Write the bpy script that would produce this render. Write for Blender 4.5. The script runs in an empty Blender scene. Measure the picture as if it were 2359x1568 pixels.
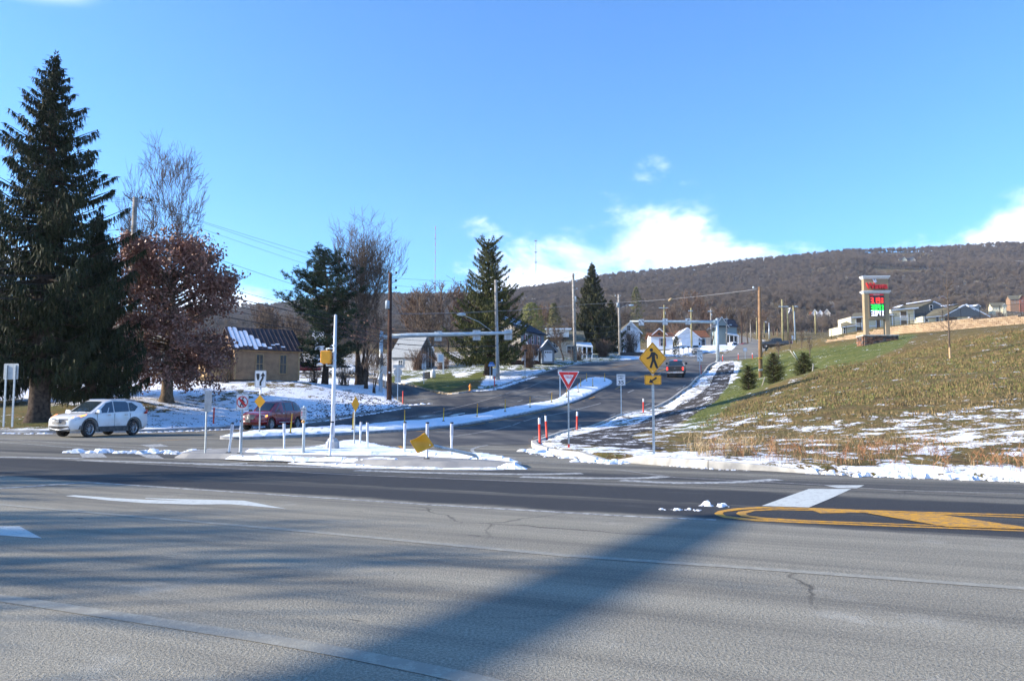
import bpy, bmesh, math, random
import numpy as np
from mathutils import Vector, Matrix
R = math.radians
random.seed(7); rng = np.random.default_rng(7)
S = bpy.context.scene
COL = S.collection
# ------------------------------------------------------------------ camera
W0, H0, F0 = 2359.0, 1568.0, 1807.0      # reading frame of the photograph, focal length in its pixels
CH = 1.5                                  # eye height
PITCH = math.atan(148.0 / F0)
cam_d = bpy.data.cameras.new('camera'); cam = bpy.data.objects.new('camera', cam_d); COL.objects.link(cam)
cam_d.sensor_width = 23.5; cam_d.lens = 23.5 * F0 / W0
cam_d.clip_start = 0.1; cam_d.clip_end = 9000
cam.location = (0, 0, CH); cam.rotation_euler = (R(90) + PITCH, 0, 0)
S.camera = cam
# ------------------------------------------------------------------ light
SUN_EL = R(22.5); SUN_K = 0.05                       # light travels towards +x and a little +y
ld = Vector((1, SUN_K, 0)).normalized() * math.cos(SUN_EL); ld.z = -math.sin(SUN_EL)
sun_d = bpy.data.lights.new('sun', 'SUN'); sun = bpy.data.objects.new('sun', sun_d); COL.objects.link(sun)
sun_d.energy = 5.0; sun_d.angle = R(0.5); sun_d.color = (1.0, 0.89, 0.73)
sun.rotation_euler = ld.to_track_quat('-Z', 'Y').to_euler()
world = bpy.data.worlds.new('World'); S.world = world; world.use_nodes = True
def make_world():
    nt = world.node_tree; nt.nodes.clear()
    N = nt.nodes.new; L = nt.links.new
    out = N('ShaderNodeOutputWorld'); bg = N('ShaderNodeBackground'); L(bg.outputs[0], out.inputs[0])
    sky = N('ShaderNodeTexSky'); sky.sky_type = 'NISHITA'; sky.sun_disc = False
    sky.sun_elevation = SUN_EL
    sky.sun_rotation = math.atan2(-ld.x, -ld.y)
    sky.altitude = 100; sky.air_density = 1.0; sky.dust_density = 0.3; sky.ozone_density = 2.5
    tint = N('ShaderNodeMix'); tint.data_type = 'RGBA'; tint.blend_type = 'MULTIPLY'; tint.inputs[0].default_value = 1
    L(sky.outputs[0], tint.inputs[6]); tint.inputs[7].default_value = (.55, .95, 1.36, 1)
    geo = N('ShaderNodeNewGeometry')   # Incoming = -direction
    tc = N('ShaderNodeTexCoord')
    sep = N('ShaderNodeSeparateXYZ'); L(tc.outputs['Generated'], sep.inputs[0])
    def M(op, a, b=None, c=None):
        n = N('ShaderNodeMath'); n.operation = op
        for i, q in enumerate((a, b, c)):
            if q is None: continue
            if isinstance(q, (int, float)): n.inputs[i].default_value = q
            else: L(q, n.inputs[i])
        return n.outputs[0]
    az = M('ARCTAN2', sep.outputs[0], sep.outputs[1])       # 0 = straight ahead, + right
    el = M('ARCSINE', sep.outputs[2])
    comb = N('ShaderNodeCombineXYZ'); L(M('MULTIPLY', az, 1.0), comb.inputs[0]); L(M('MULTIPLY', el, 1.9), comb.inputs[1])
    comb.inputs[2].default_value = 2.3
    no = N('ShaderNodeTexNoise'); no.inputs['Scale'].default_value = 5.5; no.inputs['Detail'].default_value = 9; no.inputs['Roughness'].default_value = .58
    no.inputs['Distortion'].default_value = 0.25
    L(comb.outputs[0], no.inputs[0])
    # height of the cloud bank over azimuth: a few bumps round the whole horizon
    def bump(c, w, h):
        d = M('DIVIDE', M('SUBTRACT', az, c), w)
        return M('MULTIPLY', M('POWER', 2.718, M('MULTIPLY', M('MULTIPLY', d, d), -1.0)), h)
    def add(l):
        o = l[0]
        for q in l[1:]: o = M('ADD', o, q)
        return o
    top = add([0.134, bump(.225, .12, .135), bump(.60, .12, .135), bump(-.36, .10, .05), bump(0.02, .13, .07), M('MULTIPLY', M('SINE', M('MULTIPLY', az, 3.0)), -.012)])
    dlt = M('SUBTRACT', top, el)
    f = M('ADD', M('MULTIPLY', dlt, 5.5), M('MULTIPLY', M('SUBTRACT', no.outputs[0], .5), 1.9))
    mr = N('ShaderNodeMapRange'); mr.interpolation_type = 'SMOOTHSTEP'
    L(f, mr.inputs[0]); mr.inputs[1].default_value = -.02; mr.inputs[2].default_value = .42
    # high wisp, upper left
    comb2 = N('ShaderNodeCombineXYZ'); L(M('MULTIPLY', az, .7), comb2.inputs[0]); L(M('MULTIPLY', el, 3.0), comb2.inputs[1]); comb2.inputs[2].default_value = 9.1
    n2 = N('ShaderNodeTexNoise'); n2.inputs['Scale'].default_value = 2.2; n2.inputs['Detail'].default_value = 8; n2.inputs['Distortion'].default_value = .6
    L(comb2.outputs[0], n2.inputs[0])
    wx = M('DIVIDE', M('SUBTRACT', az, -.58), .14); wy = M('DIVIDE', M('SUBTRACT', el, .445), .035)
    wg = M('POWER', 2.718, M('MULTIPLY', M('ADD', M('MULTIPLY', wx, wx), M('MULTIPLY', wy, wy)), -1.0))
    wisp = N('ShaderNodeMapRange'); wisp.interpolation_type = 'SMOOTHSTEP'
    L(M('ADD', M('MULTIPLY', wg, .55), M('MULTIPLY', n2.outputs[0], .6)), wisp.inputs[0]); wisp.inputs[1].default_value = .62; wisp.inputs[2].default_value = 1.0
    cl = M('MAXIMUM', M('MULTIPLY', mr.outputs[0], .93), M('MULTIPLY', wisp.outputs[0], .75))
    # cloud body colour: sunlit white with pale lilac shade
    n3 = N('ShaderNodeTexNoise'); n3.inputs['Scale'].default_value = 7; n3.inputs['Detail'].default_value = 5; L(comb.outputs[0], n3.inputs[0])
    cc = N('ShaderNodeMix'); cc.data_type = 'RGBA'
    r3 = N('ShaderNodeMapRange'); L(n3.outputs[0], r3.inputs[0]); r3.inputs[1].default_value = .4; r3.inputs[2].default_value = .62
    L(r3.outputs[0], cc.inputs[0]); cc.inputs[6].default_value = (6.0, 6.9, 9.0, 1); cc.inputs[7].default_value = (8.4, 8.9, 9.9, 1)
    mx = N('ShaderNodeMix'); mx.data_type = 'RGBA'
    L(cl, mx.inputs[0]); L(tint.outputs[2], mx.inputs[6]); L(cc.outputs[2], mx.inputs[7])
    L(mx.outputs[2], bg.inputs[0]); bg.inputs[1].default_value = 0.125
make_world()
S.render.engine = 'CYCLES'
S.view_settings.view_transform = 'Standard'; S.view_settings.look = 'None'
S.view_settings.exposure = 1.02; S.view_settings.gamma = 1; S.view_settings.use_curve_mapping = False
S.cycles.max_bounces = 6; S.cycles.transparent_max_bounces = 8
# ------------------------------------------------------------------ pixel <-> world
cp, sp = math.cos(PITCH), math.sin(PITCH)
def P(u, v, Y):
    dx = u - W0 / 2; up = H0 / 2 - v
    dy = F0 * cp - up * sp; dz = F0 * sp + up * cp
    k = Y / dy
    return Vector((dx * k, Y, CH + dz * k))
def proj(x, y, z):
    x = np.asarray(x, float); y = np.asarray(y, float); z = np.asarray(z, float) - CH
    f = y * cp + z * sp; up = -y * sp + z * cp
    f = np.where(f < .05, .05, f)
    return W0 / 2 + F0 * x / f, H0 / 2 - F0 * up / f
# ------------------------------------------------------------------ terrain height
_yk = np.array([-100, 0, 43, 50, 55, 68, 80, 90, 110, 150, 190, 220, 274, 330, 380, 420, 520])
_zk = np.array([0, 0, 0, .2, .55, 1.95, 3.6, 5.0, 7.35, 10.3, 13.1, 15.8, 21.3, 27.6, 31.5, 34, 40.0])
_yt = np.arange(-100, 521, .5); _zt = np.interp(_yt, _yk, _zk)
_ker = np.ones(13) / 13; _zs = np.convolve(np.pad(_zt, 6, mode='edge'), _ker, 'valid')
def zroad(y): return np.interp(y, _yt, _zs)
CTRL = [  # u, v, Y of ground read off the photograph
 (88,975,48),(300,924,54),(383,930,56),(250,962,50),(450,962,53),(600,952,57),(700,932,62),(700,900,67),(850,926,66),(878,915,72),
 (820,894,75),(600,882,70),(690,882,71),(540,882,70),(480,877,76),(300,890,76),(100,882,82),(100,930,60),(0,900,72),(200,862,112),(500,857,112),
 (750,889,77),(870,880,86),(780,869,102),(650,859,130),(920,887,81),(977,886,80),(1083,899,72),(1129,894,76),(1144,880,82),(1125,868,90),
 (1000,870,92),(1050,861,95),(1200,845,102),(1250,834,112),(1322,834,111),(1426,813,152),(1500,808,190),(1560,805,195),(960,850,112),
 (1700,955,42),(1650,930,53),(1700,902,60),(1725,900,59),(1783,886,63),(1852,888,59),(1752,872,76),(1560,960,47),
 (1950,935,35),(2359,930,30),(1700,985,34),(2359,1000,22),(1700,1030,26),(2100,1000,26),(1900,850,56),(2359,850,42),(2187,830,50),(2200,790,60),
 (2359,760,56),(2000,800,80),(1850,832,76),(1750,851,82),(1900,792,98),(2063,785,86),(2100,772,96),(1720,862,90),
 (1575,945,60),(1629,893,77),(1662,850,98),(1850,800,130),(1800,800,150),
]
_extra = [  # x, y, z
 (-60,200,11),(-120,200,12),(-60,320,22),(-120,400,30),(60,200,17),(120,200,22),(120,400,38),(60,400,34),(0,400,32),(-30,150,8),
 (60,130,14),(90,130,16),(80,60,9),(60,30,3.5),(40,10,.8),(90,90,12),(-80,80,3.5),(-80,50,1.5),(-60,120,6),(-120,120,6),
 (30,3,.15),(40,-20,.3),(-60,42.5,.1),(-45,42.8,.1),(-35,43,.1),(-25,43.5,.08)]
pts, val = [], []
for u, v, Y in CTRL:
    p = P(u, v, Y); pts.append((p.x, p.y)); val.append(p.z - float(zroad(p.y)))
for x, y, z in _extra: pts.append((x, y)); val.append(z - float(zroad(y)))
def solve_hit_flatprofile(u, v):
    ys = np.concatenate([np.arange(3, 120, .25), np.arange(120, 500, 1.0)])
    dx = u - W0/2; up = H0/2 - v; dy = F0*cp - up*sp; dz = F0*sp + up*cp
    z = CH + dz * ys / dy
    i = np.argmax(z < zroad(ys)); 
    if z[i] >= zroad(ys)[i]: i = len(ys) - 1
    return dx * ys[i] / dy, ys[i]
EDGE_L = [(0,996),(120,997),(330,995),(470,989),(560,985),(703,972.5),(830,955),(941,937)]           # kerb line along the left bank
EDGE_Y = [(1041,908),(1076,904),(1131,897),(1186,880),(1253,859),(1305,845),(1376,835),(1440,831),(1537,821),(1616,814),(1691,802),(1757,788)]
EDGE_R = [(1223,1024),(1263,1009),(1331,989),(1397,970),(1448,952),(1514,936),(1541,922),(1574,898),(1603,872),(1627,848),(1647,836),(1673,830),(1735,825),(1762,806),(1775,798),(1788,789)]
for e in EDGE_L[1:] + EDGE_Y + EDGE_R:
    x, y = solve_hit_flatprofile(*e); pts.append((x, y)); val.append(0.0)
for u, v in [(1223,1024),(1300,1050),(1450,1066),(1650,1080),(1896,1092),(2359,1109),(1180,1068),(800,1030),(400,1055),(0,1100),(900,1300),(2300,1300),(200,1400),
             (250,1020),(0,1020),(600,1000),(1000,1000),(1150,1000),(1200,960),(1300,920),(1400,870),(1500,850),(1600,835),(1700,810),(1000,950),(1340,1012),(1450,985)]:
    x, y = solve_hit_flatprofile(u, v); pts.append((x, y)); val.append(0.0)
pts += [(0,0),(-20,0),(20,0),(0,-40),(-40,-40),(-60,0),(-60,25),(40,-40)]; val += [0.0]*8
pts = np.array(pts); val = np.array(val)
def _tps(r2): return np.where(r2 > 1e-9, r2 * np.log(np.maximum(r2, 1e-9)), 0.0) * .5
def _warp(p): return np.stack([p[..., 0] / 30, p[..., 1] / 30], -1)
_wp = _warp(pts); _n = len(pts)
_K = _tps(((_wp[:, None] - _wp[None]) ** 2).sum(-1)) + np.eye(_n) * 2e-3
_A = np.zeros((_n + 3, _n + 3)); _A[:_n, :_n] = _K; _A[:_n, _n] = 1; _A[:_n, _n+1:] = _wp; _A[_n, :_n] = 1; _A[_n+1:, :_n] = _wp.T
_sol = np.linalg.solve(_A, np.concatenate([val, [0, 0, 0]]))
def resid(x, y):
    sh = np.shape(x)
    q = _warp(np.stack([np.clip(np.ravel(x), -120, 120), np.clip(np.ravel(y), -40, 420)], -1))
    out = np.empty(len(q))
    for i in range(0, len(q), 20000):
        c = q[i:i+20000]
        out[i:i+20000] = _tps(((c[:, None] - _wp[None]) ** 2).sum(-1)) @ _sol[:_n] + _sol[_n] + c @ _sol[_n+1:]
    return out.reshape(sh)
SKY = np.array([(-4000,735),(0,728),(560,692),(640,688),(800,672),(900,668),(1010,668),(1100,668),(1170,660),(1240,645),(1320,637),(1400,622),(1500,612),(1600,604),(1700,594),(1800,580),(1960,563),(2100,558),(2359,549),(2800,540),(5000,560)], float)
def _smooth(t): t = np.clip(t, 0, 1); return t*t*(3-2*t)
def zt(x, y):
    x = np.asarray(x, float); y = np.asarray(y, float)
    base = zroad(np.minimum(y, 420)) + resid(x, y)*_smooth(np.maximum(np.maximum((y-11)/9, (x-9)/6), (-x-60)/10))
    yy = np.maximum(y, 1.0); u = W0/2 + F0 * x / yy
    vs = np.interp(u, SKY[:, 0], SKY[:, 1])
    zr = CH + (932 - vs) / F0 * 1400 - 13
    t = np.clip((y - 420) / 980, 0, 1)
    g = t ** 1.3
    far = base + (zr - base) * g
    far = far + _smooth((y-450)/200) * (6*np.sin(x/90+y/140)+4*np.sin(x/37-y/61+1)) * (1-_smooth((y-1150)/200)*.75)
    far = np.where(y > 1400, zr - (y-1400)*.35 , far)
    return np.where(y > 420, far, base)
# ---- polygons in plan
def hit(u, v, dz=0.0):
    """ground point seen at (u, v)"""
    ys = np.concatenate([np.arange(2.5, 60, .1), np.arange(60, 140, .25), np.arange(140, 420, 1.0), np.arange(420, 1400, 5.0)])
    dx = u - W0/2; up = H0/2 - v; dy = F0*cp - up*sp; dzz = F0*sp + up*cp
    xs = dx*ys/dy; z = CH + dzz*ys/dy
    h = zt(xs, ys) + dz
    b = np.nonzero(z < h)[0]
    if len(b) == 0 : i = len(ys)-1; return Vector((xs[i], ys[i], h[i]))
    i = b[0]
    if i == 0: return Vector((xs[0], ys[0], h[0]))
    a0 = z[i-1]-h[i-1]; a1 = z[i]-h[i]; t = a0/(a0-a1)
    return Vector((xs[i-1]+(xs[i]-xs[i-1])*t, ys[i-1]+(ys[i]-ys[i-1])*t, h[i-1]+(h[i]-h[i-1])*t))
def H(l, dz=0.0): return [tuple(hit(u, v, dz)[:2]) for u, v in l]
def at(u, v, Y):  # base of a thing seen with its foot at (u, v), standing at depth Y, put on the ground
    p = P(u, v, Y); return Vector((p.x, p.y, p.z))
def smooth_line(p, n=6, closed=False):
    """Catmull-Rom through plan points"""
    p = [Vector(q) for q in p]; out = []; N = len(p)
    for i in range(N if closed else N-1):
        a = p[(i-1) % N] if closed or i > 0 else p[0]; b = p[i]; c = p[(i+1) % N]; d = p[(i+2) % N] if closed or i+2 < N else p[-1]
        for k in range(n):
            t = k/n
            out.append(tuple(.5*((2*b)+(c-a)*t+(2*a-5*b+4*c-d)*t*t+(3*b-a-3*c+d)*t**3)))
    if not closed: out.append(tuple(p[-1]))
    return out
# ------------------------------------------------------------------ object helpers
def tag(o, label=None, cat=None, group=None, kind=None):
    if label: o['label'] = label
    if cat: o['category'] = cat
    if group: o['group'] = group
    if kind: o['kind'] = kind
    return o
def thing(name, label, cat, loc=(0, 0, 0), rz=0.0, group=None, kind=None):
    o = bpy.data.objects.new(name, None); COL.objects.link(o); o.empty_display_size = .2
    o.location = loc; o.rotation_euler = (0, 0, rz)
    return tag(o, label, cat, group, kind)
_mesh_children = {}
def link(name, me, parent=None, mats=None):
    o = bpy.data.objects.new(name, me); COL.objects.link(o)
    if mats is not None:
        me.materials.clear()
        for m in (mats if isinstance(mats, (list, tuple)) else [mats]): me.materials.append(m)
    if parent is not None: o.parent = parent
    return o
def copy_tree(o, parent=None, **kw):
    c = o.copy(); COL.objects.link(c); c.parent = parent
    for ch in [q for q in KIDS(o)]: copy_tree(ch, c)
    for k, w in kw.items():
        if k == 'loc': c.location = w
        elif k == 'rz': c.rotation_euler = (c.rotation_euler[0], c.rotation_euler[1], w)
        elif k == 'scale': c.scale = (w, w, w) if isinstance(w, (int, float)) else w
        elif k == 'label': c['label'] = w
        elif k == 'group': c['group'] = w
        elif k == 'tilt': c.rotation_euler = (w[0], w[1], c.rotation_euler[2])
    return c
def KIDS(o): return o.children
class MB:
    DEF = None
    def __init__(s): s.v = []; s.f = []; s.m = []; s.M = MB.DEF; s.sm = []
    def add(s, vs, fs, mi=0, smooth=False):
        b = len(s.v)
        if s.M is not None: vs = [s.M @ Vector(q) for q in vs]
        s.v.extend(tuple(q) for q in vs)
        for f in fs: s.f.append(tuple(i + b for i in f)); s.m.append(mi); s.sm.append(smooth)
        return s
    def box(s, c, d, mi=0, rz=0.0, taper=1.0):
        x, y, z = d[0]/2, d[1]/2, d[2]/2; t = taper
        vs = [(-x,-y,-z),(x,-y,-z),(x,y,-z),(-x,y,-z),(-x*t,-y*t,z),(x*t,-y*t,z),(x*t,y*t,z),(-x*t,y*t,z)]
        cr, sr = math.cos(rz), math.sin(rz)
        vs = [(a*cr-b*sr+c[0], a*sr+b*cr+c[1], q+c[2]) for a, b, q in vs]
        return s.add(vs, [(0,3,2,1),(4,5,6,7),(0,1,5,4),(1,2,6,5),(2,3,7,6),(3,0,4,7)], mi)
    def prism(s, poly, y0, y1, mi=0, axis='y'):
        """poly in the two other axes, extruded along axis"""
        n = len(poly)
        def mk(p, t):
            return {'y': (p[0], t, p[1]), 'x': (t, p[0], p[1]), 'z': (p[0], p[1], t)}[axis]
        vs = [mk(p, y0) for p in poly] + [mk(p, y1) for p in poly]
        fs = [tuple(range(n)), tuple(range(2*n-1, n-1, -1))] + [(i, i+n, (i+1) % n + n, (i+1) % n) for i in range(n)]
        return s.add(vs, fs, mi)
    def tube(s, pts, rad, n=6, mi=0, cap=True, smooth=True):
        pts = [Vector(p) for p in pts]; N = len(pts)
        if not isinstance(rad, (list, tuple)): rad = [rad]*N
        vs = []; up = Vector((0, 0, 1))
        d0 = (pts[1]-pts[0]).normalized()
        a = d0.cross(up)
        if a.length < 1e-3: a = Vector((1, 0, 0))
        a.normalize()
        for i in range(N):
            d = (pts[min(i+1, N-1)]-pts[max(i-1, 0)])
            d.normalize()
            a = (a - d*a.dot(d)); a.normalize(); b = d.cross(a)
            for k in range(n):
                t = 2*math.pi*k/n
                vs.append(pts[i] + (a*math.cos(t)+b*math.sin(t))*rad[i])
        fs = [(i*n+k, i*n+(k+1) % n, (i+1)*n+(k+1) % n, (i+1)*n+k) for i in range(N-1) for k in range(n)]
        s.add(vs, fs, mi, smooth)
        if cap: 
            b = len(s.v)-N*n
            s.f.append(tuple(b+k for k in range(n-1, -1, -1))); s.m.append(mi); s.sm.append(False)
            s.f.append(tuple(b+(N-1)*n+k for k in range(n))); s.m.append(mi); s.sm.append(False)
        return s
    def lathe(s, prof, n=16, mi=0, c=(0, 0, 0), axis='z', smooth=True):
        vs = []
        for r, h in prof:
            for k in range(n):
                t = 2*math.pi*k/n; q = (r*math.cos(t), r*math.sin(t), h)
                if axis == 'x': q = (q[2], q[0], q[1])
                if axis == 'y': q = (q[0], q[2], q[1])
                vs.append((q[0]+c[0], q[1]+c[1], q[2]+c[2]))
        N = len(prof)
        return s.add(vs, [(i*n+k, i*n+(k+1) % n, (i+1)*n+(k+1) % n, (i+1)*n+k) for i in range(N-1) for k in range(n)], mi, smooth)
    def quad(s, a, b, c, d, mi=0): return s.add([a, b, c, d], [(0, 1, 2, 3)], mi)
    def mesh(s, name):
        me = bpy.data.meshes.new(name); me.from_pydata(s.v, [], s.f)
        if any(s.m): me.polygons.foreach_set('material_index', s.m)
        if any(s.sm): me.polygons.foreach_set('use_smooth', s.sm)
        me.update(); return me
    def build(s, name, mats, parent=None): return link(name, s.mesh(name), parent, mats)
def fix_normals(me):
    bm = bmesh.new(); bm.from_mesh(me); bmesh.ops.recalc_face_normals(bm, faces=bm.faces); bm.to_mesh(me); bm.free()
def text_mesh(txt, height, width=None, ext=.002, bold=0.0, name='lettering', space=1.0):
    """lettering in the x-z plane, facing -y, centred on 0"""
    c = bpy.data.curves.new(name, 'FONT'); c.body = txt; c.align_x = 'CENTER'; c.align_y = 'CENTER'; c.size = 1; c.extrude = ext; c.offset = bold; c.space_character = space
    c.resolution_u = 3
    o = bpy.data.objects.new(name, c)
    me = bpy.data.meshes.new_from_object(o); bpy.data.objects.remove(o); bpy.data.curves.remove(c)
    n = len(me.vertices); co = np.empty(n*3); me.vertices.foreach_get('co', co); co = co.reshape(-1, 3)
    lo, hi = co.min(0), co.max(0); co[:, :2] -= (lo[:2]+hi[:2])/2
    sy = height/(hi[1]-lo[1]); sx = (width/(hi[0]-lo[0])) if width else sy
    out = np.stack([co[:, 0]*sx, -co[:, 2], co[:, 1]*sy], 1)
    me.vertices.foreach_set('co', out.ravel()); me.update(); me.name = name
    return me
# ------------------------------------------------------------------ materials
MATS = {}
def mat(name, col, rough=.6, metal=0.0, var=.08, scale=6.0, bump=0.0, bscale=40.0, coat=0.0, emit=None, spec=.5, detail=4, dirt=None, alpha=None):
    if name in MATS: return MATS[name]
    m = bpy.data.materials.new(name); m.use_nodes = True; MATS[name] = m
    nt = m.node_tree; b = nt.nodes['Principled BSDF']; L = nt.links.new; N = nt.nodes.new
    b.inputs['Roughness'].default_value = rough; b.inputs['Metallic'].default_value = metal
    b.inputs['Coat Weight'].default_value = coat; b.inputs['Specular IOR Level'].default_value = spec if rough < .75 else .12
    if alpha is not None: b.inputs['Alpha'].default_value = alpha
    tc = N('ShaderNodeTexCoord')
    no = N('ShaderNodeTexNoise'); no.inputs['Scale'].default_value = scale; no.inputs['Detail'].default_value = detail
    L(tc.outputs['Object'], no.inputs[0])
    mx = N('ShaderNodeMix'); mx.data_type = 'RGBA'
    d = dirt if dirt else tuple(c*(1-var*2.2) for c in col)
    mr = N('ShaderNodeMapRange'); L(no.outputs[0], mr.inputs[0]); mr.inputs[1].default_value = .35; mr.inputs[2].default_value = .68
    L(mr.outputs[0], mx.inputs[0]); mx.inputs[6].default_value = (*[min(1, c*(1+var)) for c in col], 1); mx.inputs[7].default_value = (*d, 1)
    L(mx.outputs[2], b.inputs['Base Color'])
    if bump:
        n2 = N('ShaderNodeTexNoise'); n2.inputs['Scale'].default_value = bscale; n2.inputs['Detail'].default_value = 3; L(tc.outputs['Object'], n2.inputs[0])
        bp = N('ShaderNodeBump'); bp.inputs['Strength'].default_value = bump; bp.inputs['Distance'].default_value = .02
        L(n2.outputs[0], bp.inputs['Height']); L(bp.outputs[0], b.inputs['Normal'])
    if emit:
        b.inputs['Emission Color'].default_value = (*emit[0], 1); b.inputs['Emission Strength'].default_value = emit[1]
    return m
class NT:
    """tiny node-writing helper"""
    def __init__(s, name, rough=.8):
        s.m = bpy.data.materials.new(name); s.m.use_nodes = True; MATS[name] = s.m
        s.nt = s.m.node_tree; s.b = s.nt.nodes['Principled BSDF']; s.b.inputs['Roughness'].default_value = rough; s.b.inputs['Specular IOR Level'].default_value = .12
        s.geo = s.nt.nodes.new('ShaderNodeNewGeometry'); s.pos = s.geo.outputs['Position']
    def n(s, t): return s.nt.nodes.new(t)
    def L(s, a, b): s.nt.links.new(a, b)
    def put(s, sock, v):
        if isinstance(v, (int, float)): sock.default_value = v
        elif isinstance(v, tuple): sock.default_value = (*v, 1) if len(v) == 3 and len(sock.default_value) == 4 else v
        else: s.L(v, sock)
    def M(s, op, *a):
        n = s.n('ShaderNodeMath'); n.operation = op
        for i, q in enumerate(a): s.put(n.inputs[i], q)
        return n.outputs[0]
    def noise(s, scale, detail=4, rough=.55, vec=None, stretch=None, rot=0.0, dist=0.0):
        v = vec or s.pos
        if stretch:
            mp = s.n('ShaderNodeMapping'); s.L(v, mp.inputs[0]); mp.inputs['Scale'].default_value = stretch
            if rot:
                m2 = s.n('ShaderNodeMapping'); s.L(v, m2.inputs[0]); m2.inputs['Rotation'].default_value = (0, 0, rot); s.L(m2.outputs[0], mp.inputs[0])
            v = mp.outputs[0]
        n = s.n('ShaderNodeTexNoise'); n.inputs['Scale'].default_value = scale; n.inputs['Detail'].default_value = detail; n.inputs['Roughness'].default_value = rough; n.inputs['Distortion'].default_value = dist
        s.L(v, n.inputs[0]); return n.outputs[0]
    def ramp(s, f, lo, hi, a=0.0, b=1.0, smooth=True):
        n = s.n('ShaderNodeMapRange'); n.interpolation_type = 'SMOOTHSTEP' if smooth else 'LINEAR'
        s.put(n.inputs[0], f); n.inputs[1].default_value = lo; n.inputs[2].default_value = hi; n.inputs[3].default_value = a; n.inputs[4].default_value = b
        return n.outputs[0]
    def mix(s, f, a, b, mode='MIX'):
        n = s.n('ShaderNodeMix'); n.data_type = 'RGBA'; n.blend_type = mode
        s.put(n.inputs[0], f); s.put(n.inputs[6], a); s.put(n.inputs[7], b); return n.outputs[2]
    def attr(s, name):
        n = s.n('ShaderNodeAttribute'); n.attribute_name = name; return n.outputs['Fac']
    def col(s, c): s.put(s.b.inputs['Base Color'], c)
    def rough(s, r): s.put(s.b.inputs['Roughness'], r)
    def bump(s, h, strength=.5, dist=.02):
        n = s.n('ShaderNodeBump'); n.inputs['Strength'].default_value = strength; n.inputs['Distance'].default_value = dist
        s.L(h, n.inputs['Height']); s.L(n.outputs[0], s.b.inputs['Normal'])
    def dot(s, vx, vy):
        sep = s.n('ShaderNodeSeparateXYZ'); s.L(s.pos, sep.inputs[0])
        return s.M('ADD', s.M('MULTIPLY', sep.outputs[0], vx), s.M('MULTIPLY', sep.outputs[1], vy))
ROAD_DIR = Vector((-.905, .425)).normalized()      # the main road runs this way
_pB = hit(850, 1150)
def tcoord(p): return p[0]*(-ROAD_DIR.y) + p[1]*ROAD_DIR.x * -1
def across(p): return p[0]*ROAD_DIR.y*1.0 + p[1]*(-ROAD_DIR.x)       # grows away from the camera
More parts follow.
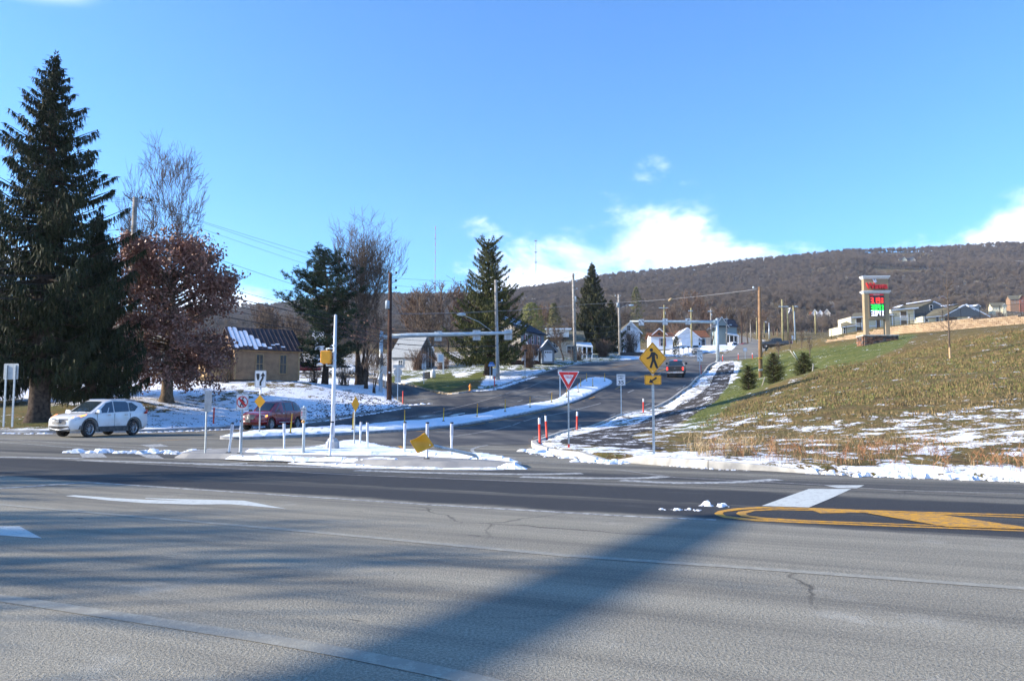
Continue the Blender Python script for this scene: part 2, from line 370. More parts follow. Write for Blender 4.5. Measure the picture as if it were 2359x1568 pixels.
def mat_asphalt_main():
    k = NT('asphalt_main', .85)
    a = k.dot(ROAD_DIR.y, -ROAD_DIR.x)
    ang = -math.atan2(ROAD_DIR.y, ROAD_DIR.x)
    streak = k.noise(1.0, 5, .6, stretch=(.05, 1.1, 1), rot=ang)
    streak2 = k.noise(1.0, 4, .6, stretch=(.12, 4.5, 1), rot=ang)
    blotch = k.noise(.35, 5, .6)
    aw = k.M('ADD', a, k.M('MULTIPLY', k.M('SUBTRACT', blotch, .5), 1.0))
    # lane tones plus one painted shadow strip: (distance across, lightness)
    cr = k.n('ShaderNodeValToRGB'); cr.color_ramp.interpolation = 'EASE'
    prof = LANE_SHADOW_PROFILE
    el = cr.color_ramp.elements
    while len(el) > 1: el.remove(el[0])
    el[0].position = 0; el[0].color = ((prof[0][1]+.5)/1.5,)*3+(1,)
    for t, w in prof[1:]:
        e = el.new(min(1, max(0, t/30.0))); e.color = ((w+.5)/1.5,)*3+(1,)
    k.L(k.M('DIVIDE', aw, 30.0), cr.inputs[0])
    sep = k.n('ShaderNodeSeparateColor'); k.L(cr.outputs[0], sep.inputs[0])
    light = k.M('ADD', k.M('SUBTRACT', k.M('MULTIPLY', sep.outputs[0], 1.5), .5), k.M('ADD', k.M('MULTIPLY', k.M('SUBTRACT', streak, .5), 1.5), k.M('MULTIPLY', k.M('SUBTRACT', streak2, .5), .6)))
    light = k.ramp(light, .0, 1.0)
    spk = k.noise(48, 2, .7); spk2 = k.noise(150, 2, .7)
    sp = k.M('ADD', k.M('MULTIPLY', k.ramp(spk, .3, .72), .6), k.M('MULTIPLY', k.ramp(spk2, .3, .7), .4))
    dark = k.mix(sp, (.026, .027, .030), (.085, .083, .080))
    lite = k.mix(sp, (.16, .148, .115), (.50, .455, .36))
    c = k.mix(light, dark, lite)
    # bright stone chips
    chip = k.ramp(k.noise(90, 1, .5), .70, .78)
    c = k.mix(k.M('MULTIPLY', chip, .5), c, (.5, .46, .40))
    fl = k.noise(2.2, 3, .55, stretch=(.5, 2.2, 1), rot=ang); c = k.mix(k.ramp(fl, .70, .74, 0, .75), c, (.045, .045, .045))
    vo = k.n('ShaderNodeTexVoronoi'); vo.feature = 'DISTANCE_TO_EDGE'; vo.inputs['Scale'].default_value = .45
    wv = k.n('ShaderNodeMix'); wv.data_type = 'VECTOR'; nz = k.n('ShaderNodeTexNoise'); nz.inputs['Scale'].default_value = 1.3; nz.inputs['Detail'].default_value = 6; k.L(k.pos, nz.inputs[0]); wv.inputs[0].default_value = .35; k.L(k.pos, wv.inputs[4]); k.L(nz.outputs['Color'], wv.inputs[5]); k.L(wv.outputs[1], vo.inputs['Vector'])
    crack = k.M('MULTIPLY', k.ramp(vo.outputs['Distance'], .0, .010, 1, 0), k.ramp(k.noise(.16, 2), .50, .60)); c = k.mix(k.M('MULTIPLY', crack, .7), c, (.05, .048, .045))
    c = k.mix(k.M('MULTIPLY', light, k.ramp(k.noise(.55, 6, .7), .56, .72, 0, .4)), c, (.52, .50, .44)); c = k.mix(k.ramp(k.noise(.8, 6, .7, stretch=(.3, 1.6, 1), rot=ang), .57, .70, 0, .45), c, (.12, .118, .112))
    k.col(c); k.rough(k.ramp(light, 0, 1, .75, .95))
    k.bump(k.M('ADD', spk, k.M('MULTIPLY', spk2, .5)), .8, .016)
    return k.m
def mat_asphalt_side():
    k = NT('asphalt_side', .8)
    tu = k.attr('track')
    sep = k.n('ShaderNodeSeparateXYZ'); k.L(k.pos, sep.inputs[0])
    n1 = k.noise(1, 5, .6, stretch=(.5, .09, 1), rot=R(-14)); n2 = k.noise(.25, 4)
    light = k.M('ADD', k.M('MULTIPLY', n1, .9), k.M('MULTIPLY', n2, .5))
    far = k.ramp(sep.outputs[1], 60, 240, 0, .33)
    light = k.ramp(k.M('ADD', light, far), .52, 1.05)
    spk = k.noise(45, 2, .7)
    dark = k.mix(spk, (.04, .041, .046), (.075, .075, .08))
    lite = k.mix(spk, (.15, .14, .12), (.27, .25, .215))
    k.col(k.mix(light, dark, lite)); k.bump(spk, .4, .01)
    return k.m
def mat_snow(name='snow', dirty=.0):
    k = NT(name, .55)
    n = k.noise(2.2, 6, .65); n2 = k.noise(14, 4, .6)
    c = k.mix(k.ramp(n, .35, .7), (.86, .88, .92), (.80, .82, .86))
    if dirty: c = k.mix(k.M('MULTIPLY', k.ramp(k.noise(5, 5, .7), .50, .68), dirty), c, (.36, .34, .31))
    k.col(c); k.bump(k.M('ADD', n, k.M('MULTIPLY', n2, .35)), .6, .06)
    k.b.inputs['Subsurface Weight'].default_value = 0.0
    return k.m
def snow_cover(k, sn, fine):
    sn_n = k.M('ADD', k.M('MULTIPLY', k.M('SUBTRACT', k.noise(1.1, 8, .68, stretch=(1, .75, 1)), .5), 2.6), k.M('MULTIPLY', k.M('SUBTRACT', fine, .5), 1.3))
    sm = k.ramp(k.M('ADD', sn, sn_n), .47, .58)
    snow = k.mix(k.ramp(k.noise(6, 5, .7), .5, .72), (.86, .88, .92), (.70, .70, .72))
    leaf = k.ramp(k.noise(16, 3, .6), .60, .69)       # fallen leaves and grass tips poking through
    return sm, k.mix(k.M('MULTIPLY', leaf, .5), snow, (.16, .09, .05))
def mat_ground():
    k = NT('ground_mixed', .95)
    sn, gr, dr = k.attr('snow'), k.attr('green'), k.attr('dirt')
    big = k.noise(.12, 4, .6); mid = k.noise(.9, 6, .62); fine = k.noise(9, 5, .65); tuft = k.noise(3.4, 4, .6)
    tan = k.mix(k.ramp(mid, .38, .64), (.19, .13, .048), (.085, .055, .028))
    tan = k.mix(k.ramp(fine, .46, .66, 0, .6), tan, (.31, .215, .09))
    tan = k.mix(k.ramp(tuft, .46, .60, 0, .8), tan, (.095, .095, .026))
    green = k.mix(k.ramp(mid, .35, .66), (.062, .092, .020), (.13, .14, .038))
    green = k.mix(k.ramp(fine, .42, .62, 0, .5), green, (.19, .175, .075))
    c = k.mix(k.ramp(k.M('ADD', gr, k.M('MULTIPLY', k.M('SUBTRACT', mid, .5), .9)), .35, .65), tan, green)
    soil = k.mix(k.ramp(fine, .4, .6), (.035, .03, .028), (.11, .085, .065))
    c = k.mix(k.ramp(k.M('ADD', dr, k.M('MULTIPLY', k.M('SUBTRACT', fine, .5), 1.1)), .4, .6), c, soil)
    sm, snow = snow_cover(k, sn, fine)
    c = k.mix(sm, c, snow)
    k.col(c); k.rough(k.ramp(sm, 0, 1, .95, .6))
    h = k.M('ADD', k.M('MULTIPLY', fine, k.ramp(sm, 0, 1, 1.0, .25)), k.M('ADD', k.M('MULTIPLY', tuft, .8), k.M('MULTIPLY', sm, .35)))
    k.bump(h, .9, .09)
    return k.m
# ------------------------------------------------------------------ clipped, draped sheets
def clip_half(poly, ax, val_, keep_greater):
    out = []; n = len(poly)
    for i in range(n):
        a = poly[i]; b = poly[(i+1) % n]
        ia = (a[ax] >= val_) if keep_greater else (a[ax] <= val_); ib = (b[ax] >= val_) if keep_greater else (b[ax] <= val_)
        if ia: out.append(a)
        if ia != ib:
            t = (val_-a[ax])/(b[ax]-a[ax]); out.append((a[0]+(b[0]-a[0])*t, a[1]+(b[1]-a[1])*t))
    return out
def sheet(name, poly, dz, mats, cx=2.0, cy=2.0, parent=None, zf=None):
    poly = [tuple(p[:2]) for p in poly]
    xs = [p[0] for p in poly]; x0, x1 = min(xs), max(xs)
    V, F, key = [], [], {}
    def vid(p):
        kk = (round(p[0], 4), round(p[1], 4))
        if kk not in key: key[kk] = len(V); V.append(kk)
        return key[kk]
    x = x0
    while x < x1:
        st = clip_half(clip_half(poly, 0, x, True), 0, x+cx, False)
        if len(st) > 2:
            yy = [p[1] for p in st]; y = min(yy); ymax = max(yy)
            while y < ymax:
                ce = clip_half(clip_half(st, 1, y, True), 1, y+cy, False)
                if len(ce) > 2:
                    ids = []
                    for p in ce:
                        i = vid(p)
                        if not ids or (ids[-1] != i and ids[0] != i): ids.append(i)
                    if len(ids) > 2: F.append(ids)
                y += cy
        x += cx
    arr = np.array(V); z = (zf or zt)(arr[:, 0], arr[:, 1]) + dz
    me = bpy.data.meshes.new(name); me.from_pydata([(a, b, float(c)) for (a, b), c in zip(V, z)], [], F); me.update()
    bm = bmesh.new(); bm.from_mesh(me); bmesh.ops.recalc_face_normals(bm, faces=bm.faces)
    for f in bm.faces:
        if f.normal.z < 0: f.normal_flip()
    bm.to_mesh(me); bm.free()
    return link(name, me, parent, mats)
def resample(p, step):
    out = [Vector(p[0][:2])]
    for a, b in zip(p[:-1], p[1:]):
        a = Vector(a[:2]); b = Vector(b[:2]); n = max(1, int((b-a).length/step))
        for i in range(1, n+1): out.append(a+(b-a)*i/n)
    return out
def strip(name, pts_, w, dz, mats, parent=None, step=2.0, mb=None):
    p = resample(pts_, step); own = mb is None; mb = mb or MB()
    V = []
    for i in range(len(p)):
        d = (p[min(i+1, len(p)-1)]-p[max(i-1, 0)]).normalized(); nrm = Vector((-d.y, d.x))
        ww = w if isinstance(w, (int, float)) else w[0]+(w[1]-w[0])*i/(len(p)-1)
        for s in (-.5, .5):
            q = p[i]+nrm*ww*s; V.append((q.x, q.y, float(zt(q.x, q.y))+dz))
    mb.add(V, [(2*i, 2*i+2, 2*i+3, 2*i+1) for i in range(len(p)-1)])
    if own:
        o = mb.build(name, mats, parent); 
        return o
def up_normals(me):
    bm = bmesh.new(); bm.from_mesh(me)
    for f in bm.faces:
        if f.normal.z < 0: f.normal_flip()
    bm.to_mesh(me); bm.free()
# ------------------------------------------------------------------ ground and roads
def lin(a, b, s): return list(np.arange(a, b, s))
gx = lin(-44, 44, .4)
q = 44.0; st = .5
while q < 1800: gx.append(q); gx.insert(0, -q if -q < gx[0] else gx[0]-st); q += st; st *= 1.07
gx = np.array(sorted(set(np.round(gx, 3))))
gy = lin(-60, 10, 3)+lin(10, 62, .4)+lin(62, 112, .8)
q = 112.0; st = .9
while q < 2000: gy.append(q); q += st; st = min(st*1.035, 28)
gy = np.array(gy)
GX, GY = np.meshgrid(gx, gy); GZ = zt(GX, GY)
CROSS_L = [(941,937),(905,912),(872,884),(800,868),(640,858)]
CROSS_R = [(620,851),(780,860),(860,871),(922,885),(977,896.5),(1041,908)]
eL = smooth_line(H(EDGE_L), 5); eY = smooth_line(H(EDGE_Y), 5); eR = smooth_line(H(EDGE_R), 5)
KERB_N = [(1223,1024),(1228,1033),(1262,1044),(1298,1051),(1399,1060),(1474,1068),(1562,1074),(1651,1080),(1746,1083),(1896,1092),(2067,1098),(2237,1104),(2359,1109),(2560,1122)]
kN = smooth_line(H(KERB_N), 4)
farL = [(-60, 42.6), (-38, 42.9)]
MAIN = [(-140, 42.6)] + farL + eL[:21] + [eR[0]] + kN + [(40, -60), (-140, -60)]
crest = [(85, 460), (97, 460)]
SIDE = eL[18:] + [tuple(hit(1041, 908)[:2])] + eY[1:] + [(eY[-1][0]+6, 365), (eY[-1][0]+14, 365), (eR[-1][0]+4, 365)] + eR[::-1] + [(eR[0][0]-6, eR[0][1]-1)]
CROSS = H(CROSS_L) + H(CROSS_R) + [tuple(hit(1041,908)[:2])]
cxc = hit(985, 925); CROSS = H(CROSS_L)[::-1] + [(cxc.x, cxc.y)] + H(CROSS_R)[::-1]
def inside(poly, x, y):
    x = np.asarray(x); y = np.asarray(y); r = np.zeros(x.shape, bool); n = len(poly)
    for i in range(n):
        (x0, y0), (x1, y1) = poly[i][:2], poly[(i+1) % n][:2]
        if y0 == y1: continue
        c = ((y0 > y) != (y1 > y)) & (x < (x1-x0)*(y-y0)/(y1-y0)+x0); r ^= c
    return r
def dist_poly(poly, x, y, closed=True):
    d = np.full(x.shape, 1e9); n = len(poly)
    for i in range(n if closed else n-1):
        (x0, y0), (x1, y1) = poly[i][:2], poly[(i+1) % n][:2]
        L2 = (x1-x0)**2+(y1-y0)**2+1e-9
        t = np.clip(((x-x0)*(x1-x0)+(y-y0)*(y1-y0))/L2, 0, 1)
        d = np.minimum(d, np.hypot(x-x0-t*(x1-x0), y-y0-t*(y1-y0)))
    return d
ins = inside(MAIN, GX, GY) | inside(SIDE, GX, GY) | inside(CROSS, GX, GY)
near = (GY < 380) & (np.abs(GX) < 130)
sd = np.full(GX.shape, 50.0)
nx, ny = GX[near], GY[near]
dd = np.minimum(np.minimum(dist_poly(MAIN, nx, ny), dist_poly(SIDE, nx, ny)), dist_poly(CROSS, nx, ny))
# distances to inner, shared borders do not matter: those points are inside the union
sd[near] = dd
sd = np.where(ins, -sd, sd)
cell = np.maximum(np.gradient(gx)[None, :]+0*GX, np.gradient(gy)[:, None]+0*GY)
thr = np.maximum(.32, cell*.8)
off = np.where(ins, -.10-.12*np.clip((GY-60)/60, 0, 4), .12)
off = np.where((~ins) & (sd < thr), -.06-.1*np.clip((GY-80)/60, 0, 4), off)
far_off = np.clip((GY-120)/100, 0, 1)
GZ2 = GZ + off
# --- patches of snow, green grass and bare soil, as they lie on this land (looked up in the photograph)
PU, PV = proj(GX, GY, GZ)
def blob(l, soft=10.0):
    """soft union of polygons given in the reading frame"""
    r = np.zeros(GX.shape)
    for poly in l:
        i = inside(poly, PU, PV); d = dist_poly(poly, PU, PV)
        r = np.maximum(r, np.clip(.5+np.where(i, d, -d)/soft, 0, 1))
    return r
vis = (GY > 8) & (GY < 400)
snow = np.full(GX.shape, .12); green = np.full(GX.shape, .3); dirt = np.zeros(GX.shape)
def put(a, m, val_): a[:] = a*(1-m)+val_*m
# left bank
put(snow, blob([[(-400,860),(0,880),(200,868),(500,860),(760,862),(880,850),(945,930),(900,960),(700,985),(340,1000),(-400,1010)]], 12), .80)
put(snow, blob([[(-400,850),(200,850),(520,850),(700,858),(760,862),(700,878),(300,890),(0,890),(-400,890)]], 8), .75)
put(snow, blob([[(480,905),(640,893),(640,925),(330,960),(200,950)]], 30), .55)
put(snow, blob([[(-400,925),(60,925),(130,932),(210,945),(150,985),(60,992),(-400,1000)]], 14), .12); put(green, blob([[(-400,925),(60,925),(130,932),(210,945),(150,985),(-400,1000)]], 14), .45)
put(dirt, blob([[(-400,930),(60,925),(220,935),(190,980),(60,980),(-400,980)]], 14), .42)
put(snow, blob([[(600,940),(720,935),(900,925),(942,935),(830,958),(620,985),(560,985)]], 10), .88)
put(snow, blob([[(560,878),(730,880),(740,900),(560,893)]], 8), .5)
# yard behind the cross street
YARD = [(922,884),(1041,907),(1131,896),(1186,879),(1253,858),(1305,843),(1376,834),(1440,829),(1440,815),(1300,815),(1200,825),(1100,840),(1000,850),(900,858),(900,880)]
put(snow, blob([YARD], 6), .05); put(green, blob([YARD], 6), .75)
put(green, blob([[(1030,905),(1090,880),(1150,870),(1130,884),(1060,904)]], 10), .2)
put(snow, blob([[(1040,862),(1075,848),(1110,846),(1085,868),(1050,872)], [(905,882),(975,868),(985,876),(940,886)],
                [(1100,898),(1186,880),(1253,859),(1305,845),(1376,835),(1480,828),(1620,815),(1620,805),(1440,812),(1350,824),(1270,836),(1180,845),(1120,862),(1110,880)]], 8), .80)
put(snow, blob([[(1180,845),(1230,838),(1230,843),(1185,852)]], 6), .4)
put(snow, blob([[(1440,830),(1540,820),(1640,812),(1700,801),(1757,787),(1750,780),(1640,790),(1540,800),(1440,812)]], 6), .9)
# right: verge, path border, hill
HILLG = [(1600,950),(1700,870),(1690,835),(1800,815),(2000,790),(2110,775),(2000,830),(1900,850),(1800,880),(1700,920),(1640,990),(1560,1000)]
put(green, blob([HILLG], 22), .78)
put(green, blob([[(1850,832),(1960,800),(2100,775),(2075,800),(1960,840),(1860,850)]], 12), 1.25)
put(green, blob([[(2000,850),(2400,780),(2400,880),(2100,900),(1850,930)]], 60), .36)
PATHB = [(1262,1006),(1331,988),(1397,969),(1448,951),(1514,935),(1545,921),(1578,897),(1607,871),(1631,847),(1655,833),(1710,833),(1700,870),(1660,910),(1600,950),(1520,985),(1450,1000),(1540,1040),(1500,1050),(1380,1052),(1260,1040),(1225,1026)]
put(snow, blob([PATHB], 6), .62)
put(snow, blob([[(1450,1000),(1560,975),(1700,960),(1820,960),(1800,1000),(1650,1010),(1560,1000),(1540,1040),(1450,1035)]], 25), .40)
put(snow, blob([[(1760,940),(1830,925),(1850,960),(1700,1000),(1640,1000)], [(1840,920),(1885,915),(1880,950),(1830,955)]], 20), .38)
put(snow, blob([[(1540,1040),(1700,1000),(1900,975),(2100,950),(2359,930),(2700,930),(2700,1130),(2359,1108),(2067,1097),(1896,1090),(1700,1080),(1540,1060)]], 30), .37)
put(snow, blob([[(2100,1010),(2250,990),(2359,1010),(2359,1050),(2200,1060)]], 30), .52)
put(snow, blob([[(1900,1090),(2067,1080),(2237,1088),(2700,1100),(2700,1130),(2359,1109),(2067,1098)]], 7), .9)
put(snow, blob([[(1430,1050),(1500,1046),(1700,1062),(1880,1080),(1900,1090),(1700,1078),(1560,1072),(1474,1066)]], 6), .72)
put(dirt, blob([[(1550,1050),(2359,1085),(2359,1100),(1900,1085)]], 10), .25)
# far land: patchy snow, brown wood floor
fm = _smooth((GY-300)/120)
farsn = .20+.14*np.sin(GX/55.0+GY/31.0)*np.sin(GY/47.0-GX/90.0)
snow = snow*(1-fm)+farsn*fm; green = green*(1-fm)+.15*fm; dirt = dirt*(1-fm)+.45*fm
put(snow, ((GY > 95) & (GY < 320) & (PU < 1430)).astype(float), .42)
snow = np.where(sd < .5, np.minimum(snow, .9), snow)
me = bpy.data.meshes.new('ground')
ny_, nx_ = GX.shape
idx = np.arange(nx_*ny_).reshape(ny_, nx_)
fq = np.stack([idx[:-1, :-1], idx[:-1, 1:], idx[1:, 1:], idx[1:, :-1]], -1).reshape(-1, 4)
me.from_pydata(np.stack([GX, GY, GZ2], -1).reshape(-1, 3).tolist(), [], fq.tolist())
me.polygons.foreach_set('use_smooth', [True]*len(fq))
for nm, a in (('snow', snow), ('green', green), ('dirt', dirt)):
    at_ = me.attributes.new(nm, 'FLOAT', 'POINT'); at_.data.foreach_set('value', a.ravel().astype(np.float32))
me.update()
ground = link('ground', me, None, mat_ground()); tag(ground, kind='structure')
# --- across-profile of the main road, read along u = 1180 and the left edge: (metres across, lightness)
def acr(u, v): return across(hit(u, v))
LANE_SHADOW_PROFILE = sorted([(0.0, .80), (acr(1180, 1300), .74), (acr(850, 1152), .66), (acr(850, 1144), .02), (acr(850, 1118), .10), (acr(700, 1108), -.35), (acr(700, 1092), -.35),  # darkest strip within the dark lane: a cast shadow painted into the asphalt colour
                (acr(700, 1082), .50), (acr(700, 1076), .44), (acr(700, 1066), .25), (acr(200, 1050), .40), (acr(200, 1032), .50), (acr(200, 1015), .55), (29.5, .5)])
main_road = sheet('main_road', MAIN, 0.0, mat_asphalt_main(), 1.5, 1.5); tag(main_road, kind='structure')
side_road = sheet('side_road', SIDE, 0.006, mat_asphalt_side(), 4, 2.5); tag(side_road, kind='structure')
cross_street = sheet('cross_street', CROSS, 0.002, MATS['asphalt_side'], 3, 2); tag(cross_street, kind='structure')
vg = [(-37, -3), (-16.5, -3), (-15.6, 6), (-17.5, 15), (-37, 17)]
# --- path on the right
k = NT('asphalt_path', .9); f2 = k.noise(9, 5, .65); sm_, sc_ = snow_cover(k, .27, f2)
c_ = k.mix(sm_, k.mix(k.noise(30, 3, .6), (.022, .021, .022), (.085, .075, .065)), sc_); k.col(c_); k.bump(f2, .6, .05)
PATH = [(1690,838),(1665,842),(1650,858),(1640,880),(1622,900),(1600,918),(1560,938),(1515,958),(1462,982),(1400,992),(1350,1003),(1310,1014),(1290,1027),(1330,1031),(1400,1037),(1470,1042),(1530,1046),(1500,1032),(1455,1014),(1470,1003),(1530,990),(1590,965),(1640,935),(1665,905),(1680,880),(1690,858)]
footpath = sheet('path', smooth_line(H(PATH), 3, True), .135, k.m, .5, .5); tag(footpath, kind='structure')
for o in (footpath,): pass
# --- kerbs: chains of concrete pieces
M_CONC = mat('concrete_kerb', (.50, .47, .41), .85, var=.12, scale=3, bump=.3, bscale=30, dirt=(.30, .29, .27))
M_CONC2 = mat('concrete_grey', (.36, .36, .36), .85, var=.12, scale=3, bump=.3, bscale=30, dirt=(.22, .22, .22))
def kerb(pl, side, name='kerb', piece=3.0, w=.18, h=.15, m=None, gap=.02, taper=(0, 0)):
    """kerb stones along a plan line; side=+1: body on the left of the line direction"""
    root = thing(name, None, None, kind='structure'); 
    p = resample(pl, .6); L = [0]
    for a, b in zip(p[:-1], p[1:]): L.append(L[-1]+(b-a).length)
    tot = L[-1]; npc = max(1, int(tot/piece)); L = np.array(L)
    X = np.array([q.x for q in p]); Y = np.array([q.y for q in p])
    for i in range(npc):
        a, b = i*tot/npc+gap/2, (i+1)*tot/npc-gap/2
        ts = np.linspace(a, b, max(2, int((b-a)/.75)+1))
        xs = np.interp(ts, L, X); ys = np.interp(ts, L, Y)
        V = []
        for j in range(len(ts)):
            e = .05; dx = np.interp(ts[j]+e, L, X)-np.interp(ts[j]-e, L, X); dy = np.interp(ts[j]+e, L, Y)-np.interp(ts[j]-e, L, Y)
            l = math.hypot(dx, dy) or 1; nx2, ny2 = -dy/l*side, dx/l*side
            hh = h
            if taper[0]: hh *= min(1, .12+ts[j]/taper[0])
            if taper[1]: hh *= min(1, .12+(tot-ts[j])/taper[1])
            z0 = float(zt(xs[j], ys[j]))
            for o_, zz in ((0, -.12), (.015, hh-.02), (.035, hh), (w, hh), (w, -.12)):
                V.append((xs[j]+nx2*o_, ys[j]+ny2*o_, z0+zz))
        n = len(ts); F = []
        for j in range(n-1):
            for q in range(4): F.append((j*5+q, (j+1)*5+q, (j+1)*5+q+1, j*5+q+1))
        F.append((0, 1, 2, 3, 4)); F.append(tuple(range((n-1)*5+4, (n-1)*5-1, -1)))
        me_ = bpy.data.meshes.new('kerb_stone'); me_.from_pydata(V, [], F); fix_normals(me_)
        link('kerb_stone', me_, root, m or M_CONC)
    return root
kerb([(-60, 42.6), (-38, 42.9)]+eL, 1, piece=3.0, m=M_CONC2)
k1 = H([(1041,908),(1076,904),(1131,897),(1186,880),(1253,859),(1305,845),(1376,835),(1440,831),(1537,821)]); kerb(smooth_line(k1, 4), 1, piece=3.0, m=M_CONC2)
kerb(smooth_line(H([(922,885),(977,896.5),(1010,903),(1041,908)]), 4), 1, piece=2.5, h=.12, m=mat('concrete_warm', (.42, .33, .22), .9, var=.15, scale=4))
kerb(eR[:-20], -1, piece=3.0, m=M_CONC)
kerb(smooth_line(H([(1223,1024),(1228,1033),(1262,1044),(1298,1051),(1385,1059)]), 4), 1, piece=2.4, taper=(0, .5), w=.2, h=.17)
kerb(smooth_line(H([(1415,1061),(1474,1068),(1562,1074),(1651,1080),(1746,1083),(1896,1092),(1960,1094)]), 4), 1, piece=3.0, taper=(1.2, 3.5), w=.2, h=.19)
# --- island and median: concrete body with snow on top
def slab(name, poly, dz, h, mats, parent=None, inset=.12, cell_=1.0):
    """closed body following the ground: sloping side and flat top"""
    poly = [Vector(p[:2]) for p in poly]; n = len(poly)
    area = sum(poly[i].x*poly[(i+1) % n].y-poly[(i+1) % n].x*poly[i].y for i in range(n))
    if area < 0: poly = poly[::-1]
    ins_ = []
    for i in range(n):
        a, b, c = poly[i-1], poly[i], poly[(i+1) % n]
        d = ((b-a).normalized()+(c-b).normalized())
        d = d.normalized() if d.length > 1e-6 else (c-b).normalized()
        ins_.append(b+Vector((-d.y, d.x))*inset)
    V = [(q.x, q.y, float(zt(q.x, q.y))+dz-.05) for q in poly]+[(q.x, q.y, float(zt(q.x, q.y))+dz+h) for q in ins_]
    me_ = bpy.data.meshes.new(name)
    F = [(i, (i+1) % n, (i+1) % n+n, i+n) for i in range(n)]
    me_.from_pydata(V, [], F+[tuple(range(n, 2*n))]); 
    bm = bmesh.new(); bm.from_mesh(me_); bmesh.ops.triangulate(bm, faces=[f for f in bm.faces if len(f.verts) > 4]); bm.to_mesh(me_); bm.free()
    return link(name, me_, parent, mats)
ISL = [(395,1055),(430,1046),(500,1041),(600,1038),(700,1034),(765,1025),(825,1022),(862,1028),(900,1037),(935,1044),(1010,1048),(1100,1055),(1165,1064),(1205,1078),
       (1180,1079),(1100,1079),(1000,1077),(900,1074),(800,1069),(700,1064),(600,1060),(500,1057)]
isl = smooth_line(H(ISL), 3, True)
island = slab('traffic_island', isl, 0, .13, mat('island_concrete', (.30, .285, .26), .85, var=.15, scale=1.6, bump=.3, dirt=(.22, .22, .22)), inset=.3); tag(island, kind='structure')
tag(slab('verge', smooth_line(vg, 3, True), 0, .13, MATS['ground_mixed'], inset=.1), kind='structure')
M_SNOW = mat_snow('snow'); M_SNOWD = mat_snow('snow_dirty', .8)
_sr = np.random.default_rng(12); _sw = [(_sr.uniform(0, 6.3), _sr.uniform(0, 6.3), f_, a_) for f_, a_ in ((1.3,.35),(2.1,.3),(3.7,.25),(6.1,.2),(9.7,.16),(14,.12),(19,.09)) for _ in (0, 1)]
def lumps(x, y): return sum(np.sin((x*math.cos(a)+y*math.sin(a))*f+p)*w for a, p, f, w in _sw)
def snow_sheet(pl, base, h, edge=.3, cell_=.25, m=None, noise=.35):
    """snow lying in the outline: tapers to nothing at its rim, lumpy on top"""
    def zf(x, y):
        d = dist_poly(pl, x, y); g = _smooth(d/edge)
        return zt(x, y)+base-.01+(h+.01)*g*(1+noise*lumps(x, y))
    return tag(sheet('snow', pl, 0, m or M_SNOW, cell_, cell_, zf=zf), kind='stuff')
def snow_slab(name, px, dz, h=.05, parent=None, m=None, inset=.10, rough_edge=.05, seed=1):
    rr = random.Random(seed); p = resample(smooth_line(H(px), 3, True)+[H(px[:1])[0]], .2)[:-1]
    p = [q+Vector((rr.uniform(-1, 1), rr.uniform(-1, 1)))*rough_edge for q in p]
    return snow_sheet([(q.x, q.y) for q in p], dz+.008, h, max(.08, inset), .18, m)
s1 = snow_slab('snow', [(560,1048),(700,1046),(760,1029),(825,1024.5),(860,1031),(905,1042),(950,1047),(1010,1050),(1100,1058),(1160,1066),(1195,1076),(1140,1071),(1050,1066),(960,1060),(900,1059),(800,1059),(700,1057),(620,1056)], .13, .055, seed=2)
s2 = snow_slab('snow', [(520,1060),(560,1058),(700,1061.5),(850,1064),(925,1067.5),(915,1071),(820,1068.5),(700,1065.5),(600,1063.5)], .04, .10, seed=3)
s3 = snow_slab('snow', [(640,1065),(800,1071),(900,1076),(1000,1078),(1190,1080),(1150,1081.5),(1000,1081),(880,1078.5),(760,1073)], .0, .05, seed=4, m=M_SNOWD)
s3b = snow_slab('snow', [(1150,1071),(1200,1075),(1218,1080),(1180,1080.5),(1140,1078)], .0, .16, seed=14, inset=.3)
MED = [(505,1011),(530,1007.5),(560,1002),(659,995),(791,986),(935,974),(1053,963),(1141,949),(1208,935),(1274,924),(1300,909),(1329,889),(1351,874),(1385,872),(1405,876),(1409,885),(1380,900),(1350,915),(1296,935),(1230,949),(1119,971),(979,989),(870,997),(770,1003),(637,1009.5),(560,1012)]
md = smooth_line(H(MED), 3, True)
median = slab('median', md, .006, .13, M_CONC2, inset=.05); tag(median, kind='structure')
mdc = [Vector(q) for q in md]
s4 = snow_sheet(md, .12, .10, .35, .4)
# ploughed snow ridges: lumpy chains
def ridge(px, w=.25, h=.12, seed=1, m=None, step=.06, lump=.9, base=0.0):
    rr = random.Random(seed); mb = MB(); p = resample(H(px), .22)
    for q in p:
        for _ in range(7):
            c = q+Vector((rr.gauss(0, w*.45), rr.gauss(0, w*.45))); r = (.12+.88*rr.random()**3)*w*.55; z = float(zt(c.x, c.y))+base
            hh = r*rr.uniform(.4, 1.5)*h/w*1.7
            vs = [(c.x, c.y, z+hh*.92)]; n = 6; hh = min(hh, .16)
            for ring, (fr, fh) in enumerate(((.6, .82), (1.0, -.05))):
                for a in range(n):
                    t = a*2*math.pi/n+rr.uniform(-.3, .3); f_ = fr*rr.uniform(.8, 1.2)
                    vs.append((c.x+math.cos(t)*r*f_, c.y+math.sin(t)*r*f_, z+hh*fh*rr.uniform(.7, 1.15)))
            fs = [(0, 1+a, 1+(a+1) % n) for a in range(n)]+[(1+a, 1+n+a, 1+n+(a+1) % n, 1+(a+1) % n) for a in range(n)]
            mb.add(vs, fs)
    o = mb.build('snow', m or M_SNOWD); tag(o, kind='stuff'); return o
ridge([(162,1041),(260,1042),(420,1044),(520,1045)], .42, .13, 1)
ridge([(440,1041),(600,1040),(700,1036),(765,1029)], .30, .09, 2)
ridge([(1215,1036),(1260,1048),(1330,1056),(1420,1064)], .35, .10, 3, m=M_SNOW)
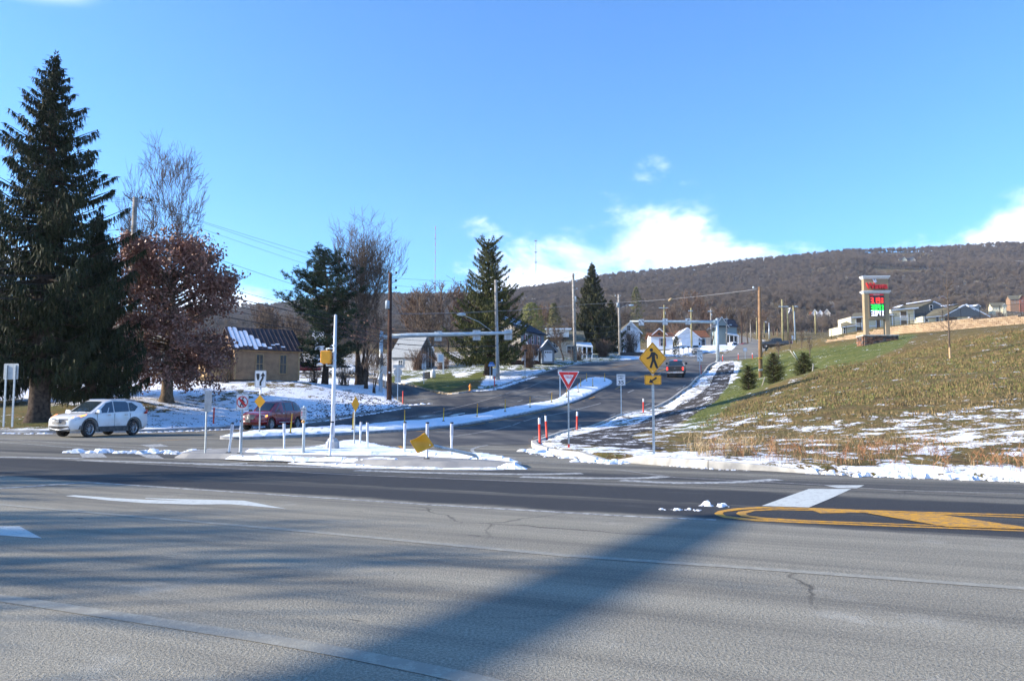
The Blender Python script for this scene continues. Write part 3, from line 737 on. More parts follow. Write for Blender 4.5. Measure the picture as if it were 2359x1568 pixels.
ridge([(1870,1090),(1960,1095),(2067,1099),(2237,1105),(2359,1110),(2480,1118)], .22, .10, 4)
ridge([(1530,1072),(1640,1080),(1720,1084)], .10, .03, 5)
ridge([(330,996),(480,991),(560,987),(703,974.5),(830,957),(940,939)], .3, .06, 6, m=M_SNOW)
ridge([(0,998.5),(118,999)], .3, .06, 7, m=M_SNOW)
ridge([(1345,1062),(1400,1066),(1440,1067)], .4, .1, 8, m=M_SNOW)
ridge([(865,1026),(900,1032),(912,1036)], .25, .06, 10)
ridge([(1622,1165),(1665,1166)], .16, .07, 9); ridge([(1533,1173),(1560,1174)], .1, .03, 11); ridge([(1590,1174),(1606,1175)], .1, .03, 12)
ridge([(930,934),(990,930)], .4, .1, 13, m=M_SNOW)
ridge([(1045,907),(1110,900),(1150,893),(1230,868)], .5, .07, 15, m=M_SNOW)
# --- markings
def mat_paint(name, c, wear, worn=(.2, .2, .2)):
    k = NT(name, .7); f = k.noise(9, 6, .7); f2 = k.noise(60, 2, .6)
    k.col(k.mix(k.ramp(k.M('ADD', f, k.M('MULTIPLY', k.M('SUBTRACT', f2, .5), .5)), 1-wear-.12, 1-wear+.06), c, worn)); k.bump(f2, .3, .01); return k.m
M_PW = mat_paint('paint_white', (.50, .50, .47), .47, (.17, .17, .17)); M_PWW = mat_paint('paint_white_worn', (.46, .45, .43), .54, (.26, .25, .235))
M_PC = mat_paint('paint_white_clean', (.55, .57, .53), .38, (.36, .36, .35)); M_PY = mat_paint('paint_yellow', (.62, .31, .03), .45, (.30, .19, .09))
M_FAINT = mat_paint('paint_faint', (.36, .34, .275), .52, (.28, .265, .22))
def mark(name, px, w, m, dz=.004, parent=None, smooth=0):
    p = H(px)
    if smooth: p = smooth_line(p, smooth)
    o = strip(name, p, w, dz, m, parent or main_road); up_normals(o.data); return o
def markpoly(name, px, m, dz=.004, parent=None, smooth=0):
    p = H(px)
    if smooth: p = smooth_line(p, smooth, True)
    return sheet(name, p, dz, m, 1.5, 1.5, parent or main_road)
def zq(x0, y0, s): return lambda l: [((x0+x/s)/1.7364, (y0+y/s)/1.7364) for x, y in l]
mark('lane_line', [(-300,1135),(0,1162),(720,1225),(1300,1279),(1700,1306),(2359,1355),(2700,1380)], .13, M_FAINT)
mark('lane_line', [(-200,1352),(20,1380),(400,1438),(700,1486),(1000,1545),(1150,1580)], .16, M_FAINT, smooth=3)
mark('lane_line', [(207,1111),(600,1137),(1000,1163),(1490,1191),(1650,1197)], .10, M_PW)
mark('lane_line', [(-60,1129),(207,1110.5)], .16, M_PW)
zb = zq(200, 1700, 2.359)
markpoly('direction_arrow', zb([(145,668),(235,661),(600,688),(900,703),(1270,714),(900,692),(900,687),(1280,698),(1830,712),(2230,790),(1700,746),(1350,749),(900,736),(550,710)]), M_PC)
markpoly('direction_arrow', [(-60,1212),(45,1212),(97,1240),(0,1233),(-60,1228)], M_PC)
zc = zq(2700, 1700, 1.69)
markpoly('yellow_band', zc([(264,598),(290,580),(400,562),(560,552),(900,558),(1200,570),(1700,586),(2359,604),(2359,611),(1700,594),(1200,578),(900,566),(600,562),(440,573),(330,588),(322,598),(345,613),(500,631),(900,654),(1380,673),(2359,711),(2359,719),(1380,682),(900,664),(500,646),(330,625),(280,610)]), M_PY)
markpoly('yellow_band', zc([(412,598),(430,585),(520,572),(640,567),(900,570),(1240,582),(1800,598),(2359,620),(2359,627),(1800,606),(1240,589),(900,577),(660,574),(540,581),(475,598),(500,611),(620,626),(900,643),(1300,658),(1800,676),(1800,682),(1300,665),(900,652),(600,636),(450,616)]), M_PY)
markpoly('hatch_band', zc([(1245,588),(1480,592),(1760,602),(2359,690),(2500,712),(2500,722),(2359,706),(1830,688)]), M_PY, dz=.009)
markpoly('crosswalk_bar', zc([(585,546),(760,482),(905,431),(1192,431),(1060,492),(905,556)]), M_PC)
markpoly('crosswalk_bar', zc([(1010,406),(1280,406),(1230,426),(1100,424)]), M_PC)
mark('edge_line', zc([(-400,300),(0,352),(1000,404),(1500,440),(2359,462)]), .07, M_PWW)
mark('edge_line', [(1100,1052),(1250,1061),(1290,1063),(1380,1066)], .06, M_PW); mark('edge_line', [(1060,1056),(1250,1067),(1400,1068)], .06, M_PW)
for l in ([(-60,1053),(40,1053),(110,1054),(185,1056)],[(185,1060),(330,1064),(480,1068),(570,1067)],[(450,1069),(640,1073),(860,1079),(900,1077)],[(820,1083),(1000,1089),(1200,1092),(1340,1090)],[(1200,1098),(1330,1101),(1480,1101),(1530,1097)],[(1430,1106),(1560,1112),(1700,1110),(1790,1104)]):
    mark('hatch_band', l, .34, M_PW, smooth=3)
mark('edge_line', [(-60,1050),(100,1056),(400,1072),(800,1093),(1180,1108),(1500,1118)], .07, M_PWW)
for l in ([(183,1044),(236,1043.5),(247,1053),(190,1054)],[(318,1046),(362,1047),(378,1056),(340,1055)],[(322,1026),(0,0)] and [(322,1024),(370,1022.5),(390,1028),(345,1030)],[(402,1027),(0,0)] and [(590,1030),(640,1029),(668,1034.5),(605,1035.5)],[(676,1027),(715,1026),(735,1029),(690,1031)]):
    markpoly('crosswalk_bar', l, M_PW)
mark('lane_line', [(-60,1004),(0,1011),(210,1025),(417,1038)], .10, M_PW); mark('lane_line', [(-60,1012),(0,1018),(160,1030),(300,1040)], .10, M_PW)
mark('lane_line', [(150,1005),(330,1004.5),(450,1009)], .10, M_PW); mark('yellow_line', [(350,1014.5),(362,1015),(440,1011)], .12, M_PY); 
sr = side_road
mark('yellow_line', [(917,1022),(925,1031),(950,1040)], .12, M_PY, smooth=3)
mark('edge_line', [(1420,972),(1320,998),(1200,1022)] and [(1230,1012),(1130,1024),(1095,1031),(1088,1038),(1110,1046),(1190,1055)], .12, M_PW, smooth=4)
mark('yellow_line', [(960,994),(1119,974),(1230,952),(1305,934),(1370,914),(1418,896),(1447,880),(1500,860),(1560,841),(1600,830)], .12, M_PY, dz=.012, parent=sr, smooth=3)
mark('yellow_line', [(1310,905),(1290,915),(1277,922)], .25, M_PY, dz=.012, parent=sr)
mark('yellow_line', [(1381,850),(1440,841),(1530,829),(1600,821)], .12, M_PY, dz=.012, parent=sr, smooth=3)
mark('edge_line', [(1230,1009),(1320,985),(1390,963),(1450,945),(1515,924),(1560,898),(1590,878),(1620,858),(1645,842)], .12, M_PW, dz=.012, parent=sr, smooth=3)
mark('lane_line', [(1040,1006),(1200,972),(1300,950),(1390,927)], .10, M_PW, dz=.012, parent=sr, smooth=3)
for l in ([(1395,925),(1415,917)],[(1440,907),(1460,898)],[(1478,888),(1492,880)],[(1510,868),(1522,860)],[(1110,941),(1126,938)],[(1150,933),(1163,930)],[(1192,925),(1204,922)],[(1226,916),(1238,913)],[(1262,905),(1272,902)],[(1300,890),(1310,885)],[(1540,848),(1550,843)]):
    mark('lane_dash', l, .12, M_PW, dz=.012, parent=sr)
mark('edge_line', [(700,991),(820,977),(905,965),(960,957),(1040,941),(1120,921),(1200,898),(1260,874),(1320,856)], .10, M_PWW, dz=.012, parent=sr, smooth=3)
mark('lane_line', [(760,993),(850,981),(960,966),(1040,950)], .12, M_PW, dz=.012, parent=sr)
for cx_, cy_ in ((1055, 956), (1142, 954.5)):
    markpoly('direction_arrow', [(cx_-22,cy_+2),(cx_-8,cy_-2.5),(cx_+16,cy_-5.5),(cx_+16,cy_-3.5),(cx_,cy_-1),(cx_+4,cy_+2.5),(cx_-4,cy_+4)], M_PC, dz=.012, parent=sr)
markpoly('direction_arrow', [(960,960.5),(1000,953),(1020,951),(1018,953),(985,959),(975,962)], M_PC, dz=.012, parent=sr)
mark('stop_line', [(938,923),(985,918)], .35, M_PW, dz=.014, parent=cross_street)
# ------------------------------------------------------------------ vegetation
def mat_leafy(name, c1, c2, c3=None, scale=1.2, rough=.75, trans=.0):
    k = NT(name, rough); n = k.noise(scale, 4, .6); f = k.noise(11, 3, .7)
    c = k.mix(k.ramp(n, .36, .64), c1, c2)
    if c3: c = k.mix(k.ramp(f, .5, .68, 0, .8), c, c3)
    k.col(c); k.b.inputs['Specular IOR Level'].default_value = .25
    return k.m
M_SPR = mat_leafy('spruce_needles', (.010, .018, .007), (.026, .034, .011), (.065, .065, .014), 1.0)
M_SPR2 = mat_leafy('yard_spruce_needles', (.035, .048, .014), (.085, .092, .025), (.15, .135, .035), 1.1)
M_PINE = mat_leafy('pine_needles', (.020, .038, .020), (.048, .070, .030), (.10, .11, .045), 1.3)
M_DARKS = mat_leafy('dark_spruce_needles', (.022, .032, .014), (.055, .060, .022), (.12, .085, .035), .9)
M_FIR = mat_leafy('young_fir_needles', (.055, .070, .020), (.12, .135, .036), (.18, .17, .06), 2.0)
M_MAG = mat_leafy('broad_evergreen_leaves', (.07, .085, .022), (.17, .17, .05), (.28, .26, .10), 1.8)
M_OAK = mat_leafy('oak_dry_leaves', (.15, .058, .038), (.28, .135, .095), (.55, .37, .28), 1.3, .5)
M_BARK = mat('bark_dark', (.075, .055, .042), .95, var=.25, scale=5, bump=.6, bscale=25)
M_BARKO = mat('bark_oak', (.15, .11, .075), .95, var=.25, scale=5, bump=.6, bscale=25)
M_TWIG = mat('bark_grey_twigs', (.15, .115, .09), .95, var=.2, scale=3)
M_TWIGD = mat('bark_dark_twigs', (.115, .090, .072), .95, var=.2, scale=3)
M_TWIGR = mat('bark_red_twigs', (.17, .115, .085), .95, var=.25, scale=2)
def grow(mb_t, mb_c, h, spread, r0, seed, fork=.3, levels=5, up=.35, stems=1, twig=.012, dens=1.0, tips=None, lean=0.0, split=3, maxseg=9000):
    """bare tree: trunk in mb_t, limbs and twigs in mb_c"""
    rr = random.Random(seed); cnt = [0]
    def br(p, d, L, r, lv, mb):
        if cnt[0] > maxseg: return
        n = 4 if lv <= 1 else 3; pts_ = [p.copy()]; rad = [r]
        q = p.copy(); dd = d.copy()
        for i in range(n):
            dd = (dd + Vector((rr.gauss(0, .10), rr.gauss(0, .10), rr.gauss(0, .06)+up*.16*(1 if lv else 0)))).normalized()
            q = q + dd*L/n; pts_.append(q.copy()); rad.append(max(twig, r*(1-(i+1)/n*.45)))
        mb.tube(pts_, rad, 7 if lv == 0 else (5 if lv == 1 else 3), cap=False); cnt[0] += 1
        if lv >= levels:
            if tips is not None: tips.append(q.copy())
            return
        k = split if lv else split+2
        base = rr.uniform(0, 6.28)
        for j in range(k):
            a = base+j*6.28/k+rr.uniform(-.5, .5)
            side = Vector((math.cos(a), math.sin(a), 0)); side = (side-dd*side.dot(dd)).normalized()
            ang = rr.uniform(.25, .62)*spread
            nd = (dd*math.cos(ang)+side*math.sin(ang)).normalized()
            t = 1.0 if j == 0 else rr.uniform(.45, 1.0)
            i = min(n, max(1, int(t*n+.5)))
            br(pts_[i], nd, L*rr.uniform(.62, .84)*(1.15 if j == 0 else .95), rad[i]*(.78 if j == 0 else rr.uniform(.45, .65)), lv+1, mb_c)
        if lv >= 2:
            for j in range(int(3*dens)):
                i = rr.randint(1, n); a = rr.uniform(0, 6.28); side = Vector((math.cos(a), math.sin(a), .3)).normalized()
                nd = (dd*.6+side*.8).normalized(); e = pts_[i]+nd*L*rr.uniform(.3, .6)
                mb_c.tube([pts_[i], (pts_[i]+e)*.5+Vector((0, 0, .05)), e], [twig, twig, twig*.6], 3, cap=False); cnt[0] += 1
                if tips is not None: tips.append(e)
    for s_ in range(stems):
        a = s_*6.28/stems+rr.uniform(0, .6); o = Vector((math.cos(a), math.sin(a), 0))*(r0*1.6 if stems > 1 else 0)
        d0 = Vector((math.cos(a)*.22 if stems > 1 else lean, math.sin(a)*.22 if stems > 1 else 0, 1)).normalized()
        L0 = h*fork
        pts0 = [o+Vector((0, 0, -.4)), o+Vector((0, 0, 0)), o+Vector((0, 0, .5))]
        mb_t.tube(pts0, [r0*1.5, r0*1.35, r0], 8, cap=False)
        br(o+Vector((0, 0, .45)), d0, L0, r0, 0, mb_t)
def scale_to(mb, h, w=None):
    zs = [v[2] for v in mb.v]; return zs
def bare_tree(label, foot, h, seed, w=None, r0=.2, mt=None, mc=None, name='bare_tree', cat='tree', group=None, leaves=None, **kw):
    t = thing(name, label, cat, foot, random.Random(seed).uniform(0, 6) if 'rz' not in kw else kw.pop('rz'), group)
    a, b = MB(), MB(); tips = []
    grow(a, b, h, kw.pop('spread', 1.0), r0, seed, tips=tips, **kw)
    zz_ = sorted(v[2] for v in b.v); f = h*.93/zz_[int(len(zz_)*.96)]
    rr_ = sorted(math.hypot(v[0], v[1]) for v in b.v); q9 = rr_[int(len(rr_)*.90)]; fw = (w/2)*.88/q9 if w else f
    def sc(v):
        g = f if v[2] > 0 else 1
        wz = 1+(fw-1)*_c01(v[2]*f/(h*.25)); z_ = v[2]*g; z_ = z_ if z_ < h*.88 else h*.88+(z_-h*.88)*.45; r_ = math.hypot(v[0], v[1])*wz; lim = w*.42 if w else 1e9; q_ = wz*(1 if r_ < lim else (lim+(r_-lim)*.4)/r_); return (v[0]*q_, v[1]*q_, z_)
    a.v = [sc(v) for v in a.v]; b.v = [sc(v) for v in b.v]
    a.build('trunk', mt or M_BARK, t); b.build('crown', mc or M_TWIG, t)
    if leaves:
        L_ = MB(); rr = random.Random(seed+5)
        for q in tips:
            q = Vector(sc(q))
            if rr.random() < leaves[1]: leafclump(L_, q, leaves[2], leaves[3], rr)
        L_.build('leaves', leaves[0], t)
    return t
def _c01(x): return max(0.0, min(1.0, x))
def leafclump(mb, c, n, size, rr, sp=.28):
    for _ in range(n):
        p = c+Vector((rr.gauss(0, sp), rr.gauss(0, sp), rr.gauss(0, sp)))
        a = Vector((rr.gauss(0, 1), rr.gauss(0, 1), rr.gauss(0, 1))).normalized(); b = a.orthogonal().normalized(); s_ = size*rr.uniform(.6, 1.3)
        b = (Matrix.Rotation(rr.uniform(0, 6.28), 3, a) @ b)
        w_ = a.cross(b)*s_*.5; l_ = b*s_
        mb.add([p, p+w_*.9+l_*.45, p+l_, p-w_*.9+l_*.55], [(0, 1, 2, 3)])
def conifer(label, foot, h, rad, seed, m=None, base=.12, droop=.35, sprig=.55, dens=1.0, name='spruce_tree', prof=None, trunk_r=.3, group=None, up=.25, whorl=.5, gaps=.0, parent=None, hang=.9, wide=.16, irregular=.18, bare_lo=0.0):
    rr = random.Random(seed); t = thing(name, label, 'tree', foot, rr.uniform(0, 6), group)
    tr = MB(); tr.tube([(0, 0, -.4), (0, 0, .0), (0, 0, .6), (0, 0, h*.5), (0, 0, h*.98)], [trunk_r*1.6, trunk_r*1.35, trunk_r, trunk_r*.55, .03], 9, cap=False)
    fo = MB(); z = h*base; 
    prof = prof or (lambda s: (1-s)**.85)
    while z < h*.985:
        s = (z/h-base)/(1-base); L = rad*prof(s)
        nl = max(4, int(6+2*(1-s)))
        a0 = rr.uniform(0, 6.28)
        for j in range(nl):
            if rr.random() < gaps: continue
            a = a0+j*6.28/nl+rr.uniform(-.35, .35); l = max(.15, L*rr.uniform(1-irregular*1.6, 1+irregular)); zz = z+rr.uniform(-.25, .25)*whorl
            d = Vector((math.cos(a), math.sin(a), 0)); pts_ = []
            m_ = 6
            dr = droop*(1-s*.8); 
            for i in range(m_+1):
                f = i/m_; pts_.append(d*l*f+Vector((0, 0, zz+l*(up*(.35+s)*f - dr*math.sin(f*2.2)*.55 + (.18*f**3)))))
            tr.tube([pts_[0], pts_[3], pts_[6]], [.05*trunk_r/.3+.01*l, .03+.004*l, .012], 3, cap=False)
            ns = int((l/.11)*dens)+3
            sidev = Vector((-d.y, d.x, 0))
            for q in range(ns):
                f = rr.uniform(.12, 1.03)**.8; i = min(m_-1, int(f*m_)); g = f*m_-i; p = pts_[i]*(1-g)+pts_[min(m_, i+1)]*g
                off_ = rr.gauss(0, .16*l*(1.15-f)+.06); p = p+sidev*off_+Vector((0, 0, -abs(off_)*.25))
                ln = sprig*rr.uniform(.5, 1.25)*(.55+.45*(1-s)); 
                dirn = (d*rr.uniform(-.1, .8)*(1.2-hang)+sidev*rr.uniform(-.6, .6)*(1.2-hang*.8)*(1 if off_ > 0 else -1)+Vector((0, 0, -hang*rr.uniform(.3, 1)+.35*(1-hang)))).normalized()
                w_ = sidev if rr.random() < .5 else d; w_ = (Matrix.Rotation(rr.uniform(0, 3.1), 3, 'Z') @ w_)*wide*rr.uniform(.6, 1.2)*(.7+.3*(1-s))
                fo.add([p-w_*.5, p+w_*.5, p+dirn*ln+w_*.12], [(0, 1, 2)])
                if rr.random() < .5:
                    fo.add([p+Vector((0, 0, .03)), p+d*.22+w_*.7, p+d*.30-w_*.3], [(0, 1, 2)])
        z += whorl*(.55+.45*(1-s))*rr.uniform(.8, 1.2)
    # leader
    for q in range(24):
        p = Vector((0, 0, h*(1-.05*rr.random()))); a = rr.uniform(0, 6.28); w_ = Vector((math.cos(a), math.sin(a), 0))
        fo.add([p, p+w_*.18+Vector((0, 0, .12)), p+w_*.1+Vector((0, 0, -.12))], [(0, 1, 2)])
    tr.build('trunk', M_BARK, t); fo.build('crown', m or M_SPR, t)
    return t
def foot(u, v, Y, sink=.05):
    p = P(u, v, Y); z = float(zt(p.x, p.y))+.12
    return Vector((p.x, p.y, min(p.z, z+.4) if abs(p.z-z) < 1.2 else z))
def pos(u, v, Y):
    p = P(u, v, Y); return Vector((p.x, p.y, float(zt(p.x, p.y))+.12))
bigprof = lambda s: (min(1, .80+.9*s) if s < .22 else 1-((s-.22)/.78)**1.25*.99)
conifer('tallest dark spruce at the left edge of the photo, its top highest of all trees', pos(88, 975, 48), 23.3, 4.8, 11, M_SPR, base=.15, droop=.5, sprig=.6, dens=4.6, prof=bigprof, trunk_r=.62, whorl=.52, gaps=.04, irregular=.30, wide=.13)
conifer('broad dark spruce with drooping boughs right behind the grey utility pole', pos(208, 936, 51), 13.0, 3.2, 12, M_SPR, base=.13, droop=.6, sprig=.75, dens=4.5, prof=lambda s: (1-s**1.4)*.96+.03, trunk_r=.4, whorl=.45, gaps=.02, irregular=.26, wide=.11)
conifer('dark spruce partly cut off by the left picture edge, behind the blank sign', pos(-62, 930, 60), 15, 5.2, 13, M_SPR, base=.12, droop=.5, sprig=.9, dens=1.6, prof=lambda s: (1-s)**.7, trunk_r=.4, whorl=.5, wide=.2)
# oak that kept its leaves
def oak():
    f = pos(383, 930, 56); rr = random.Random(21)
    t = thing('oak_tree', 'oak holding rusty brown dry leaves beside the grey utility pole', 'tree', f)
    a, b, c = MB(), MB(), MB()
    a.tube([(0, 0, -.4), (0, 0, 0), (.02, 0, .5), (.05, 0, 2), (.1, 0, 5), (.2, 0, 8), (.25, 0, 10.5)], [.72, .58, .42, .36, .27, .14, .04], 10, cap=False)
    cx_, cz_ = 1.1, 6.6
    for i in range(175):
        z0 = rr.uniform(1.7, 9.8); a_ = rr.uniform(0, 6.28)
        top = (z0-1.4)/10; l = 4.9*(math.sin(min(1, max(.04, top+.12))*math.pi)**.6)*rr.uniform(.75, 1.12)
        d = Vector((math.cos(a_), math.sin(a_), 0)); upk = .75*(z0/10)+.02; side = Vector((-d.y, d.x, 0))
        base = Vector((.02*z0, 0, z0)); pts_ = [base+d*l*q+Vector((0, 0, l*upk*q-(.35*l*q*q if z0 < 4 else 0)))+side*rr.gauss(0, .12)*q for q in (0, .33, .66, 1)]
        b.tube(pts_, [.075, .05, .03, .015], 4, cap=False)
        for q in range(int(l*9)):
            fr = rr.uniform(.25, 1.04)**.75; k_ = min(2, int(fr*3)); g = fr*3-k_; p = pts_[k_]*(1-g)+pts_[k_+1]*g
            o_ = side*rr.gauss(0, .38)+Vector((0, 0, rr.gauss(0, .3)))+d*rr.gauss(0, .2); e = p+o_
            if rr.random() < .5: b.tube([p, e], [.012, .008], 3, cap=False)
            if math.sin(e.x*1.5+e.z*1.2)+math.sin(e.y*1.7-e.z*1.4+1)+math.sin(e.x*.9-e.y*1.1) > -.75+.5*(fr < .5): leafclump(c, e, 9, .20, rr, .20)
    # right-hand bulge of the crown
    a.build('trunk', M_BARKO, t); b.build('crown', M_BARKO, t); c.build('leaves', M_OAK, t)
    return t
oak_t = oak(); oak_t.scale = (1.0, 1.0, 1.06)
tall_bare = bare_tree('tall leafless tree rising above the rusty oak', pos(405, 885, 82), 26.5, 5, w=13, r0=.34, fork=.30, levels=6, up=.16, spread=1.0, twig=.026, dens=1.6, split=3, maxseg=11000, mc=M_TWIGD, rz=.4)
# white pine with flat layers
def pine():
    f = pos(748, 888, 77); rr = random.Random(8); t = thing('pine_tree', 'dark pine with ragged flat boughs right of the tan wooden building', 'tree', f)
    a, c = MB(), MB(); h = 13.3
    a.tube([(0, 0, -.3), (0, 0, 0), (.1, 0, 2), (.25, 0, 6), (.1, 0, 9), (-.3, 0, 12.6)], [.45, .38, .28, .2, .12, .04], 8, cap=False)
    z = 1.8
    while z < 12.8:
        n = 4 if z > 3 else 3
        for j in range(n):
            a_ = rr.uniform(0, 6.28); l = (4.3 if z < 8 else 4.3-(z-8)*.55)*rr.uniform(.55, 1.05); d = Vector((math.cos(a_), math.sin(a_), 0)); s_ = Vector((-d.y, d.x, 0))
            if d.x < -.3 and 6 < z < 9: l *= 1.25
            pts_ = [Vector((.1, 0, z))+d*l*q+Vector((0, 0, l*(.12*q+.30*q*q)-(.25*l*q if z < 4 else 0))) for q in (0, .3, .6, 1)]
            a.tube(pts_, [.08, .05, .035, .015], 4, cap=False)
            for q in range(int(l*13)):
                fr = rr.uniform(.3, 1.02); k_ = min(2, int(fr*3)); g = fr*3-k_; p = pts_[k_]*(1-g)+pts_[k_+1]*g+s_*rr.gauss(0, .5)*(1.2-fr*.6)+Vector((0, 0, rr.gauss(.1, .14)))
                for w in range(13):
                    e = Vector((rr.gauss(0, 1), rr.gauss(0, 1), rr.gauss(.35, .6))).normalized()*rr.uniform(.22, .42); b_ = e.orthogonal().normalized()*.028
                    c.add([p-b_, p+b_, p+e], [(0, 1, 2)])
        z += .42
    a.build('trunk', M_BARK, t); c.build('crown', M_PINE, t); return t
pine()
bare_tree('leafless many-stemmed tree right behind the dark pine', pos(828, 893, 80), 17.0, 31, w=9.5, r0=.2, fork=.30, levels=5, up=.22, spread=.95, stems=5, twig=.020, dens=1.0, split=3, mc=M_TWIG, rz=0, maxseg=7500)
bare_tree('small tree with a few brown leaves between pine and mast arm post', pos(843, 897, 75), 7.5, 33, w=6.5, r0=.16, fork=.3, levels=4, spread=1.2, twig=.014, leaves=(M_OAK, .16, 5, .17))
bare_tree('thin leafless sapling close left of the mast arm post', pos(862, 905, 73), 4.2, 34, w=3, r0=.06, fork=.3, levels=4, spread=1.1, twig=.012, stems=3, name='sapling')
conifer('olive green spruce in front of the grey two-storey house', pos(1125, 868, 91), 15.6, 4.7, 41, M_SPR2, base=.13, droop=.4, sprig=.45, dens=5.0, prof=lambda s: (1.0 if s < .12 else (1-((s-.12)/.88)**1.1*.90)) if s < .93 else .35, trunk_r=.5, whorl=.5, gaps=.04, irregular=.26, wide=.13, up=.42)
conifer('dense dark conical spruce right of the second pale utility pole', pos(1365, 812, 150), 17.6, 4.4, 42, M_DARKS, base=.04, droop=.3, sprig=.8, dens=2.2, prof=lambda s: 1-s**1.35*.97, trunk_r=.35, whorl=.55, wide=.28, irregular=.16)
conifer('dark evergreen leaning against the tallest dark spruce of the roadside, on its right', pos(1408, 812, 156), 10.5, 3.2, 43, M_DARKS, base=.05, sprig=.7, dens=1.7, prof=lambda s: 1-s**1.3*.95, trunk_r=.2, whorl=.55, wide=.28)
def round_evergreen(label, f, h, r, seed, m, name='evergreen_tree', z0=.15, n=2600, size=.3, shape=1.0, trunk=True, cat='tree', group=None):
    rr = random.Random(seed); t = thing(name, label, cat, f, 0, group); a, c = MB(), MB()
    if trunk: a.tube([(0, 0, -.2), (0, 0, h*.6)], [.12, .05], 6); a.build('trunk', M_BARK, t)
    lobes = [(Vector((rr.gauss(0, .35)*r, rr.gauss(0, .35)*r, h*z0+(h*(1-z0))*rr.uniform(.1, .85))), r*rr.uniform(.35, .6)) for _ in range(16)]
    for i in range(n):
        s = rr.random(); zz = z0*h+(h*(1-z0))*s
        rad_ = r*(math.sin(max(.02, min(1, (1-s)*.93+.04))*math.pi*.5)**shape if shape != 1 else math.sqrt(max(.02, 1-(2*s-.85)**2/1.35)))
        a_ = rr.uniform(0, 6.28); lump = 1+.16*math.sin(a_*3+s*7+seed)+.10*math.sin(a_*7-s*11)
        q = rad_*lump*rr.uniform(.62, 1.06)
        p = Vector((math.cos(a_)*q, math.sin(a_)*q, zz))
        nrm = Vector((math.cos(a_), math.sin(a_), rr.uniform(.0, .9))).normalized(); b_ = nrm.orthogonal().normalized(); b_ = Matrix.Rotation(rr.uniform(0, 6.28), 3, nrm) @ b_; w_ = nrm.cross(b_)
        s_ = size*rr.uniform(.5, 1.2)
        c.add([p-b_*s_*.4, p+w_*s_*.3+nrm*s_*.3, p+b_*s_*.7+nrm*s_*.5], [(0, 1, 2)])
    c.build('crown' if trunk else 'foliage', m, t); return t
round_evergreen('rounded broad-leaved evergreen showing above the grey house roof', pos(1224, 815, 135), 9.6, 2.3, 1, M_MAG, n=2600, size=.45)
round_evergreen('slim pale green cedar between the grey house and the tall pole', pos(1276, 812, 142), 9.6, 1.9, 2, mat_leafy('cedar_needles', (.07, .075, .028), (.13, .12, .05), (.2, .16, .08), 1.6), shape=.8, size=.45, n=2000)
round_evergreen('dark narrow arborvitae beside the white ranch house', pos(1558, 805, 188), 4.7, .85, 3, M_DARKS, shape=.6, n=1300, size=.3, z0=.0, trunk=False, name='arborvitae', cat='shrub')
round_evergreen('light green conifer far behind above the white house', pos(1467, 800, 230), 19.5, 2.6, 4, mat_leafy('far_conifer', (.06, .065, .025), (.12, .11, .045)), shape=.8, n=900, size=.8)
round_evergreen('small dark arborvitae left of the tallest spruce trunk, nearer the road', pos(27, 928, 57), 1.55, .38, 5, M_DARKS, shape=.6, n=300, size=.15, z0=0, trunk=False, name='arborvitae', cat='shrub')
round_evergreen('small dark arborvitae between the blank sign and the tallest spruce trunk', pos(44, 916, 62), 1.3, .33, 6, M_DARKS, shape=.6, n=300, size=.15, z0=0, trunk=False, name='arborvitae', cat='shrub')
for (u, v, Y, hp, wp, lab, sd_) in ((1725, 901, 58, 52, 36, 'young fir standing left of the three on the hill slope', 51), (1783, 887, 63, 66, 48, 'tallest of the young firs on the hill slope', 52), (1853, 889, 58, 60, 44, 'young fir on the right, next to a leaning wooden stake', 53)):
    s_ = F0/Y; conifer(lab, pos(u, v, Y), hp/s_*1.05, wp/s_/2*1.05, sd_, M_FIR, base=.02, droop=.05, sprig=.17, dens=7.0, prof=lambda s: (.72+.9*s if s < .25 else .95-((s-.25)/.75)**1.3*.88), trunk_r=.05, whorl=.12, hang=.35, wide=.05, name='young_fir', up=.35, group='young firs on the hill slope', irregular=.2)
# leafless shrubs and thickets
def shrub(label, f, h, w, seed, m, n=60, name='shrub', cat='shrub', weep=0.0, group=None):
    rr = random.Random(seed); t = thing(name, label, cat, f, 0, group); b = MB()
    for i in range(n):
        a_ = rr.uniform(0, 6.28); l = h*rr.uniform(.6, 1.08); o = Vector((rr.gauss(0, .08)*w, rr.gauss(0, .08)*w, -.05)); sp_ = rr.uniform(.05, .5)*w
        if weep:
            pts_ = [o, o+Vector((0, 0, h*.75)), o+Vector((math.cos(a_)*sp_*.7, math.sin(a_)*sp_*.7, h)), o+Vector((math.cos(a_)*sp_*1.1, math.sin(a_)*sp_*1.1, h*.45))]
        else: pts_ = [o, o+Vector((math.cos(a_)*sp_*.4, math.sin(a_)*sp_*.4, l*.55)), o+Vector((math.cos(a_)*sp_, math.sin(a_)*sp_, l*math.cos(sp_/w*1.3)))]
        b.tube(pts_, [.03]+[.014]*(len(pts_)-1), 3, cap=False)
        for k_ in range(5):
            g = rr.uniform(.3, 1); p = pts_[-2]*(1-g)+pts_[-1]*g; e = p+Vector((rr.gauss(0, .12), rr.gauss(0, .12), -.4 if weep else rr.uniform(.1, .35)))*h*.28
            b.tube([p, e], [.010, .006], 3, cap=False)
    b.build('branches', m, t); return t
shrub('round tawny leafless bush beside the dark board fence', pos(1390, 830, 138), 3.1, 4.4, 1, M_TWIGR, 260)
shrub('weeping leafless tree in front of the porch', pos(1218, 856, 99), 3.0, 3.6, 2, M_TWIGR, 150, name='weeping_tree', cat='tree', weep=1)
shrub('low brown brush right under the dark pine', pos(722, 886, 78), 1.6, 2.2, 3, M_TWIGR, 60)
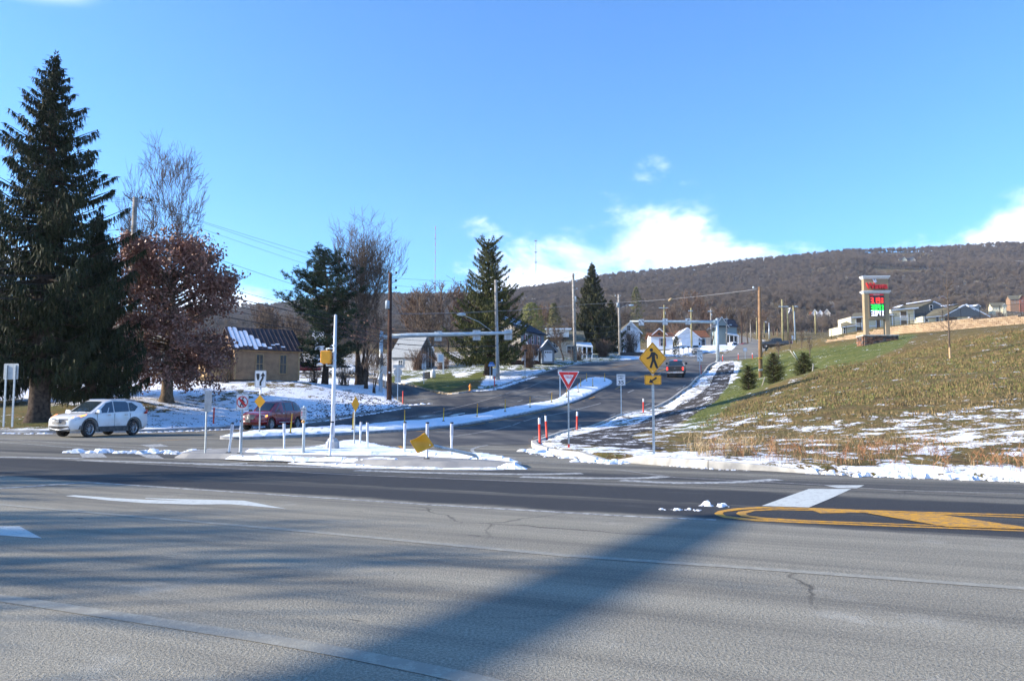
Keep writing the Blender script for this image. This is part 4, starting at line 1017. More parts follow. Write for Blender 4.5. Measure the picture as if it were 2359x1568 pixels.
shrub('thin brush between the pine trunk and the many-stemmed tree', pos(790, 893, 77), 2.2, 3.0, 4, M_TWIG, 60)
shrub('bare brush leaning on the corner of the tan building', pos(520, 882, 69), 2.2, 2.4, 5, M_TWIGD, 30)
shrub('brown thicket beside the grey barn gable', pos(962, 855, 106), 3.0, 4.5, 6, M_TWIGR, 120)
shrub('brown bush in front of the yard house wall', pos(1018, 850, 104), 2.2, 4.0, 7, M_TWIGR, 90)
shrub('leafless hedge bush by the mailbox before the beige house', pos(1330, 826, 121), 1.9, 5.0, 8, M_TWIGR, 110)
shrub('brown shrub under the spruce at the far left lawn', pos(150, 900, 74), 1.8, 3.4, 9, M_TWIGR, 60)
shrub('dark tangled bush in front of the white house with the porch', pos(1452, 806, 158), 4.6, 6.5, 10, M_TWIGD, 220)
# leafless trees of the middle distance: five grown once, the rest are copies
protos = []
for i in range(5):
    t = bare_tree('x', (0, 0, 0), 12.0, 100+i, w=8.5, r0=.2, fork=.26, levels=5, up=.45, spread=.95, twig=.030, dens=1.1, split=3, mc=[M_TWIG, M_TWIGR, M_TWIGD, M_TWIG, M_TWIGR][i], mt=M_TWIGD, rz=0, maxseg=2600)
    protos.append(t)
WOOD = [ # u, v_foot, Y, top v, width m, label
 (1298,832,119,742,5.5,'leafless tree in front of the grey garage, left of the tall pale pole'),
 (640,862,125,690,9,'leafless tree above the tan building roof'),
 (590,862,120,700,9,'knobbly leafless tree left above the tan building roof'),
 (905,858,118,760,8,'low leafless tree over the white barn roof'),
 (940,856,125,650,11,'wide leafless tree behind the dark brown utility pole'),
 (985,854,122,668,10,'leafless tree behind the speed limit 25 sign'),
 (1030,852,128,640,9,'leafless tree left of the yard spruce top'),
 (880,862,140,690,10,'leafless tree behind the mast arm post'),
 (1185,830,150,675,11,'leafless tree right of the yard spruce'),
 (1250,826,165,690,12,'leafless tree behind the grey house roof'),
 (1310,822,160,720,8,'leafless tree behind the tall pale pole'),
 (1340,820,165,730,8,'brown leafless tree left of the dark conical spruce'),
 (1420,810,190,715,9,'leafless tree between the dark spruce and the mast tip'),
 (1500,806,210,720,9,'leafless tree behind the overhead sign with the crossing arrows'),
 (1615,790,260,665,15,'large round leafless tree behind the white gabled house'),
 (1580,793,255,690,12,'leafless tree behind the overhead turn arrow sign'),
 (1560,795,240,700,11,'leafless tree over the brown ranch roof'),
 (1680,785,300,695,13,'leafless tree behind the mast post'),
 (1722,780,310,700,12,'leafless tree right of the mast post, over the grey house'),
 (1640,790,290,700,12,'leafless tree over the long brown roof'),
 (960,850,150,700,11,'pale leafless tree far behind the speed limit 25 sign'),
 (1085,846,150,690,11,'leafless tree far behind the yard spruce'),
 (840,862,150,720,11,'leafless tree far behind the many-stemmed tree'),
 (700,862,135,715,9,'leafless tree behind the dark pine, left side'),
 (1760,782,340,705,12,'leafless tree behind the orange utility pole'),
 (1800,780,350,712,12,'leafless tree between orange pole and the pair of pale poles'),
]
for i, (u, v, Y, vt, w, lab) in enumerate(WOOD):
    f = pos(u, v, Y); top = P(u, vt, Y).z; hh = max(3, top-f.z)
    src = protos[i % 5]; c = copy_tree(src, None, loc=f, rz=i*1.7, scale=(w/8.5, w/8.5, hh/12.0), label=lab, group='leafless trees of the middle distance')
for i, (x, y, h_) in enumerate(((-24, 4.2, 10.5), (-31, 9.6, 11), (-33, 6.2, 14), (-21, .8, 9), (-32, 13.5, 11.5))):
    copy_tree(protos[i], None, loc=(x, y, 0), rz=i*2.1, scale=(1, 1, h_/12), label=['nearest tall leafless tree beyond the left picture edge', 'middle-sized leafless tree beyond the left picture edge', 'tallest leafless tree beyond the left picture edge', 'smallest leafless tree beyond the left picture edge', 'farthest leafless tree beyond the left picture edge'][i], group='leafless trees beyond the left picture edge')
for t in protos:
    for ch in list(t.children): bpy.data.objects.remove(ch)
    bpy.data.objects.remove(t)
# the far wood: points carrying size and turn, small trees set on them by geometry nodes
def wood_proto(seed, m):
    rr = random.Random(seed); mb = MB(); tips = []
    a = MB(); grow(mb, mb, 12, 1.05, .26, seed, fork=.3, levels=3, up=.4, twig=.04, dens=2.6, split=3, tips=tips, maxseg=150)
    for q in tips:
        for _ in range(12):
            e = Vector((rr.gauss(0, 1), rr.gauss(0, 1), rr.gauss(.5, .9))).normalized()*rr.uniform(.6, 1.5); b_ = (Matrix.Rotation(rr.uniform(0, 3), 3, e) @ e.orthogonal()).normalized()*.035
            mb.add([q-b_, q+b_, q+e], [(0, 1, 2)])
    z = max(v[2] for v in mb.v); mb.v = [(v[0], v[1], v[2]*12/z) for v in mb.v]
    me_ = mb.mesh('wood_tree'); me_.materials.append(m); return bpy.data.objects.new('wood_tree', me_)
M_WOODA = mat('wood_far_grey', (.135, .110, .088), .95, var=.3, scale=.02); M_WOODB = mat('wood_far_brown', (.165, .125, .090), .95, var=.3, scale=.02); M_WOODC = mat('wood_far_dark', (.080, .067, .058), .95, var=.3, scale=.02)
def gn_scatter(name, P_, scl, rot, which, protos_):
    for pi, proto in enumerate(protos_):
        sel = np.nonzero(which == pi)[0]
        me_ = bpy.data.meshes.new(name); me_.from_pydata(P_[sel].tolist(), [], [])
        for nm, arr in (('scl', scl), ('rot', rot)):
            at_ = me_.attributes.new(nm, 'FLOAT', 'POINT'); at_.data.foreach_set('value', arr[sel].astype(np.float32))
        o = link(name, me_, None); tag(o, kind='stuff')
        ng = bpy.data.node_groups.new('set_trees', 'GeometryNodeTree')
        ng.interface.new_socket('Geometry', in_out='INPUT', socket_type='NodeSocketGeometry'); ng.interface.new_socket('Geometry', in_out='OUTPUT', socket_type='NodeSocketGeometry')
        N = ng.nodes.new; L = ng.links.new
        gi, go = N('NodeGroupInput'), N('NodeGroupOutput'); ip = N('GeometryNodeInstanceOnPoints'); mp = N('GeometryNodeMeshToPoints')
        oi = N('GeometryNodeObjectInfo'); oi.inputs['Object'].default_value = proto; oi.inputs['As Instance'].default_value = True
        a1 = N('GeometryNodeInputNamedAttribute'); a1.data_type = 'FLOAT'; a1.inputs[0].default_value = 'scl'
        a2 = N('GeometryNodeInputNamedAttribute'); a2.data_type = 'FLOAT'; a2.inputs[0].default_value = 'rot'
        cx_ = N('ShaderNodeCombineXYZ'); L(a2.outputs[0], cx_.inputs[2])
        L(gi.outputs[0], mp.inputs[0]); L(mp.outputs[0], ip.inputs['Points']); L(oi.outputs['Geometry'], ip.inputs['Instance'])
        L(cx_.outputs[0], ip.inputs['Rotation']); L(a1.outputs[0], ip.inputs['Scale']); L(ip.outputs[0], go.inputs[0])
        md_ = o.modifiers.new('trees', 'NODES'); md_.node_group = ng
HOUSE_GAPS = []
def far_wood():
    n = 44000; r_ = np.random.default_rng(3)
    y = 330+(1440-330)*r_.random(n)**.72; uu = r_.uniform(420, 2560, n); x = (uu-W0/2)/F0*y
    keep = r_.random(n) < (y/1440)**.9*.95+.05
    # clearings: road crest, right-hand apartments ground, thinner strips
    keep &= ~((np.abs(uu-1800) < 140) & (y < 430)) & ~((uu > 1900) & (y < 420))
    strips = np.sin(y/46+x/170)+.6*np.sin(x/63-y/150); keep &= ~((strips > 1.28) & (y > 500))
    for hu, hY, hr in HOUSE_GAPS:
        hx = (hu-W0/2)/F0*hY; keep &= ~((np.abs(x-hx) < hr) & (y < hY+hr*.6) & (y > hY-hr*1.3))
    x, y = x[keep], y[keep]
    z = zt(x, y)-.5
    N_ = len(x); scl = r_.uniform(.62, 1.12, N_)*np.where(y < 420, .8, 1.0); which = r_.choice(6, N_, p=[.24, .20, .18, .16, .12, .10])
    gn_scatter('far_wood', np.stack([x, y, z], 1), scl, r_.uniform(0, 6.28, N_), which, [wood_proto(201, M_WOODA), wood_proto(202, M_WOODB), wood_proto(203, M_WOODA), wood_proto(204, M_WOODC), wood_proto(205, M_WOODB), wood_proto(206, M_WOODC)])
# ground cover
def blades(name, poly_px, n, hmin, hmax, w, m, seed, tuft=4, lean=.35, excl=None, ymax=200):
    rr = random.Random(seed); pl = H(poly_px); xs = [p[0] for p in pl]; ys = [p[1] for p in pl]
    r_ = np.random.default_rng(seed); X = r_.uniform(min(xs), max(xs), n*4); Y = r_.uniform(min(ys), max(ys), n*4)
    k_ = inside(pl, X, Y); X, Y = X[k_][:n], Y[k_][:n]; cl = np.sin(X*2.1+Y*1.3)+np.sin(X*.8-Y*1.9)+np.sin(X*.31+Y*.4)*1.2
    sel = cl+r_.normal(0, .9, len(X)) > -.4; X, Y = X[sel], Y[sel]; Z = zt(X, Y)+.10
    V, F = [], []
    for x, y, z in zip(X, Y, Z):
        for _ in range(tuft):
            h = rr.uniform(hmin, hmax); a = rr.uniform(0, 6.28); dx, dy = math.cos(a), math.sin(a); l = lean*h*rr.random(); ox, oy = rr.gauss(0, .07), rr.gauss(0, .07)
            b = len(V); V += [(x+ox-dy*w, y+oy+dx*w, z), (x+ox+dy*w, y+oy-dx*w, z), (x+ox+dx*l*.5, y+oy+dy*l*.5, z+h*.6), (x+ox+dx*l, y+oy+dy*l, z+h)]
            F += [(b, b+1, b+2), (b+1, b+3, b+2)]
            if hmax > .5 and rr.random() < .8:
                for _k in range(3):
                    g = rr.uniform(.35, .9); q = (x+ox+dx*l*g, y+oy+dy*l*g, z+h*g); a2 = rr.uniform(0, 6.28); c = len(V)
                    V += [(q[0], q[1], q[2]), (q[0], q[1], q[2]+.02), (q[0]+math.cos(a2)*.10, q[1]+math.sin(a2)*.10, q[2]+.12)]; F.append((c, c+1, c+2))
    me_ = bpy.data.meshes.new(name); me_.from_pydata(V, [], F); o = link(name, me_, None, m); tag(o, kind='stuff'); return o
M_WEEDR = mat_leafy('weeds_red', (.26, .10, .045), (.34, .20, .10), (.16, .07, .04), 3); M_WEEDT = mat_leafy('weeds_tan', (.46, .34, .18), (.34, .23, .12), (.55, .44, .26), 3)
M_GRASSB = mat_leafy('grass_brown', (.15, .10, .048), (.24, .17, .075), (.33, .25, .11), 1.5); M_GRASSG = mat_leafy('grass_green', (.09, .12, .03), (.17, .18, .05), (.25, .24, .09), 1.5)
VERGE = [(1545,1052),(1560,1030),(1700,1020),(1900,1020),(2100,1020),(2359,1035),(2500,1045),(2500,1112),(2359,1104),(2150,1096),(1990,1088),(1850,1082),(1700,1072)]
blades('weeds', VERGE, 900, .06, .28, .006, M_WEEDT, 1, 4)
blades('weeds', [(1600,1050),(1800,1045),(2000,1045),(2359,1060),(2500,1065),(2500,1110),(2359,1102),(2100,1092),(1900,1082),(1700,1070)], 420, .12, .55, .005, M_WEEDR, 2, 3)
blades('weeds', [(1560,1040),(1700,1035),(1760,1060),(1600,1062)], 160, .2, .6, .006, M_WEEDT, 12, 3)
blades('weeds', [(1208,1026),(1235,1018),(1240,1030),(1215,1034)], 8, .2, .4, .006, M_WEEDR, 13, 3)
blades('grass', [(1560,1010),(1700,960),(1900,930),(2359,910),(2600,910),(2600,1080),(2359,1060),(2000,1030),(1700,1030)], 3200, .03, .10, .012, M_WEEDT, 3, 3)
blades('grass', [(1600,990),(1700,925),(1850,880),(2000,835),(2150,790),(2359,765),(2600,760),(2600,960),(2359,955),(2000,970),(1750,990)], 17000, .05, .20, .03, M_GRASSB, 4, 3)
blades('grass', [(1640,965),(1700,930),(1850,880),(2000,835),(2359,768),(2600,765),(2600,920),(2359,910),(2000,940),(1750,970)], 13000, .03, .14, .03, M_GRASSG, 5, 3)
blades('grass', YARD, 5000, .02, .07, .02, M_GRASSG, 9, 3)
blades('grass', HILLG, 7000, .05, .15, .018, M_GRASSG, 6, 4)
blades('grass', [(0,975),(120,975),(130,992),(0,992)], 500, .05, .12, .012, M_GRASSG, 7, 4)
def rocks(px, n, smin, smax, seed, m, name='stones'):
    rr = random.Random(seed); pl = H(px); xs = [p[0] for p in pl]; ys = [p[1] for p in pl]; mb = MB(); k_ = 0
    r_ = np.random.default_rng(seed); X = r_.uniform(min(xs), max(xs), n*5); Y = r_.uniform(min(ys), max(ys), n*5); i_ = inside(pl, X, Y); X, Y = X[i_][:n], Y[i_][:n]; Z = zt(X, Y)+.12
    for x, y, z in zip(X, Y, Z):
        s_ = rr.uniform(smin, smax); vs = [(x, y, z+s_*.75)]; nn = 5
        for ring, zz in ((.7, .5), (1, -.1)):
            for a in range(nn):
                t = a*6.28/nn+rr.uniform(-.4, .4); vs.append((x+math.cos(t)*s_*ring*rr.uniform(.7, 1.2), y+math.sin(t)*s_*ring*rr.uniform(.7, 1.2), z+s_*zz))
        mb.add(vs, [(0, 1+a, 1+(a+1) % nn) for a in range(nn)]+[(1+a, 1+nn+a, 1+nn+(a+1) % nn, 1+(a+1) % nn) for a in range(nn)])
    o = mb.build(name, m); tag(o, kind='stuff')
rocks([(800,900),(850,915),(900,925),(935,936),(870,952),(790,965),(700,970),(690,950),(740,920)], 850, .025, .095, 1, mat('dark_stone', (.10, .095, .10), .9, var=.3, scale=4))
rocks([(130,968),(330,955),(560,950),(690,950),(690,970),(560,982),(330,992),(130,990)], 260, .02, .06, 2, M_BARK, 'leaf_litter')
# ------------------------------------------------------------------ vehicles (x forward, y left, z up; standing on z = 0)
M_TYRE = mat('tyre_rubber', (.022, .022, .024), .85, var=.2, scale=20, dirt=(.07, .068, .065))
M_GLASS = mat('car_glass', (.02, .03, .035), .06, var=.02, spec=.8); M_GLASSB = mat('car_glass_blue', (.025, .045, .075), .08, var=.05, spec=.8)
M_BLACKP = mat('black_plastic', (.03, .032, .036), .6, var=.2, scale=8, dirt=(.09, .088, .085))
M_CHROME = mat('chrome', (.7, .7, .72), .18, metal=1.0, var=.03); M_ALU = mat('alloy_wheel', (.42, .43, .45), .3, metal=.8, var=.08)
M_WHITEC = mat('car_white', (.72, .73, .74), .28, var=.03, scale=2, coat=.7, dirt=(.60, .59, .57)); M_REDC = mat('car_burgundy', (.19, .010, .016), .25, var=.06, scale=2, coat=.8)
M_BLACKC = mat('car_black', (.022, .023, .026), .3, var=.08, coat=.6, dirt=(.045, .045, .045)); M_SILVC = mat('car_silver', (.62, .60, .56), .35, metal=.2, var=.05, coat=.4)
M_LENS = mat('lamp_lens_clear', (.55, .57, .6), .1, var=.05, spec=.8); M_LENSR = mat('lamp_lens_red', (.42, .012, .012), .2, var=.1)
M_BRAKE = mat('brake_light_lit', (.7, .02, .02), .3, emit=((1.0, .04, .03), 1.6)); M_AMBER = mat('turn_signal_lit', (.8, .25, .04), .3, emit=((1.0, .28, .04), 2.2))
M_PLATE = mat('number_plate', (.6, .6, .62), .4)
def loft(mb, rings, mi=0, closed_ends=True, smooth=True):
    n = len(rings[0]); b = []
    vs = [p for r in rings for p in r]
    fs = [(i*n+k, i*n+(k+1) % n, (i+1)*n+(k+1) % n, (i+1)*n+k) for i in range(len(rings)-1) for k in range(n)]
    mb.add(vs, fs, mi, smooth)
    if closed_ends:
        o = len(mb.v)-len(vs); mb.f.append(tuple(o+k for k in range(n-1, -1, -1))); mb.m.append(mi); mb.sm.append(False)
        o2 = o+(len(rings)-1)*n; mb.f.append(tuple(o2+k for k in range(n))); mb.m.append(mi); mb.sm.append(False)
def bool_cut(me, cut_mb):
    fix_normals(me); cm = cut_mb.mesh('cut'); fix_normals(cm)
    a = bpy.data.objects.new('a', me); b = bpy.data.objects.new('b', cm); COL.objects.link(a); COL.objects.link(b)
    md_ = a.modifiers.new('b', 'BOOLEAN'); md_.operation = 'DIFFERENCE'; md_.object = b; md_.solver = 'EXACT'
    dg = bpy.context.evaluated_depsgraph_get(); ev = a.evaluated_get(dg); r = bpy.data.meshes.new_from_object(ev)
    bpy.data.objects.remove(a); bpy.data.objects.remove(b); return r if len(r.polygons) > 8 else me
def lerp(a, b, t): return a+(b-a)*t
def car(label, cat, loc, rz, body, cabin, wheels, paint, name='parked_car', windows=(), ws=(0, 1), rear=(-2, -1), wr=.34, ww=.24, hub=.18, spokes=5, tyre_m=None, rim_m=None, arch=None, extra=None, group=None, fine=True, zs=1.0, xs=1.0):
    t = thing(name, label, cat, loc, rz, group); t.scale = (xs, 1, zs)
    mb = MB()
    rings = []
    for x, zb, zt_, w in body:
        h = zt_-zb
        half = [(.80*w, zb), (.97*w, zb+.14*h), (w, zb+.38*h), (w*.995, zb+.72*h), (w*.955, zt_-.035), (w*.84, zt_), (w*.45, zt_+.025)]
        rings.append([(x, a, z) for a, z in half]+[(x, -a, z) for a, z in half[::-1]])
    loft(mb, rings)
    me_ = mb.mesh('body')
    if fine:
        cut = MB()
        for x, y in wheels:
            s_ = 1 if y > 0 else -1
            cut.lathe([(.001, .45*s_), (wr+.065, .45*s_), (wr+.065, 1.25*s_), (.001, 1.25*s_)], 20, c=(x, 0, wr+.01), axis='y')
        me_ = bool_cut(me_, cut)
        me_.polygons.foreach_set('use_smooth', [True]*len(me_.polygons))
        try: me_.set_sharp_from_angle(angle=R(38))
        except Exception: pass
    bo = link('body', me_, t, paint)
    cb = MB(); rings = []
    for x, wb, zb, wt, zt_ in cabin:
        half = [(wb, zb-.03), (wt, zt_-.05*(zt_ > zb+.1)), (max(.1, wt-.12), zt_), (wt*.4, zt_+.02)]
        rings.append([(x, a, z) for a, z in half]+[(x, -a, z) for a, z in half[::-1]])
    loft(cb, rings); cme = cb.mesh('cabin'); fix_normals(cme)
    try: cme.set_sharp_from_angle(angle=R(35))
    except Exception: pass
    link('cabin', cme, t, paint)
    def side(x, f, s_, o=.012):
        cs = sorted(cabin, key=lambda c: c[0]); 
        for a, b in zip(cs[:-1], cs[1:]):
            if a[0] <= x <= b[0]:
                q = (x-a[0])/(b[0]-a[0]); wb, zb, wt, zt_ = [lerp(a[i], b[i], q) for i in (1, 2, 3, 4)]; 
                return (x, s_*(lerp(wb, wt, f)+o), lerp(zb-.03, zt_-.05, f))
        c = cs[0]; return (x, s_*c[1], c[2])
    for poly, gm in windows:
        for s_ in (1, -1):
            m_ = MB(); m_.add([side(x, f, s_) for x, f in poly], [tuple(range(len(poly)))]); m_.build('window', gm, t)
    def screen(i, j, nm, fr=.06, o=.014):
        a, b = cabin[i], cabin[j]; V = []
        for q in (fr, 1-fr):
            x = lerp(a[0], b[0], q); z = lerp(a[4], b[4], q); w = lerp(max(.1, a[3]-.12), max(.1, b[3]-.12), q)*.97
            sg = 1 if a[0]+b[0] > 0 else -1
            for yy, zz in ((-w, 0), (-w*.45, .017), (w*.45, .017), (w, 0)): V.append((x+o*sg, yy, z+zz+o))
        m_ = MB(); m_.add(V, [(0, 1, 5, 4), (1, 2, 6, 5), (2, 3, 7, 6)]); m_.build(nm, M_GLASS, t)
    if ws: screen(ws[0], ws[1], 'windshield')
    if rear: screen(rear[0] % len(cabin), rear[1] % len(cabin), 'rear_window')
    wmesh = None
    for x, y in wheels:
        s_ = 1 if y > 0 else -1
        if wmesh is None:
            ty = MB(); ty.lathe([(hub+.03, -ww/2), (wr-.03, -ww/2), (wr, -ww/2+.04), (wr, ww/2-.04), (wr-.03, ww/2), (hub+.02, ww/2), (hub+.02, -ww/2)], 20, axis='y'); tym = ty.mesh('tyre'); tym.materials.append(tyre_m or M_TYRE)
            ri = MB(); ri.lathe([(hub+.02, -.10), (hub+.035, .09), (hub, .10), (hub-.02, .03)], 18, axis='y'); ri.lathe([(.001, .085), (.05, .085), (.055, .03)], 10, axis='y')
            for k_ in range(spokes):
                a = k_*2*math.pi/spokes; ca, sa = math.cos(a), math.sin(a)
                for e in (-.028, .028):
                    q1 = (ca*.03-sa*e*.5, .075, sa*.03+ca*e*.5); q2 = (ca*(hub+.01)-sa*e*2.2, .085, sa*(hub+.01)+ca*e*2.2); ri.tube([q1, q2], [.016, .014], 4, cap=False)
            bk = MB(); bk.lathe([(.001, .0), (hub+.02, .0)], 14, axis='y'); rim_ = ri.mesh('rim'); rim_.materials.append(rim_m or M_ALU); bkm = bk.mesh('brake_disc'); bkm.materials.append(M_BLACKP); wmesh = (tym, rim_, bkm)
        w_ = bpy.data.objects.new('wheel', wmesh[0]); COL.objects.link(w_); w_.parent = t; w_.location = (x, y-s_*0.0, wr); w_.rotation_euler = (0, 0, 0 if s_ > 0 else math.pi)
        w_['_'] = 0; del w_['_']
        if fine:
            r_ = bpy.data.objects.new('rim', wmesh[1]); COL.objects.link(r_); r_.parent = w_
            d_ = bpy.data.objects.new('brake_disc', wmesh[2]); COL.objects.link(d_); d_.parent = w_
    if arch:
        for x, y in wheels:
            s_ = 1 if y > 0 else -1; m_ = MB(); V = []; n = 14
            for k_ in range(n+1):
                a = R(-8+k_*196/n)
                for rr_, oo in ((wr+.062, arch[1]), (wr+.13, arch[1]-.004), (wr+.13, arch[1]-.05)): V.append((x+math.cos(a)*rr_, s_*oo, wr+.02+math.sin(a)*rr_))
            m_.add(V, [(k_*3+q, k_*3+q+1, k_*3+q+4, k_*3+q+3) for k_ in range(n) for q in (0, 1)]); m_.build('wheel_arch', arch[0], t)
    def part(nm, m, fn):
        m_ = MB(); fn(m_); return m_.build(nm, m, t)
    if extra: extra(t, part)
    return t
def poly_on(mb, pts_, ext=.0): mb.add(pts_, [tuple(range(len(pts_)))])
# --- white SUV
body = [(-2.31,.50,.92,.62),(-2.27,.38,1.02,.78),(-2.12,.28,1.10,.88),(-1.8,.25,1.12,.92),(-1.3,.23,1.11,.925),(-.4,.22,1.07,.92),(.5,.22,1.05,.92),(1.0,.23,1.06,.925),(1.35,.24,1.05,.925),(1.75,.25,.99,.91),(2.05,.27,.92,.87),(2.22,.30,.83,.78),(2.31,.36,.72,.60)]
cabin = [(1.22,.80,1.05,.78,1.06),(.36,.87,1.05,.70,1.58),(.05,.88,1.05,.71,1.655),(-.8,.88,1.08,.71,1.66),(-1.55,.87,1.10,.68,1.615),(-1.95,.86,1.10,.66,1.53),(-2.24,.83,1.08,.74,1.12)]
def suv_extra(t, part):
    for s_ in (1, -1):
        part('headlight', M_LENS, lambda m: m.add([(2.27,.44*s_,.80),(2.17,.64*s_,.87),(1.74,.92*s_,.975),(1.60,.935*s_,1.0),(1.80,.93*s_,.87),(2.13,.84*s_,.75),(2.27,.62*s_,.71)],[(0,1,5,6),(1,2,4,5),(2,3,4)]))
        part('turn_signal', M_AMBER, lambda m: m.add([(2.20,.62*s_,.882),(1.75,.925*s_,.985),(1.58,.942*s_,1.01),(1.76,.938*s_,.93),(2.18,.72*s_,.835)],[(0,1,3,4),(1,2,3)]))
        part('mirror', M_WHITEC, lambda m: m.box((.98,1.00*s_,1.13),(.13,.22,.15),taper=.75))
        part('mirror_base', M_BLACKP, lambda m: m.box((1.0,.93*s_,1.05),(.10,.20,.06)))
        part('taillight', M_LENSR, lambda m: m.add([(-1.88,.925*s_,1.00),(-2.20,.86*s_,1.02),(-2.24,.80*s_,1.22),(-2.10,.84*s_,1.20),(-2.0,.92*s_,1.12)],[(0,1,2,3,4)]))
        part('sill', M_BLACKP, lambda m: m.box((-.02,.915*s_,.34),(1.75,.05,.24)))
        for x in (.30,-.72): part('door_handle', M_CHROME, lambda m: m.box((x,.945*s_,.97),(.20,.03,.035)))
        for x in (.98,-.05,-1.02): part('door_seam', M_BLACKP, lambda m: m.box((x,.917*s_,.74),(.014,.012,.58)))
        part('roof_rail', M_CHROME, lambda m: m.tube([(.1,.62*s_,1.67),(-.8,.63*s_,1.69),(-1.6,.60*s_,1.64)],.018,5))
        part('fog_light_pocket', M_BLACKP, lambda m: m.add([(2.16,.55*s_,.52),(2.02,.82*s_,.54),(1.90,.905*s_,.52),(1.90,.905*s_,.36),(2.08,.80*s_,.34),(2.24,.56*s_,.36)],[(0,1,4,5),(1,2,3,4)]))
    part('grille', M_BLACKP, lambda m: m.add([(2.275,-.54,.81),(2.325,0,.815),(2.275,.54,.81),(2.335,.42,.58),(2.365,0,.57),(2.335,-.42,.58)],[(0,1,4,5),(1,2,3,4)]))
    for z in (.79,.72,.65): part('grille_bar', M_CHROME if z > .75 else M_ALU, lambda m: m.tube([(2.31,-.46,z),(2.365,0,z),(2.31,.46,z)],.012,4))
    part('lower_bumper', M_BLACKP, lambda m: m.add([(2.33,-.62,.50),(2.375,0,.50),(2.33,.62,.50),(2.24,.66,.30),(2.30,0,.27),(2.24,-.66,.30)],[(0,1,4,5),(1,2,3,4)]))
    part('skid_trim', M_ALU, lambda m: (m.tube([(2.02,-.82,.50),(2.26,-.60,.36),(2.34,0,.33),(2.26,.60,.36),(2.02,.82,.50)],.025,5)))
    part('emblem', M_CHROME, lambda m: (m.box((2.39,-.045,.72),(.015,.016,.11)), m.box((2.39,.045,.72),(.015,.016,.11)), m.box((2.39,0,.72),(.015,.09,.016)), m.box((2.385,0,.785),(.012,.15,.012)), m.box((2.39,0,.655),(.012,.11,.012)), m.box((2.387,-.07,.72),(.012,.012,.13)), m.box((2.387,.07,.72),(.012,.012,.13))))
    part('sunroof', M_GLASS, lambda m: m.add([(.0,-.42,1.693),(.0,.42,1.693),(-.75,.42,1.70),(-.75,-.42,1.70)],[(0,1,2,3)]))
    part('wiper', M_BLACKP, lambda m: (m.tube([(1.2,.45,1.085),(1.0,-.1,1.20)],.012,4), m.tube([(1.2,-.1,1.09),(1.0,-.5,1.20)],.012,4)))
    part('roof_antenna', M_WHITEC, lambda m: m.prism([(-1.55,1.63),(-1.35,1.65),(-1.5,1.72)],-.02,.02))
suv_win = [([(.95,.12),(.88,.22),(.42,.86),(.36,.93),(-.02,.96),(-.02,.10)],M_GLASSB),([(-.08,.10),(-.08,.96),(-.85,.95),(-.98,.85),(-.98,.12)],M_GLASSB),([(-1.04,.12),(-1.04,.86),(-1.25,.90),(-1.62,.55),(-1.35,.14)],M_GLASS)]
fs = at(228, 1006.5, 38.5); fs.z = 0.0
car('white SUV turning left, orange signal lit, near the blank sign', 'suv', (fs.x, fs.y, float(zt(fs.x, fs.y))+.01), R(249), body, cabin, [(1.38,.80),(1.38,-.80),(-1.28,.80),(-1.28,-.80)], M_WHITEC, 'white_suv'.replace('white_', ''), suv_win, wr=.36, hub=.22, spokes=5, arch=(M_BLACKP, .935), extra=suv_extra, zs=1.06, xs=.96)
